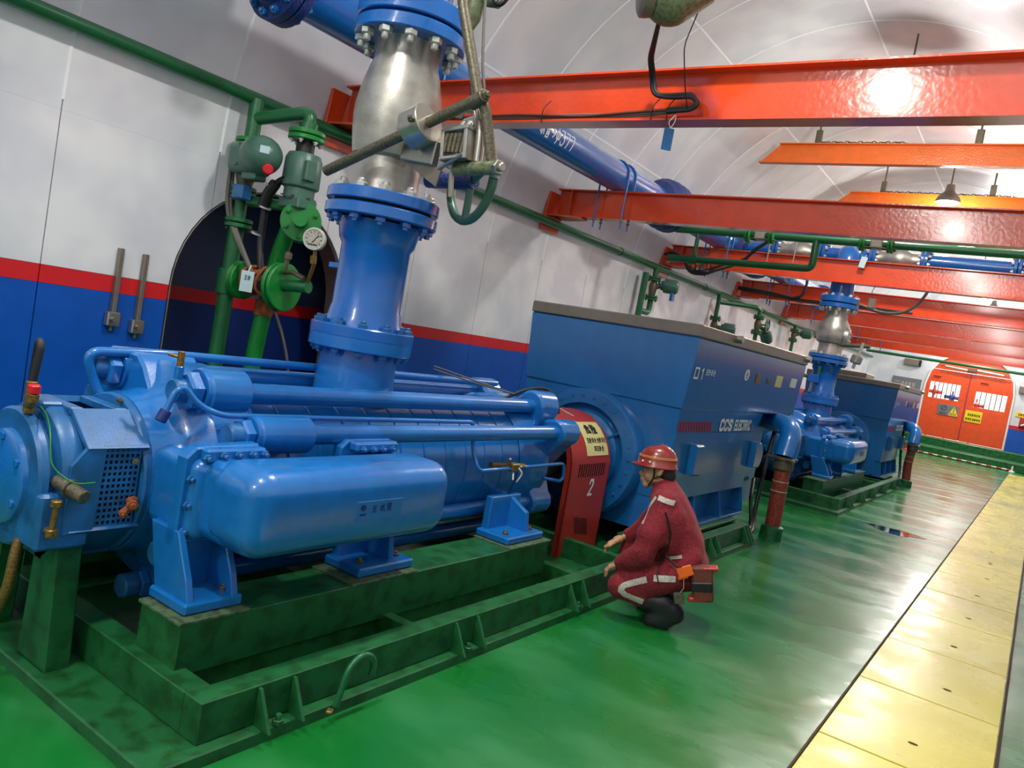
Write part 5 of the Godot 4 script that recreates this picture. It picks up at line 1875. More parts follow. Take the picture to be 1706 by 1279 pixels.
func build_wall_valves() -> void:
	var up := Vector3.UP
	var X := Vector3.RIGHT
	# nearest assembly, before the dark arch: left column
	var t := thing("motor_valve", "left green valve column with a round teal actuator, before the dark arch", "valve", P(-5.83, 0, 4.05), "green motor valves on the left wall")
	var g := G.new()
	g.cyl(P(-5.83, 2.82, 4.05), P(-5.83, 3.16, 4.05), 0.062, 16)
	g.cyl(P(-5.84, 2.12, 4.05), P(-5.84, 2.4, 4.05), 0.055, 14)
	g.cyl(P(-5.88, 0.0, 4.05), P(-5.85, 2.08, 4.05), 0.066, 18)
	g.cyl(P(-5.87, 1.5, 4.05), P(-5.862, 1.72, 4.05), 0.085, 18, 0.01)
	part("pipe", g, M.green_pipe, t)
	for e in [[2.79, 0.125], [2.745, 0.125], [2.39, 0.105], [2.345, 0.105], [2.12, 0.115], [2.075, 0.115]]:
		g = G.new()
		disc(g, P(-5.83, e[0], 4.05), up, e[1], 0.036, 28)
		part("flange", g, M.green_bright if e[0] > 2.5 else M.green_pipe, t)
	for y in [2.345, 2.075]:
		bolts_round(t, P(-5.83, y, 4.05), -up, 0.09, 4, 0.018, M.old_steel)
	g = G.new()
	g.lathe(P(-5.83, 2.43, 4.05), up, [[0.03, 0], [0.06, 0], [0.085, 0.1], [0.09, 0.2], [0.07, 0.32], [0.03, 0.32]], 18)
	part("valve_body", g, M.old_steel, t)
	g = G.new()
	g.rbox(P(-5.7, 2.64, 3.98), Vector3(0.17, 0.13, 0.12), 0.06, 4)
	g.ball(P(-5.5, 2.66, 3.93), Vector3(0.19, 0.16, 0.16), 22)
	g.box(P(-5.58, 2.49, 3.95), Vector3(0.18, 0.06, 0.12), 0.01)
	var ac := part("actuator", g, M.actuator, t)
	g = G.new()
	g.cyl(P(-5.37, 2.55, 3.91), P(-5.29, 2.535, 3.865), 0.04, 14, 0.008)
	part("red_knob", g, M.red_cap, ac)
	g = G.new()
	g.box(P(-5.345, 2.685, 3.845), Vector3(0.075, 0.06, 0.012), 0.003, Basis(up, 0.95))
	part("dial_window", g, M.tag_white, ac)
	for k in 4:
		bolt(ac, P(-5.62 + 0.12 * cos(TAU * k / 4 + 0.7), 2.65 + 0.12 * sin(TAU * k / 4 + 0.7), 3.86), Vector3(0.3, 0, 1), 0.016, M.actuator, "head")
	g = G.new()
	g.box(P(-5.72, 2.36, 3.96), Vector3(0.14, 0.12, 0.1), 0.01)
	part("gear_box", g, M.pump_dusty, t)
	# side outlet of the left column with its tangle and white tag
	g = G.new()
	g.cyl(P(-5.84, 1.63, 4.05), P(-5.0, 1.68, 4.2), 0.05, 14)
	part("cross_link", g, M.green_pipe, t)
	for e in [[-5.76, 0.16], [-5.72, 0.16], [-5.33, 0.2], [-5.28, 0.2]]:
		g = G.new()
		disc(g, P(e[0], 1.645, 4.07 + (e[0] + 5.84) * 0.17), Vector3(1, 0.05, -0.17), e[1], 0.035, 28)
		part("flange", g, M.green_bright, t)
	g = G.new()
	g.cyl(P(-5.66, 1.65, 4.08), P(-5.4, 1.66, 4.13), 0.085, 16, 0.02)
	part("valve_body", g, M.old_steel, t)
	g = G.new()
	for k in 5:
		var ring: Array = []
		for j in 13:
			var a := TAU * j / 12
			ring.append(P(-5.58 + 0.05 * k + 0.02 * sin(3 * a + k), 1.66 + (0.1 + 0.02 * sin(k * 2.0)) * cos(a), 4.06 + (0.1 + 0.02 * sin(k * 1.3)) * sin(a)))
		g.tube(ring, 0.014, 6)
	part("coiled_wire", g, M.rust, t)
	# right column: branch arm, elbow, upright actuator, bright flange, gauge, falling pipe
	var r := thing("motor_valve", "right green valve column with upright actuator, gauge and bright flange, beside the riser", "valve", P(-5.31, 0, 4.2), "green motor valves on the left wall")
	g = G.new()
	g.tube([P(-5.83, 3.0, 4.05), P(-5.3, 3.09, 4.2), P(-5.31, 2.93, 4.2)], 0.055, 16, 0.09)
	g.cyl(P(-5.31, 3.0, 4.2), P(-5.31, 2.93, 4.2), 0.075, 16)
	part("branch_arm", g, M.green_pipe, r)
	for y in [2.9, 2.855]:
		g = G.new()
		disc(g, P(-5.31, y, 4.2), up, 0.15, 0.038, 30)
		part("flange", g, M.green_bright, r)
	bolts_round(r, P(-5.31, 2.855, 4.2), -up, 0.115, 6, 0.022, M.zinc)
	g = G.new()
	g.cyl(P(-5.31, 2.72, 4.2), P(-5.31, 2.86, 4.2), 0.075, 16)
	part("neck", g, M.black, r)
	g = G.new()
	g.lathe(P(-5.3, 2.36, 4.2), up, [[0, 0], [0.11, 0], [0.125, 0.02], [0.125, 0.1], [0.15, 0.115], [0.155, 0.13], [0.15, 0.34], [0.13, 0.385], [0.06, 0.4], [0, 0.4]], 30)
	g.box(P(-5.15, 2.6, 4.15), Vector3(0.05, 0.16, 0.1), 0.008)
	var a2 := part("actuator", g, M.actuator, r)
	for k in 6:
		bolt(a2, P(-5.3 + 0.13 * cos(TAU * k / 6), 2.4, 4.2 + 0.13 * sin(TAU * k / 6)), -up, 0.016, M.old_steel, "head")
	g = G.new()
	g.box(P(-5.3, 2.34, 4.2), Vector3(0.26, 0.09, 0.2), 0.012)
	part("gear_box", g, M.actuator, r)
	g = G.new()
	g.cyl(P(-5.75, 2.31, 4.06), P(-5.3, 2.31, 4.2), 0.045, 12)
	part("cross_link", g, M.green_pipe, r)
	g = G.new()
	var fa := Vector3(0.75, 0.0, 0.66).normalized()
	var fc := P(-5.22, 2.2, 4.2)
	g.lathe(fc - fa * 0.3, fa, [[0.03, 0], [0.13, 0.0], [0.16, 0.02], [0.16, 0.07], [0.09, 0.12], [0.09, 0.28], [0.03, 0.28]], 30)
	part("valve_body", g, M.pump_dusty, r)
	g = G.new()
	disc(g, fc, fa, 0.165, 0.04, 34)
	g.cyl(fc, fc + fa * 0.22, 0.058, 16)
	part("blind_flange", g, M.green_bright, r)
	bolts_round(r, fc + fa * 0.04, fa, 0.125, 6, 0.02, M.green_bright)
	g = G.new()
	g.tube([P(-5.4, 2.16, 4.24), P(-5.5, 1.95, 4.26), P(-5.52, 1.86, 4.26)], 0.07, 14, 0.1)
	g.tube([P(-5.52, 1.88, 4.26), P(-5.6, 1.2, 4.24), P(-5.66, 0.0, 4.24)], 0.07, 18, 0.3)
	part("falling_pipe", g, M.green_bright, r)
	g = G.new()
	g.lathe(P(-5.575, 1.38, 4.24), up, [[0.05, 0], [0.078, 0], [0.078, 0.13], [0.05, 0.13]], 18)
	part("old_joint", g, M.rust, r)
	var ga := part("gauge_case", ring_gauge(P(-4.9, 2.06, 4.1)), M.zinc, r)
	g = G.new()
	var ax := Vector3(0.55, -0.05, 0.83).normalized()
	g.lathe(P(-4.9, 2.06, 4.1) + ax * 0.021, ax, [[0, 0], [0.074, 0]], 30)
	part("dial", g, M.tape, ga)
	g = G.new()
	var uv := G.across(ax)
	var df := face(P(-4.9, 2.06, 4.1) + ax * 0.0235, uv[0], uv[1])
	stroke(g, Vector2(-0.01, -0.03), Vector2(0.035, 0.03), 0.008, df)
	stroke(g, Vector2(-0.04, -0.045), Vector2(0.03, -0.045), 0.008, df)
	for k in 9:
		var a := -0.6 + 4.3 * k / 8.0
		stroke(g, Vector2(0.052 * cos(a), 0.052 * sin(a)), Vector2(0.064 * cos(a), 0.064 * sin(a)), 0.005, df)
	part("dial_marks", g, M.ink, ga)
	g = G.new()
	g.tube([P(-4.9, 1.98, 4.12), P(-4.91, 1.86, 4.14), P(-5.0, 1.72, 4.18)], 0.016, 8, 0.03)
	g.cyl(P(-4.905, 1.93, 4.12), P(-4.91, 1.87, 4.13), 0.026, 10)
	part("gauge_stem", g, M.brass, r)
	g = G.new()
	g.cyl(P(-5.27, 1.74, 4.15), P(-5.25, 1.94, 4.15), 0.022, 10)
	g.cyl(P(-5.25, 1.88, 4.15), P(-5.25, 1.93, 4.15), 0.032, 10)
	g.tube([P(-5.3, 1.76, 4.14), P(-5.15, 1.78, 4.14), P(-5.0, 1.74, 4.14)], 0.02, 8, 0.05)
	part("lever_handle", g, M.old_steel, r)
	# power cables and the white tag
	var c := thing("power_cable", "grey-brown twin cable looping down from the left teal actuator", "cable", P(-5.6, 2.6, 3.95))
	for k in 2:
		g = G.new()
		g.tube([P(-5.68, 2.68, 3.92), P(-5.86, 2.72 - 0.02 * k, 3.93), P(-5.93, 2.5, 3.96 + 0.03 * k), P(-5.9, 2.2, 3.96 + 0.03 * k), P(-5.68, 1.93 + 0.03 * k, 3.98), P(-5.48, 1.72, 4.0)], 0.018, 8, 0.15)
		part("cable", g, M.cable_grey, c)
	g = G.new()
	g.cyl(P(-5.82, 2.72, 3.93), P(-5.68, 2.68, 3.93), 0.036, 12, 0.006)
	part("gland", g, M.black, c)
	c = thing("power_cable", "black cable wrapped with silver ties below the upright actuator", "cable", P(-5.4, 2.4, 4.1))
	g = G.new()
	g.tube([P(-5.3, 2.53, 4.08), P(-5.42, 2.48, 4.06), P(-5.52, 2.34, 4.06), P(-5.55, 2.0, 4.08), P(-5.5, 1.8, 4.08), P(-5.47, 1.64, 4.1)], 0.03, 10, 0.12)
	g.tube([P(-5.42, 2.47, 4.05), P(-5.5, 2.38, 4.05), P(-5.545, 2.26, 4.05)], 0.046, 10, 0.05)
	part("cable", g, M.black, c)
	for y in [2.44, 2.26, 2.04]:
		g = G.new()
		g.lathe(P(-5.47 - (2.44 - y) * 0.25, y, 4.055), Vector3(0.3, 1, 0), [[0.03, 0], [0.05, 0], [0.05, 0.014], [0.03, 0.014]], 12)
		part("tie", g, M.zinc, c)
	c = thing("drain_hose", "thin dark hose bending down in front of the arch beside the riser", "hose", P(-5.2, 0, 4.1))
	g = G.new()
	g.tube([P(-5.45, 1.62, 4.1), P(-5.36, 1.54, 4.12), P(-5.15, 1.3, 4.12), P(-4.98, 1.0, 4.12), P(-4.93, 0.5, 4.12), P(-4.9, 0.0, 4.12)], 0.014, 8, 0.2)
	part("hose", g, M.cable, c)
	c = thing("identity_tag", "pale blue-white plastic tag hanging at the coiled rusty wire", "tag", P(-5.48, 1.66, 3.93))
	g = G.new()
	g.box(P(-5.42, 1.64, 3.92), Vector3(0.1, 0.17, 0.006), 0.002, Basis(up, 0.95))
	part("card", g, M.tag_white, c)
	g = G.new()
	g.tube([P(-5.42, 1.72, 3.92), P(-5.43, 1.78, 3.95), P(-5.49, 1.72, 3.98)], 0.004, 6, 0.02)
	part("string", g, M.white, c)
	g = G.new()
	write(g, "ab", 0.02, 0.1, 0.025, 0.04, 0.004, face(P(-5.42, 1.55, 3.92) + Vector3(0.81, 0, 0.58) * 0.004 - Vector3(0.58, 0, -0.81) * 0.045, Vector3(0.58, 0, -0.81), up))
	part("print", g, M.ink, c)
	# assemblies farther along the wall
	var v2 := drop_valve("green motor valve with ribbed actuator above the grey motor lid, left of three", -5.83, 12.24, 3.16, 2.95, 2.62, 2.42, P(-5.72, 2.86, 12.3), Vector3(1, 0, -0.35), true)
	g = G.new()
	g.tube([P(-5.83, 2.58, 12.24), P(-5.83, 2.36, 12.24), P(-5.83, 2.36, 11.9)], 0.05, 14, 0.13)
	g.cyl(P(-5.85, 0.0, 11.86), P(-5.82, 3.0, 11.86), 0.055, 14)
	part("pipe", g, M.green_pipe, v2)
	g = G.new()
	g.box(P(-5.5, 2.7, 12.35), Vector3(0.05, 0.16, 0.1), 0.005)
	part("terminal_box", g, M.pump_dusty, v2)
	drop_valve("green motor valve above the motor lid, middle of three, below the forked pipe", -5.83, 15.4, 3.16, 2.64, 2.3, 0.0, P(-5.7, 2.46, 15.45), Vector3(1, 0, -0.3), true)
	var v4 := drop_valve("green motor valve with small handwheel above the motor lid, right of three", -5.3, 16.5, 3.05, 2.86, 2.54, 0.0, P(-5.2, 2.62, 16.75), Vector3(0.12, -0.5, -0.3), false)
	g = G.new()
	g.tube([P(-5.83, 2.98, 15.42), P(-5.32, 3.05, 16.3), P(-5.3, 3.0, 16.5)], 0.045, 12, 0.08)
	part("branch_arm", g, M.green_pipe, v4)
	g = G.new()
	var hw: Array = []
	for k in 17:
		hw.append(P(-5.12, 2.72 + 0.14 * sin(TAU * k / 16), 16.6 + 0.14 * cos(TAU * k / 16)))
	g.tube(hw, 0.015, 6)
	for k in 3:
		g.cyl(P(-5.12, 2.72 - 0.14 * sin(PI * k / 3), 16.6 - 0.14 * cos(PI * k / 3)), P(-5.12, 2.72 + 0.14 * sin(PI * k / 3), 16.6 + 0.14 * cos(PI * k / 3)), 0.012, 6)
	g.cyl(P(-5.3, 2.72, 16.55), P(-5.12, 2.72, 16.6), 0.016, 8)
	part("handwheel", g, M.green_pipe, v4)
	drop_valve("small green motor valve at the wall just left of the far check valve", -5.83, 21.3, 3.16, 3.0, 2.75, 0.0, P(-5.7, 2.95, 21.4), Vector3(1, 0.05, -0.3), true)


func ring_gauge(c: Vector3) -> G:
	var g := G.new()
	var ax := Vector3(0.55, -0.05, 0.83).normalized()
	g.lathe(c - ax * 0.03, ax, [[0, 0], [0.085, 0], [0.09, 0.01], [0.09, 0.05], [0.085, 0.056], [0.075, 0.056], [0.074, 0.05]], 32)
	return g


# ---------------------------------------------------------------- the worker
# a field of tapered capsules joined softly, meshed as surface nets
class Field:
	var prims: Array = []  # [a, b, ra, rb]
	var k := 0.014

	func cap(a: Vector3, b: Vector3, ra: float, rb: float) -> void:
		prims.append([a, b, ra, rb])

	func dist(p: Vector3) -> float:
		var acc := 0.0
		for q in prims:
			acc += exp(-one(p, q[0], q[1], q[2], q[3]) / k)
		return -k * log(maxf(acc, 1e-30))

	func one(p: Vector3, a: Vector3, b: Vector3, ra: float, rb: float) -> float:
		var ab := b - a
		var l2 := ab.length_squared()
		var t := 0.0 if l2 < 1e-9 else clampf((p - a).dot(ab) / l2, 0.0, 1.0)
		return p.distance_to(a + ab * t) - lerpf(ra, rb, t)

	func mesh_into(g: G, cell: float) -> void:
		var lo := Vector3.ONE * 1e9
		var hi := -lo
		for q in prims:
			for e in 2:
				var r: float = q[2 + e] + 4.0 * k + cell * 2.0
				lo = lo.min(q[e] - Vector3.ONE * r)
				hi = hi.max(q[e] + Vector3.ONE * r)
		var nx := int((hi.x - lo.x) / cell) + 2
		var ny := int((hi.y - lo.y) / cell) + 2
		var nz := int((hi.z - lo.z) / cell) + 2
		var acc := PackedFloat32Array()
		acc.resize(nx * ny * nz)
		for q in prims:
			var a: Vector3 = q[0]
			var b: Vector3 = q[1]
			var ra: float = q[2]
			var rb: float = q[3]
			var m := maxf(ra, rb) + 4.0 * k + cell * 1.5
			var p0 := ((a.min(b) - Vector3.ONE * m - lo) / cell).floor()
			var p1 := ((a.max(b) + Vector3.ONE * m - lo) / cell).ceil()
			var ab := b - a
			var l2 := maxf(ab.length_squared(), 1e-9)
			for z in range(maxi(0, int(p0.z)), mini(nz, int(p1.z) + 1)):
				for y in range(maxi(0, int(p0.y)), mini(ny, int(p1.y) + 1)):
					var row := (z * ny + y) * nx
					for x in range(maxi(0, int(p0.x)), mini(nx, int(p1.x) + 1)):
						var p := lo + Vector3(x, y, z) * cell
						var t := clampf((p - a).dot(ab) / l2, 0.0, 1.0)
						var d := p.distance_to(a + ab * t) - lerpf(ra, rb, t)
						if d < 6.0 * k:
							acc[row + x] += exp(-d / k)
		# acc > 1 is inside
		var vert := PackedInt32Array()
		vert.resize(nx * ny * nz)
		vert.fill(-1)
		var pos: Array[Vector3] = []
		var sy := nx
		var sz := nx * ny
		var corner := [0, 1, sy, sy + 1, sz, sz + 1, sz + sy, sz + sy + 1]
		var edges := [0, 1, 2, 3, 4, 5, 6, 7, 0, 2, 1, 3, 4, 6, 5, 7, 0, 4, 1, 5, 2, 6, 3, 7]
		g.soft()
		for z in nz - 1:
			for y in ny - 1:
				for x in nx - 1:
					var i := (z * ny + y) * nx + x
					var a0 := acc[i] > 1.0
					if a0 == (acc[i + 1] > 1.0) and a0 == (acc[i + sy] > 1.0) and a0 == (acc[i + sy + 1] > 1.0) and a0 == (acc[i + sz] > 1.0) and a0 == (acc[i + sz + 1] > 1.0) and a0 == (acc[i + sz + sy] > 1.0) and a0 == (acc[i + sz + sy + 1] > 1.0):
						continue
					var sum := Vector3.ZERO
					var n := 0
					for e in range(0, 24, 2):
						var c0: int = edges[e]
						var c1: int = edges[e + 1]
						var v0 := clampf(-k * log(maxf(acc[i + corner[c0]], 1e-6)), -0.2, 0.2)
						var v1 := clampf(-k * log(maxf(acc[i + corner[c1]], 1e-6)), -0.2, 0.2)
						if (v0 < 0.0) != (v1 < 0.0):
							var t := v0 / (v0 - v1)
							var q0 := Vector3(c0 & 1, (c0 >> 1) & 1, c0 >> 2)
							var q1 := Vector3(c1 & 1, (c1 >> 1) & 1, c1 >> 2)
							sum += q0.lerp(q1, t)
							n += 1
					if n > 0:
						vert[i] = pos.size()
						pos.append(lo + (Vector3(x, y, z) + sum / n) * cell)
		for z in range(1, nz - 1):
			for y in range(1, ny - 1):
				for x in range(1, nx - 1):
					var i := (z * ny + y) * nx + x
					var s := acc[i] > 1.0
					if s != (acc[i + 1] > 1.0):
						face4(g, pos, vert[i - sy - sz], vert[i - sz], vert[i], vert[i - sy], s)
					if s != (acc[i + sy] > 1.0):
						face4(g, pos, vert[i - 1 - sz], vert[i - 1], vert[i], vert[i - sz], s)
					if s != (acc[i + sz] > 1.0):
						face4(g, pos, vert[i - 1 - sy], vert[i - sy], vert[i], vert[i - 1], s)

	func face4(g: G, pos: Array[Vector3], a: int, b: int, c: int, d: int, s: bool) -> void:
		if a < 0 or b < 0 or c < 0 or d < 0:
			return
		if s:
			g.quad(pos[a], pos[b], pos[c], pos[d])
		else:
			g.quad(pos[d], pos[c], pos[b], pos[a])


func W(u: float, v: float, w: float) -> Vector3:
	# u ahead of the worker, v up, w to his left (towards the camera)
	return P(-1.66, 0, 4.62) + Vector3(-0.9507, 0, 0.3102) * u + Vector3(0, v, 0) + Vector3(0.3102, 0, 0.9507) * w


func limb(F: Field, pts: Array, fat := 0.0) -> void:
	for i in pts.size() - 1:
		F.cap(W(pts[i][0], pts[i][1], pts[i][2]), W(pts[i + 1][0], pts[i + 1][1], pts[i + 1][2]), pts[i][3] + fat, pts[i + 1][3] + fat)


func hand(F: Field, wr: Array, kn: Array, dirn: Array, s: float) -> void:
	# wr wrist, kn middle knuckle, dirn where the fingers go down; s side of the thumb
	F.cap(W(wr[0], wr[1], wr[2]), W(lerpf(wr[0], kn[0], 0.3), lerpf(wr[1], kn[1], 0.3), wr[2]), 0.026, 0.026)
	var lens := [0.062, 0.072, 0.068, 0.052]
	for i in 4:
		var off := (i - 1.5) * 0.0215
		var k := W(kn[0] - absf(i - 1.2) * 0.004, kn[1], kn[2] + off * s)
		F.cap(W(lerpf(wr[0], kn[0], 0.25), lerpf(wr[1], kn[1], 0.25), wr[2] + off * s * 0.6), k, 0.014, 0.0115)
		var l: float = lens[i]
		var m := k + (W(dirn[0], dirn[1], 0) - W(0, 0, 0)).normalized() * l * 0.5
		var tip := m + (W(dirn[0] - 0.55, dirn[1] - 0.5, 0) - W(0, 0, 0)).normalized() * l * 0.5
		F.cap(k, m, 0.0096, 0.0088)
		F.cap(m, tip, 0.0088, 0.0076)
	var tb := W(lerpf(wr[0], kn[0], 0.35), lerpf(wr[1], kn[1], 0.35) - 0.004, wr[2] - 0.028 * s)
	var tm := W(kn[0] - 0.01, kn[1] - 0.012, kn[2] - 0.045 * s)
	F.cap(W(wr[0], wr[1], wr[2]), tb, 0.018, 0.015)
	F.cap(tb, tm, 0.014, 0.0105)
	F.cap(tm, W(kn[0] + 0.018, kn[1] - 0.026, kn[2] - 0.04 * s), 0.0105, 0.0088)


func on_suit(F: Field, u: float, v: float, from_w := 0.45) -> Vector3:
	var w := from_w
	for i in 40:
		var d := F.dist(W(u, v, w))
		if d < 0.001:
			break
		w -= maxf(d * 0.9, 0.0015)
		if w < -0.3:
			break
	return W(u, v, w)


func tape(F: Field, pts: Array, wid: float, lift := 0.004) -> G:
	var g := G.new()
	g.soft()
	var rows: Array = []
	for i in pts.size() - 1:
		var n := 6
		for k in n + (1 if i == pts.size() - 2 else 0):
			var a := Vector2(pts[i][0], pts[i][1])
			var b := Vector2(pts[i + 1][0], pts[i + 1][1])
			var p := a.lerp(b, float(k) / n)
			var t := (b - a).normalized()
			var nn := Vector2(-t.y, t.x) * wid * 0.5
			var row: Array = []
			for s in 5:
				var q := p + nn * (s / 2.0 - 1.0)
				row.append(on_suit(F, q.x, q.y) + Vector3(0.3102, 0, 0.9507) * lift)
			rows.append(row)
	for i in rows.size() - 1:
		for s in 4:
			var a: Vector3 = rows[i][s]
			var b: Vector3 = rows[i + 1][s]
			var c: Vector3 = rows[i + 1][s + 1]
			var d: Vector3 = rows[i][s + 1]
			if (c - a).cross(d - b).dot(Vector3(0.3102, 0, 0.9507)) < 0.0:
				g.quad(d, c, b, a)
			else:
				g.quad(a, b, c, d)
	return g


func build_person() -> void:
	var t := thing("person", "squatting worker in dark red overalls, red helmet and black rubber boots, looking at the coupling", "person", W(0, 0, 0))
	# limbs: [u, v, w, radius]
	var arm_l := [[0.165, 0.75, 0.16, 0.062], [0.205, 0.56, 0.225, 0.056], [0.225, 0.435, 0.235, 0.05], [0.29, 0.385, 0.215, 0.044], [0.362, 0.33, 0.19, 0.032]]
	var arm_r := [[0.165, 0.75, -0.16, 0.062], [0.25, 0.56, -0.22, 0.052], [0.28, 0.5, -0.22, 0.048], [0.36, 0.44, -0.16, 0.04], [0.42, 0.41, -0.11, 0.03]]
	var leg_l := [[-0.04, 0.35, 0.1, 0.1], [0.14, 0.28, 0.165, 0.085], [0.325, 0.205, 0.2, 0.062], [0.2, 0.165, 0.185, 0.055], [0.06, 0.13, 0.15, 0.05]]
	var leg_r := [[-0.04, 0.35, -0.1, 0.1], [0.14, 0.33, -0.16, 0.085], [0.34, 0.33, -0.19, 0.062], [0.24, 0.22, -0.17, 0.055], [0.12, 0.11, -0.15, 0.05]]
	var trunk := [[-0.03, 0.39, 0, 0.11], [0.02, 0.5, 0, 0.12], [0.09, 0.62, 0, 0.12], [0.145, 0.72, 0, 0.105], [0.175, 0.785, 0, 0.07]]
	# continuous body under the clothes, head and hands on finer grids
	var F := Field.new()
	for s in [-0.05, 0.05]:
		var tr: Array = []
		for q in trunk:
			tr.append([q[0], q[1], s, q[3]])
		limb(F, tr, -0.014)
	limb(F, [[0.165, 0.755, -0.16, 0.05], [0.17, 0.765, 0, 0.06], [0.165, 0.755, 0.16, 0.05]])
	for l in [arm_l, arm_r, leg_l, leg_r]:
		limb(F, l, -0.016)
	limb(F, [[0.17, 0.77, 0, 0.052], [0.205, 0.86, 0, 0.052], [0.22, 0.9, 0, 0.05]])
	var g := G.new()
	F.mesh_into(g, 0.014)
	var H := Field.new()
	H.k = 0.007
	limb(H, [[0.238, 0.945, -0.008, 0.074], [0.238, 0.945, 0.008, 0.074]])
	limb(H, [[0.262, 0.945, -0.01, 0.068], [0.262, 0.945, 0.01, 0.068]])
	limb(H, [[0.272, 0.9, -0.016, 0.052], [0.272, 0.9, 0.016, 0.052]])
	limb(H, [[0.288, 0.872, -0.024, 0.034], [0.288, 0.872, 0.024, 0.034]])
	limb(H, [[0.258, 0.86, -0.042, 0.018], [0.302, 0.818, 0, 0.02]])
	limb(H, [[0.258, 0.86, 0.042, 0.018], [0.302, 0.818, 0, 0.02]])
	limb(H, [[0.308, 0.82, -0.008, 0.016], [0.308, 0.82, 0.008, 0.016]])
	limb(H, [[0.324, 0.931, -0.026, 0.011], [0.331, 0.933, 0, 0.01], [0.324, 0.931, 0.026, 0.011]])
	limb(H, [[0.336, 0.918, 0, 0.006], [0.351, 0.886, 0, 0.007]])
	limb(H, [[0.354, 0.879, 0, 0.0085], [0.343, 0.872, 0, 0.009]])
	for s in [-1, 1]:
		limb(H, [[0.341, 0.876, s * 0.012, 0.0055], [0.336, 0.876, s * 0.013, 0.0055]])
		limb(H, [[0.314, 0.893, s * 0.034, 0.013], [0.302, 0.884, s * 0.045, 0.011]])
		limb(H, [[0.24, 0.938, s * 0.086, 0.006], [0.231, 0.947, s * 0.092, 0.0055], [0.219, 0.936, s * 0.094, 0.0055], [0.224, 0.912, s * 0.089, 0.005], [0.236, 0.9, s * 0.083, 0.0065]])
		limb(H, [[0.229, 0.92, s * 0.083, 0.006], [0.234, 0.91, s * 0.082, 0.006]])
	limb(H, [[0.331, 0.853, -0.012, 0.0045], [0.337, 0.852, 0, 0.0055], [0.331, 0.853, 0.012, 0.0045]])
	limb(H, [[0.328, 0.842, -0.01, 0.0045], [0.334, 0.841, 0, 0.0055], [0.328, 0.842, 0.01, 0.0045]])
	limb(H, [[0.19, 0.8, 0, 0.05], [0.215, 0.87, 0, 0.049], [0.225, 0.9, 0, 0.05]])
	H.k = 0.006
	H.mesh_into(g, 0.0042)
	for e in [[[0.355, 0.335, 0.19], [0.415, 0.298, 0.175], [0.5, -0.8], 1.0], [[0.415, 0.41, -0.11], [0.475, 0.375, -0.1], [0.5, -0.8], -1.0]]:
		var Q := Field.new()
		Q.k = 0.0025
		hand(Q, e[0], e[1], e[2], e[3])
		Q.mesh_into(g, 0.0034)
	part("body", g, M.skin, t)
	# overalls
	var S := Field.new()
	S.k = 0.016
	for s in [-0.055, 0.055]:
		var tr: Array = []
		for q in trunk:
			tr.append([q[0], q[1], s, q[3]])
		limb(S, tr)
	limb(S, [[0.165, 0.755, -0.165, 0.062], [0.17, 0.765, 0, 0.07], [0.165, 0.755, 0.165, 0.062]])
	limb(S, [[0.165, 0.79, -0.02, 0.068], [0.185, 0.825, -0.01, 0.062]])
	limb(S, [[0.165, 0.79, 0.02, 0.068], [0.185, 0.825, 0.01, 0.062]])
	limb(S, arm_l.slice(0, 4), 0.01)
	limb(S, [[0.29, 0.385, 0.215, 0.054], [0.345, 0.343, 0.195, 0.046]])
	limb(S, arm_r.slice(0, 4), 0.008)
	limb(S, leg_l.slice(0, 4), 0.006)
	limb(S, leg_r.slice(0, 4), 0.006)
	limb(S, [[-0.06, 0.38, -0.06, 0.095], [-0.06, 0.38, 0.06, 0.095]])
	var folds: Array = []
	for i in 30:
		var v0 := lerpf(0.43, 0.72, fmod(i * 0.381966 + 0.2, 1.0))
		var u0 := -0.03 + (v0 - 0.39) * 0.5 + lerpf(-0.09, 0.05, fmod(i * 0.618034, 1.0))
		var u1 := u0 + 0.05 + 0.02 * sin(i * 1.7)
		var v1 := v0 - 0.03 + 0.025 * sin(i * 2.3)
		folds.append([on_suit(S, u0, v0) - Vector3(0.3102, 0, 0.9507) * 0.006, on_suit(S, u1, v1) - Vector3(0.3102, 0, 0.9507) * 0.008])
	for q in folds:
		if q[0].distance_to(q[1]) < 0.12:
			S.cap(q[0], q[1], 0.011, 0.004)
	# folds at waist, elbow, seat and knee
	for q in [[-0.02, 0.46, 0.13, 0.1, 0.43, 0.1, 0.02], [-0.06, 0.5, 0.1, 0.03, 0.47, 0.13, 0.018], [0.18, 0.5, 0.26, 0.26, 0.46, 0.27, 0.014], [0.2, 0.47, 0.27, 0.27, 0.44, 0.265, 0.012], [0.02, 0.3, 0.2, 0.12, 0.31, 0.22, 0.014], [0.0, 0.62, 0.14, 0.08, 0.52, 0.15, 0.016], [-0.03, 0.58, 0.12, 0.06, 0.5, 0.16, 0.014], [0.15, 0.66, 0.2, 0.24, 0.62, 0.23, 0.014], [0.16, 0.61, 0.22, 0.25, 0.56, 0.245, 0.012], [0.2, 0.33, 0.2, 0.3, 0.27, 0.22, 0.012], [-0.1, 0.42, 0.1, -0.02, 0.36, 0.19, 0.016]]:
		S.cap(W(q[0], q[1], q[2]), W(q[3], q[4], q[5]), q[6], q[6] * 0.6)
	g = G.new()
	S.mesh_into(g, 0.0105)
	var suit := part("overalls", g, M.cloth_red, t)
	# reflective tapes
	part("reflective_tape", tape(S, [[0.173, 0.3], [0.295, 0.235], [0.315, 0.205], [0.28, 0.178], [0.17, 0.155]], 0.036), M.tape, suit)
	part("reflective_tape", tape(S, [[0.01, 0.335], [0.135, 0.318]], 0.036), M.tape, suit)
	part("reflective_tape", tape(S, [[0.215, 0.79], [0.245, 0.72], [0.262, 0.62]], 0.014), M.tape, suit)
	part("reflective_tape", tape(S, [[0.0, 0.47], [0.07, 0.44]], 0.02), M.tape, suit)
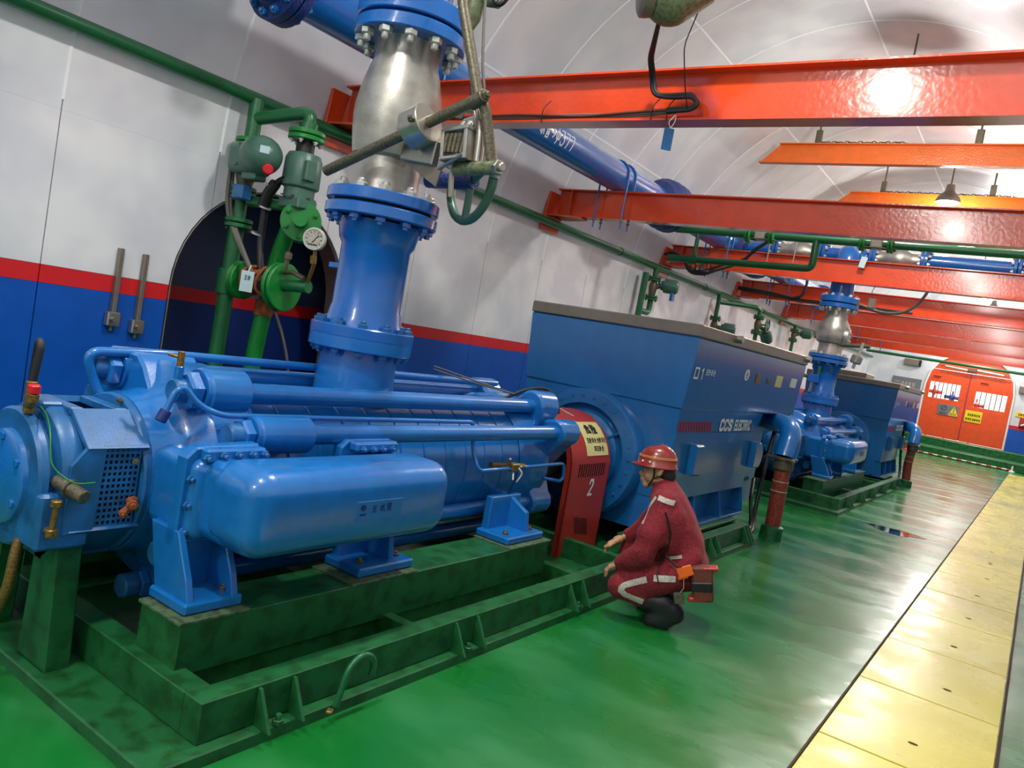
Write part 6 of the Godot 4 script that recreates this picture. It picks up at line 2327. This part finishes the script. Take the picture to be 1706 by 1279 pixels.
	part("shoulder_patch", tape(S, [[0.1, 0.775], [0.2, 0.79]], 0.03), M.tape, suit)
	# rubber boots
	for e in [[0.15, 0.0, 0.0, 1], [-0.15, 0.07, -0.03, -1]]:
		var B := Field.new()
		B.k = 0.012
		var w: float = e[0]
		var du: float = e[1]
		limb(B, [[0.16 + du, 0.155 + e[2], w + 0.015 * e[3], 0.066], [0.07 + du, 0.15 + e[2], w, 0.066], [0.0 + du, 0.135, w, 0.056]])
		limb(B, [[-0.03 + du, 0.105, w, 0.046], [0.045 + du, 0.055, w, 0.046], [0.12 + du, 0.04, w + 0.01 * e[3], 0.038]])
		limb(B, [[0.02 + du, 0.12, w, 0.055], [0.09 + du, 0.06, w, 0.045]])
		limb(B, [[-0.045 + du, 0.085, w, 0.022], [0.04 + du, 0.02, w, 0.024], [0.125 + du, 0.018, w, 0.024]])
		limb(B, [[0.03 + du, 0.022, w - 0.02, 0.02], [0.12 + du, 0.02, w - 0.015, 0.02]])
		g = G.new()
		B.mesh_into(g, 0.009)
		part("boot", g, M.boot, t)
	# hair below the helmet
	var R := Field.new()
	R.k = 0.006
	limb(R, [[0.212, 0.93, -0.012, 0.066], [0.212, 0.93, 0.012, 0.066]])
	limb(R, [[0.18, 0.898, -0.02, 0.046], [0.18, 0.898, 0.02, 0.046]])
	for s in [-1, 1]:
		limb(R, [[0.252, 0.945, s * 0.072, 0.011], [0.252, 0.925, s * 0.073, 0.008]])
	g = G.new()
	R.mesh_into(g, 0.006)
	part("hair", g, M.hair, t)
	# eyes and brows, set on the face
	for s in [-1, 1]:
		var front := func(v: float, w: float, sink: float) -> Vector3:
			var u := 0.4
			for i in 60:
				var dd := H.dist(W(u, v, w))
				if dd < 0.0008:
					break
				u -= maxf(dd * 0.8, 0.0008)
			return W(u - sink, v, w)
		g = G.new()
		g.ball(front.call(0.911, s * 0.03, 0.006), Vector3.ONE * 0.0105, 12)
		var ey := part("eye", g, M.white, t)
		g = G.new()
		g.ball(front.call(0.911, s * 0.03, -0.001), Vector3.ONE * 0.005, 10)
		part("iris", g, M.hair, ey)
		g = G.new()
		g.tube([front.call(0.917, s * 0.018, 0.0), front.call(0.9205, s * 0.03, -0.002), front.call(0.916, s * 0.042, 0.0)], 0.0025, 6)
		part("upper_lid", g, M.skin, ey)
		g = G.new()
		g.tube([front.call(0.93, s * 0.013, 0.0), front.call(0.934, s * 0.028, 0.0), front.call(0.93, s * 0.044, 0.0)], 0.0035, 6)
		part("eyebrow", g, M.hair, t)
	g = G.new()
	g.tube([W(0.328, 0.8475, -0.017), W(0.3385, 0.847, 0), W(0.328, 0.8475, 0.017)], 0.0022, 6)
	part("mouth_line", g, M.bag_brown, t)
	# helmet: dome with brim, gold lines, chin strap
	g = G.new()
	var rings: Array = []
	var prof := [[0.0, 1.0, 1.0], [-0.004, 1.09, 1.0], [0.004, 1.1, 1.0], [0.014, 1.0, 0.4], [0.045, 0.975, 0.15], [0.075, 0.9, 0.0], [0.1, 0.78, 0.0], [0.12, 0.58, 0.0], [0.133, 0.3, 0.0], [0.137, 0.04, 0.0]]
	for q in prof:
		var ring := PackedVector3Array()
		for j in 40:
			var a := TAU * j / 40
			var fr := maxf(0.0, cos(a))
			var brim: float = q[2] * 0.028 * pow(fr, 1.5) * (1.0 if q[1] > 1.02 else 0.3)
			ring.append(W(0.262 + (0.122 * q[1]) * cos(a) + brim, 0.943 + q[0] - q[2] * 0.004 * fr - 0.006 * cos(a), 0.102 * q[1] * sin(a)))
		ring.reverse()
		rings.append(ring)
	g.soft()
	g.skin(rings)
	var hm := part("helmet", g, M.helmet, t)
	g = G.new()
	var inner: Array = []
	for j in 40:
		var a := TAU * j / 40
		inner.append(W(0.262 + 0.112 * cos(a), 0.948 - 0.006 * cos(a), 0.094 * sin(a)))
	part("liner", disc_from(inner), M.black, hm)
	for e in [[0.05, 0.965], [0.058, 0.948]]:
		g = G.new()
		var q: Array = []
		for j in 25:
			var a := TAU * j / 24
			q.append(W(0.262 + 0.1225 * e[1] * cos(a), 0.943 + e[0] - 0.006 * cos(a) + 0.006, 0.1025 * e[1] * sin(a)))
		g.tube(q, 0.0022, 6, 0.0, false)
		part("gold_line", g, M.gold, hm)
	for q in [[0.3, 0.972, 0.096], [0.345, 0.968, 0.077]]:
		g = G.new()
		g.ball(W(q[0], q[1], q[2]), Vector3.ONE * 0.0065, 8)
		part("rivet", g, M.white, hm)
	for s in [-1, 1]:
		var on := func(u: float, v: float) -> Vector3: return on_suit(H, u, v, 0.2) + Vector3(0.3102, 0, 0.9507) * 0.003
		var q1: Array = []
		var q2: Array = []
		for e in [[0.268, 0.948], [0.264, 0.92], [0.262, 0.895], [0.264, 0.872], [0.274, 0.845], [0.286, 0.822]]:
			q1.append(on.call(e[0], e[1]))
		for e in [[0.206, 0.93], [0.215, 0.905], [0.236, 0.888], [0.26, 0.872]]:
			q2.append(on.call(e[0], e[1]))
		q1.append(W(0.298, 0.802, 0.0))
		if s < 0:
			for i in q1.size():
				q1[i] = mirrored(q1[i])
			for i in q2.size():
				q2[i] = mirrored(q2[i])
		g = G.new()
		g.tube(q1, 0.005, 6)
		g.tube(q2, 0.0042, 6)
		part("chin_strap", g, M.black, hm)
	# tool bag at the hip with its strap, an orange tag and a brown tag
	var bg := thing("tool_bag", "worn red-brown tool bag hanging at the squatting worker's hip", "bag", W(-0.14, 0.25, 0.2))
	g = G.new()
	var bb := Basis(Vector3(-0.9507, 0, 0.3102), Vector3.UP, Vector3(-0.3102, 0, -0.9507)).rotated(Vector3(0.3102, 0, 0.9507), 0.22)
	g.rbox(W(-0.145, 0.345, 0.2), Vector3(0.062, 0.105, 0.045), 0.016, 3, bb)
	part("pouch", g, M.bag_brown, bg)
	g = G.new()
	g.rbox(W(-0.17, 0.447, 0.2), Vector3(0.044, 0.008, 0.048), 0.01, 3, bb)
	g.rbox(W(-0.2, 0.443, 0.2), Vector3(0.018, 0.012, 0.036), 0.008, 3, bb)
	part("flap", g, M.guard_red, bg)
	g = G.new()
	g.rbox(W(-0.135, 0.25, 0.2), Vector3(0.056, 0.016, 0.044), 0.012, 3, bb)
	part("bottom_trim", g, M.guard_red, bg)
	g = G.new()
	g.rbox(W(-0.145, 0.33, 0.203), Vector3(0.064, 0.03, 0.046), 0.01, 3, bb)
	part("dark_band", g, M.black, bg)
	g = G.new()
	var sp: Array = []
	for q in [[0.14, 0.72], [0.11, 0.66], [0.088, 0.6], [0.09, 0.5], [0.115, 0.42], [0.12, 0.34], [0.1, 0.29]]:
		sp.append(on_suit(S, q[0], q[1]) + Vector3(0.3102, 0, 0.9507) * 0.006)
	g.tube(sp, 0.0055, 6)
	part("strap", g, M.black, bg)
	g = G.new()
	g.tube([W(0.09, 0.46, 0.24), W(0.02, 0.42, 0.26), W(-0.09, 0.42, 0.24)], 0.006, 6)
	part("strap", g, M.black, bg)
	var og := thing("locator_card", "bright orange card clipped in front of the worker's tool bag", "card", W(-0.035, 0.4, 0.25))
	g = G.new()
	g.rbox(W(-0.035, 0.4, 0.252), Vector3(0.045, 0.032, 0.009), 0.005, 2, bb.rotated(Vector3(0.3102, 0, 0.9507), 0.3))
	g.rbox(W(-0.03, 0.365, 0.25), Vector3(0.03, 0.012, 0.008), 0.005, 2, bb.rotated(Vector3(0.3102, 0, 0.9507), 0.3))
	part("card", g, M.tag_orange, og)
	var bt := thing("identity_tag", "small brown square tag hanging below the orange card by a string", "tag", W(-0.03, 0.23, 0.24))
	g = G.new()
	g.rbox(W(-0.03, 0.232, 0.235), Vector3(0.03, 0.034, 0.005), 0.003, 2, bb.rotated(Vector3(0.3102, 0, 0.9507), 0.1))
	part("card", g, M.old_steel, bt)
	g = G.new()
	g.tube([W(-0.035, 0.36, 0.25), W(-0.045, 0.3, 0.245), W(-0.03, 0.262, 0.237)], 0.0025, 5)
	part("string", g, M.tape, bt)


func mirrored(p: Vector3) -> Vector3:
	var n := Vector3(0.3102, 0, 0.9507)
	return p - n * 2.0 * (p - W(0, 0, 0)).dot(n)


func disc_from(ring: Array) -> G:
	var g := G.new()
	var c := Vector3.ZERO
	for p in ring:
		c += p / ring.size()
	g.flat()
	for j in ring.size():
		g.tri(c, ring[j], ring[(j + 1) % ring.size()])
		g.tri(c + Vector3(0, 0.002, 0), ring[(j + 1) % ring.size()] + Vector3(0, 0.002, 0), ring[j] + Vector3(0, 0.002, 0))
	return g


# ---------------------------------------------------------------- on the floor
func build_floor_things() -> void:
	var t := thing("walkway_cover", "yellow cover boards laid in a long walkway strip along the right side of the floor", "floor boards", P(-0.25, 0, 14))
	var edges: Array = []
	var d := 0.9
	while d < 10.6:
		edges.append([d, d + 0.985])
		d += 0.99
	edges.append([10.72, 11.75])
	d = 11.76
	while d < 27.5:
		edges.append([d, d + 1.19])
		d += 1.2
	var rng := RandomNumberGenerator.new()
	rng.seed = 4
	for e in edges:
		var g := G.new()
		var tilt := rng.randf_range(-0.0015, 0.0015)
		var dm: float = (e[0] + e[1]) / 2
		g.box(P(-0.245, 0.014 + absf(tilt), dm), Vector3(0.69, 0.024, e[1] - e[0] - rng.randf_range(0.004, 0.01)), 0.003, Basis(Vector3.BACK, tilt))
		var b := part("board", g, M.yellow, t)
		if dm < 12.0:
			for k in [0.28, 0.36] if rng.randf() < 0.4 else [0.3]:
				g = G.new()
				var c := P(-0.2 + rng.randf_range(-0.03, 0.03), 0.0268 + absf(tilt), lerpf(e[0], e[1], k))
				var ring: Array = []
				for j in 14:
					ring.append(c + Vector3(0.022 * cos(TAU * j / 14), 0, -0.01 * sin(TAU * j / 14)))
				part("lifting_slot", disc_from(ring), M.slot, b)
	for x in [-0.602, 0.112]:
		var g := G.new()
		g.box(P(x, 0.009, 14.0), Vector3(0.012, 0.018, 26.6), 0.002)
		part("edge_strip", g, M.slot, t)
	# lifting hook of bent bar on the near plinth
	var h := thing("lifting_hook", "green bent-bar lifting hook standing on the edge of the nearest base frame", "hook", P(-2.03, 0.05, 2.26))
	var g := G.new()
	g.tube([P(-2.03, 0.05, 2.16), P(-2.03, 0.2, 2.2), P(-2.03, 0.24, 2.27), P(-2.03, 0.2, 2.34), P(-2.03, 0.13, 2.34)], 0.014, 10, 0.05)
	part("bar", g, M.green_pipe, h)
	var ch := single("wood_chip", chip(P(-2.01, 0.056, 2.11)), M.brass, "small ochre chip lying beside the lifting hook on the green base", "chip")
	ch.name = "wood_chip"
	# cables and rails lying behind the nearest pump
	for e in [[P(-4.9, 0.03, 1.9), P(-4.25, 0.03, 2.12), P(-4.05, 0.05, 2.3), "cable_grey", "grey cable lying on the floor left behind the nearest pump"], [P(-4.9, 0.025, 1.65), P(-4.3, 0.025, 1.85), P(-4.2, 0.03, 2.0), "black", "black cable lying on the floor left behind the nearest pump"]]:
		var c := thing("floor_cable", e[4], "cable", e[0])
		g = G.new()
		g.tube([e[0], e[1], e[2]], 0.028, 10, 0.1)
		part("cable", g, M[e[3]], c)
	var ra := thing("steel_channel", "light steel channel lying on the floor at the left edge", "channel", P(-4.4, 0, 1.75))
	g = G.new()
	g.box(P(-4.5, 0.035, 1.72), Vector3(0.9, 0.07, 0.06), 0.006, Basis(Vector3.UP, 0.35))
	part("channel", g, M.steel, ra)
	# yellow drain hose below the bearing housing
	var yh := thing("drain_hose", "dirty yellow hose hanging under the nearest bearing housing", "hose", P(-2.94, 0.2, 1.5))
	g = G.new()
	g.tube([P(-2.95, 0.55, 1.345), P(-2.94, 0.49, 1.33), P(-2.93, 0.38, 1.32), P(-2.97, 0.27, 1.31), P(-3.03, 0.2, 1.3), P(-3.07, 0.21, 1.3)], 0.018, 10, 0.06)
	part("hose", g, M.brass, yh)
	g = G.new()
	g.lathe(P(-3.03, 0.21, 1.3), Vector3(-0.8, 0.3, 0), [[0.014, 0], [0.024, 0], [0.024, 0.03], [0.014, 0.03]], 10)
	part("clamp", g, M.gold, yh)
	# shallow puddle on the green floor
	var pu := thing("puddle", "small still puddle with ragged edge on the green floor halfway to the far doors", "puddle", P(-1.26, 0, 10.8))
	g = G.new()
	var q: Array = []
	for j in 20:
		var a := TAU * j / 20
		var r := 1.0 + 0.18 * sin(a * 3.0) + 0.1 * sin(a * 5.0 + 1.0)
		q.append(Vector2(0.3 * r * cos(a), 0.22 * r * sin(a)))
	g.prism(q, P(-1.26, 0.0005, 10.8), Vector3.RIGHT, DA, Vector3(0, 0.002, 0))
	var wet := mk("water", c8(14, 40, 24), 0.03)
	part("water", g, wet, pu)


func chip(c: Vector3) -> G:
	var g := G.new()
	g.box(c, Vector3(0.024, 0.012, 0.03), 0.003, Basis(Vector3.UP, 0.6))
	return g


# ---------------------------------------------------------------- cables, tags and small gear
func build_small_things() -> void:
	var up := Vector3.UP
	var X := Vector3.RIGHT
	# motor actuator of the gate valve high over the near pump
	var t := thing("valve_actuator", "olive motor actuator hanging at the picture's top centre over the nearest beam", "actuator", P(-2.36, 3.66, 4.4))
	var g := G.new()
	g.ball(P(-2.35, 3.83, 4.42), Vector3(0.17, 0.17, 0.17), 24)
	g.cyl(P(-2.35, 3.83, 4.42), P(-2.2, 3.98, 4.5), 0.168, 28, 0.02)
	part("motor_body", g, M.olive, t)
	g = G.new()
	g.lathe(P(-2.36, 3.84, 4.4), Vector3(-0.75, -0.12, 0.6), [[0, 0.1], [0.14, 0.1], [0.145, 0.13], [0.145, 0.165], [0.12, 0.18], [0, 0.18]], 30)
	part("end_cap", g, M.lid_grey, t)
	g = G.new()
	g.cyl(P(-2.5, 3.83, 4.25), P(-2.92, 3.66, 3.2), 0.035, 12)
	g.cyl(P(-2.5, 3.83, 4.25), P(-2.56, 3.8, 4.1), 0.06, 14)
	part("drive_shaft", g, M.old_steel, t)
	g = G.new()
	var lb := P(-2.85, 3.15, 3.2)
	g.lathe(lb, up, [[0, 0], [0.012, 0.005], [0.04, 0.06], [0.052, 0.12], [0.05, 0.2], [0.03, 0.25], [0, 0.26]], 18)
	g.cyl(P(-2.85, 3.34, 3.2), P(-2.72, 3.33, 3.25), 0.05, 14, 0.01)
	g.cyl(P(-2.85, 3.36, 3.2), P(-2.95, 3.42, 3.1), 0.03, 10)
	var ls := thing("limit_switch", "small olive pear-shaped switch box right of the riser at the picture's top", "switch", lb)
	part("case", g, M.olive, ls)
	g = G.new()
	g.tube([P(-2.72, 3.36, 3.2), P(-2.71, 3.28, 3.18), P(-2.66, 3.26, 3.18), P(-2.63, 3.32, 3.2)], 0.014, 8, 0.03)
	part("cable", g, M.black, ls)
	g = G.new()
	g.tube([lb, P(-2.83, 3.0, 3.22), P(-2.8, 2.85, 3.22), P(-2.78, 2.7, 3.25)], 0.004, 5, 0.05)
	part("wire", g, M.cable, ls)
	# thick cable from the actuator to the bundle on the near beam
	var c := thing("power_cable", "two thick black cables dropping from the olive actuator to the nearest beam and coiling", "cable", P(-2.6, 3.3, 4.95))
	for k in 2:
		g = G.new()
		var o := 0.018 * k
		g.tube([P(-2.4, 3.7, 4.42), P(-2.63 + o, 3.62, 4.8), P(-2.655 + o, 3.53, 4.93), P(-2.63 + o, 3.42, 4.945), P(-2.5, 3.395 + o, 4.945), P(-2.33, 3.4 + o, 4.945), P(-2.27 - o, 3.35, 4.945), P(-2.32, 3.31 + o, 4.945), P(-2.5, 3.3 + o, 4.945)], 0.015, 8, 0.06)
		part("cable", g, M.cable, c)
	c = thing("cable_run", "grey cables lying along the bottom flange of the nearest beam", "cable", P(-3.4, 3.27, 4.96))
	for k in 3:
		g = G.new()
		var o := 0.012 * k
		g.tube([P(-2.45, 3.31 + o * 0.5, 4.985 - o), P(-2.75, 3.285 + o, 4.985 - o), P(-3.2, 3.29 + o * (1 if k < 2 else -0.3), 4.99 - o), P(-3.8, 3.283 + o, 4.99 - o), P(-4.6, 3.29, 4.99 - o), P(-5.6, 3.3 + o, 4.99 - o)], 0.0105, 6, 0.1)
		part("cable", g, M.cable_grey if k < 2 else M.bag_brown, c)
	for x in [-2.5, -2.62, -3.55]:
		g = G.new()
		g.tube([P(x, 3.24, 4.96), P(x + 0.01, 3.34, 4.94), P(x + 0.03, 3.42, 5.0)], 0.004, 5, 0.03)
		part("tie_wire", g, M.black, c)
	t = thing("identity_tag", "small dark plate tag dangling from the nearest beam below the cable coil", "tag", P(-2.43, 3.24, 4.92))
	g = G.new()
	g.box(P(-2.437, 3.1, 4.91), Vector3(0.07, 0.15, 0.008), 0.003, Basis(up, 0.7))
	part("plate", g, M.pump_dusty, t)
	g = G.new()
	g.tube([P(-2.43, 3.175, 4.91), P(-2.46, 3.22, 4.92), P(-2.42, 3.28, 4.94), P(-2.41, 3.22, 4.92), P(-2.43, 3.175, 4.91)], 0.0035, 5, 0.02)
	part("wire_loop", g, M.zinc, t)
	t = single("hanging_wire", wire([P(-2.2, 3.95, 4.6), P(-2.29, 3.6, 4.6), P(-2.29, 3.42, 4.7), P(-2.33, 3.3, 4.9)], 0.004), M.black, "thin twisted wire hanging from the olive actuator to the nearest beam", "wire")
	# two strut channels with base boxes on the wall left of the arch
	for e in [[3.17, 1.72, 1.2, "vertical grey strut rail on the left wall, farther from the dark arch"], [3.37, 1.71, 1.16, "vertical grey strut rail on the left wall, nearer to the dark arch"]]:
		t = thing("strut_rail", e[3], "rail", P(-5.97, e[2], e[0]), "grey strut rails on the left wall")
		g = G.new()
		g.box(P(-5.975, (e[1] + e[2]) / 2, e[0]), Vector3(0.05, e[1] - e[2], 0.035), 0.004)
		part("channel", g, M.lid_grey, t)
		g = G.new()
		g.box(P(-5.968, e[2] - 0.03, e[0]), Vector3(0.065, 0.11, 0.1), 0.008)
		g.cyl(P(-5.93, e[2] - 0.03, e[0] - 0.02), P(-5.89, e[2] - 0.03, e[0] - 0.02), 0.018, 10)
		part("base_box", g, M.steel, t)
		g = G.new()
		g.cyl(P(-5.97, e[2] - 0.12, e[0]), P(-5.97, e[2] - 0.08, e[0]), 0.014, 8)
		part("gland", g, M.old_steel, t)
	# hose with a red-capped valve left of the bearing housing
	t = thing("oil_hose", "dark looped oil hose with a red-capped brass valve behind the nearest bearing housing", "hose", P(-3.03, 1.0, 1.36))
	g = G.new()
	g.tube([P(-3.2, 0.78, 1.42), P(-3.15, 1.0, 1.4), P(-3.07, 1.21, 1.37), P(-3.04, 1.275, 1.36), P(-3.02, 1.25, 1.36), P(-3.03, 1.1, 1.35)], 0.0145, 10, 0.05)
	part("hose", g, M.cable, t)
	g = G.new()
	g.cyl(P(-3.025, 1.0, 1.35), P(-3.028, 1.12, 1.35), 0.02, 12, 0.003)
	g.cyl(P(-3.027, 1.03, 1.35), P(-2.965, 1.06, 1.33), 0.018, 10)
	g.cyl(P(-2.965, 1.05, 1.33), P(-2.962, 1.085, 1.33), 0.02, 12, 0.003)
	part("valve", g, M.brass, t)
	g = G.new()
	g.cyl(P(-2.962, 1.085, 1.33), P(-2.96, 1.118, 1.33), 0.021, 14, 0.004)
	part("red_cap", g, M.red_cap, t)
	# thin grounding wire over the bearing housing
	t = single("ground_wire", wire([P(-3.1, 1.035, 1.4), P(-2.95, 1.015, 1.38), P(-2.86, 0.96, 1.36), P(-2.8, 0.85, 1.345), P(-2.74, 0.8, 1.41), P(-2.72, 0.81, 1.47)], 0.003), M.green_bright, "thin green wire draped over the nearest bearing housing", "wire")
	# black cables at the far end of the near motor
	t = thing("power_cable", "two black cables curving down to the floor at the far end of the nearest motor", "cable", P(-2.3, 0.02, 8.1))
	g = G.new()
	g.tube([P(-2.33, 1.22, 8.57), P(-2.3, 0.6, 8.3), P(-2.28, 0.16, 8.2), P(-2.22, 0.04, 8.05), P(-2.18, 0.045, 7.7)], 0.022, 10, 0.2)
	part("cable", g, M.black, t)
	g = G.new()
	g.tube([P(-2.45, 0.5, 8.52), P(-2.32, 0.35, 8.1), P(-2.27, 0.2, 8.05), P(-2.22, 0.09, 7.95), P(-2.18, 0.05, 7.65)], 0.02, 10, 0.15)
	part("cable", g, M.black, t)
	t = thing("power_cable", "black cable curving down at the far end of the second motor", "cable", P(-2.2, 0.02, 17.3))
	g = G.new()
	g.tube([P(-2.26, 1.2, 17.4), P(-2.2, 0.6, 17.2), P(-2.12, 0.2, 17.1), P(-2.1, 0.06, 16.8)], 0.024, 10, 0.2)
	part("cable", g, M.black, t)
	# cable bundles at the third and fourth beams
	t = thing("cable_bundle", "tangle of black cables sagging under the third beam's left end", "cable", P(-5.2, 3.2, 12.5))
	var rng := RandomNumberGenerator.new()
	rng.seed = 9
	for k in 5:
		g = G.new()
		var j := func(s: float) -> float: return rng.randf_range(-s, s)
		g.tube([P(-5.86, 3.42, 12.5), P(-5.7, 3.47 + j.call(0.04), 12.52), P(-5.45, 3.36 + j.call(0.05), 12.5), P(-5.3 + j.call(0.08), 3.16 + j.call(0.05), 12.45), P(-5.1, 3.15 + j.call(0.05), 12.45), P(-4.8, 3.28 + j.call(0.04), 12.45), P(-4.42, 3.4 + j.call(0.04), 12.4), P(-4.25, 3.58 + j.call(0.04), 12.3), P(-3.9, 3.74 + j.call(0.03), 12.0), P(-3.5, 3.8, 11.2)], 0.016, 6, 0.15)
		part("cable", g, M.cable, t)
	g = G.new()
	for k in 4:
		var ring: Array = []
		for i in 13:
			var a := TAU * i / 12
			ring.append(P(-5.25 + k * 0.08 + 0.06 * cos(a), 3.3 + 0.12 * sin(a), 12.42 + 0.03 * sin(a * 2 + k)))
		g.tube(ring, 0.012, 6)
	part("coil", g, M.cable, t)
	t = thing("cable_bundle", "black cables running along the fourth beam and looping up to its left", "cable", P(-5.0, 3.35, 16.4))
	for k in 3:
		g = G.new()
		g.tube([P(-5.84, 3.4 + 0.03 * k, 16.45), P(-5.2, 3.36 + 0.03 * k, 16.45), P(-4.6, 3.3 + 0.02 * k, 16.45), P(-3.6, 3.3 + 0.02 * k, 16.46), P(-2.4, 3.31 + 0.01 * k, 16.46)], 0.018, 6, 0.2)
		part("cable", g, M.cable, t)
	g = G.new()
	g.tube([P(-4.7, 3.33, 16.43), P(-4.48, 3.4, 16.43), P(-4.43, 3.65, 16.42), P(-4.5, 4.1, 16.4)], 0.03, 8, 0.1)
	part("thick_cable", g, M.cable, t)
	t = thing("cable_loop", "brown conduit looping below the fourth beam right of the far riser", "cable", P(-2.3, 3.0, 14.9))
	g = G.new()
	g.tube([P(-2.95, 3.12, 13.9), P(-2.5, 3.0, 14.0), P(-2.2, 3.05, 14.1), P(-2.0, 3.25, 14.2), P(-1.92, 3.5, 14.3)], 0.025, 8, 0.2)
	part("conduit", g, M.old_steel, t)
	t = thing("junction_box", "small grey box hanging on wires below the third beam right of the far riser", "box", P(-2.43, 2.95, 12.7))
	g = G.new()
	g.box(P(-2.43, 3.0, 12.7), Vector3(0.1, 0.15, 0.08), 0.01)
	part("box", g, M.lid_grey, t)
	g = G.new()
	g.tube([P(-2.43, 3.07, 12.7), P(-2.46, 3.18, 12.7), P(-2.42, 3.29, 12.7)], 0.006, 6)
	part("wire", g, M.cable, t)
	t = thing("identity_tag", "pale tag hung on the front of the third beam beside the branch valve", "tag", P(-2.66, 3.6, 12.62))
	g = G.new()
	g.box(P(-2.66, 3.6, 12.64), Vector3(0.09, 0.17, 0.01), 0.003, Basis(Vector3.BACK, -0.15))
	part("card", g, M.tag_white, t)
	g = G.new()
	g.tube([P(-2.65, 3.68, 12.64), P(-2.64, 3.72, 12.7)], 0.004, 5)
	part("string", g, M.white, t)
	# cables in front of the near motor
	t = thing("sensor_cable", "thin dark cable arching from the discharge end of the nearest pump", "cable", P(-2.9, 1.2, 4.6))
	g = G.new()
	g.tube([P(-2.98, 1.16, 4.3), P(-2.92, 1.24, 4.45), P(-2.85, 1.27, 4.6), P(-2.8, 1.2, 4.7), P(-2.79, 1.1, 4.72)], 0.012, 8, 0.06)
	part("cable", g, M.cable, t)
	for k in 2:
		g = G.new()
		g.tube([P(-3.3, 1.28 + 0.02 * k, 3.9), P(-3.1, 1.235 + 0.015 * k, 4.1), P(-2.95, 1.2, 4.35)], 0.006, 6)
		part("thin_wire", g, M.cable_grey, t)


func wire(pts: Array, r: float) -> G:
	var g := G.new()
	g.tube(pts, r, 6, 0.05)
	return g
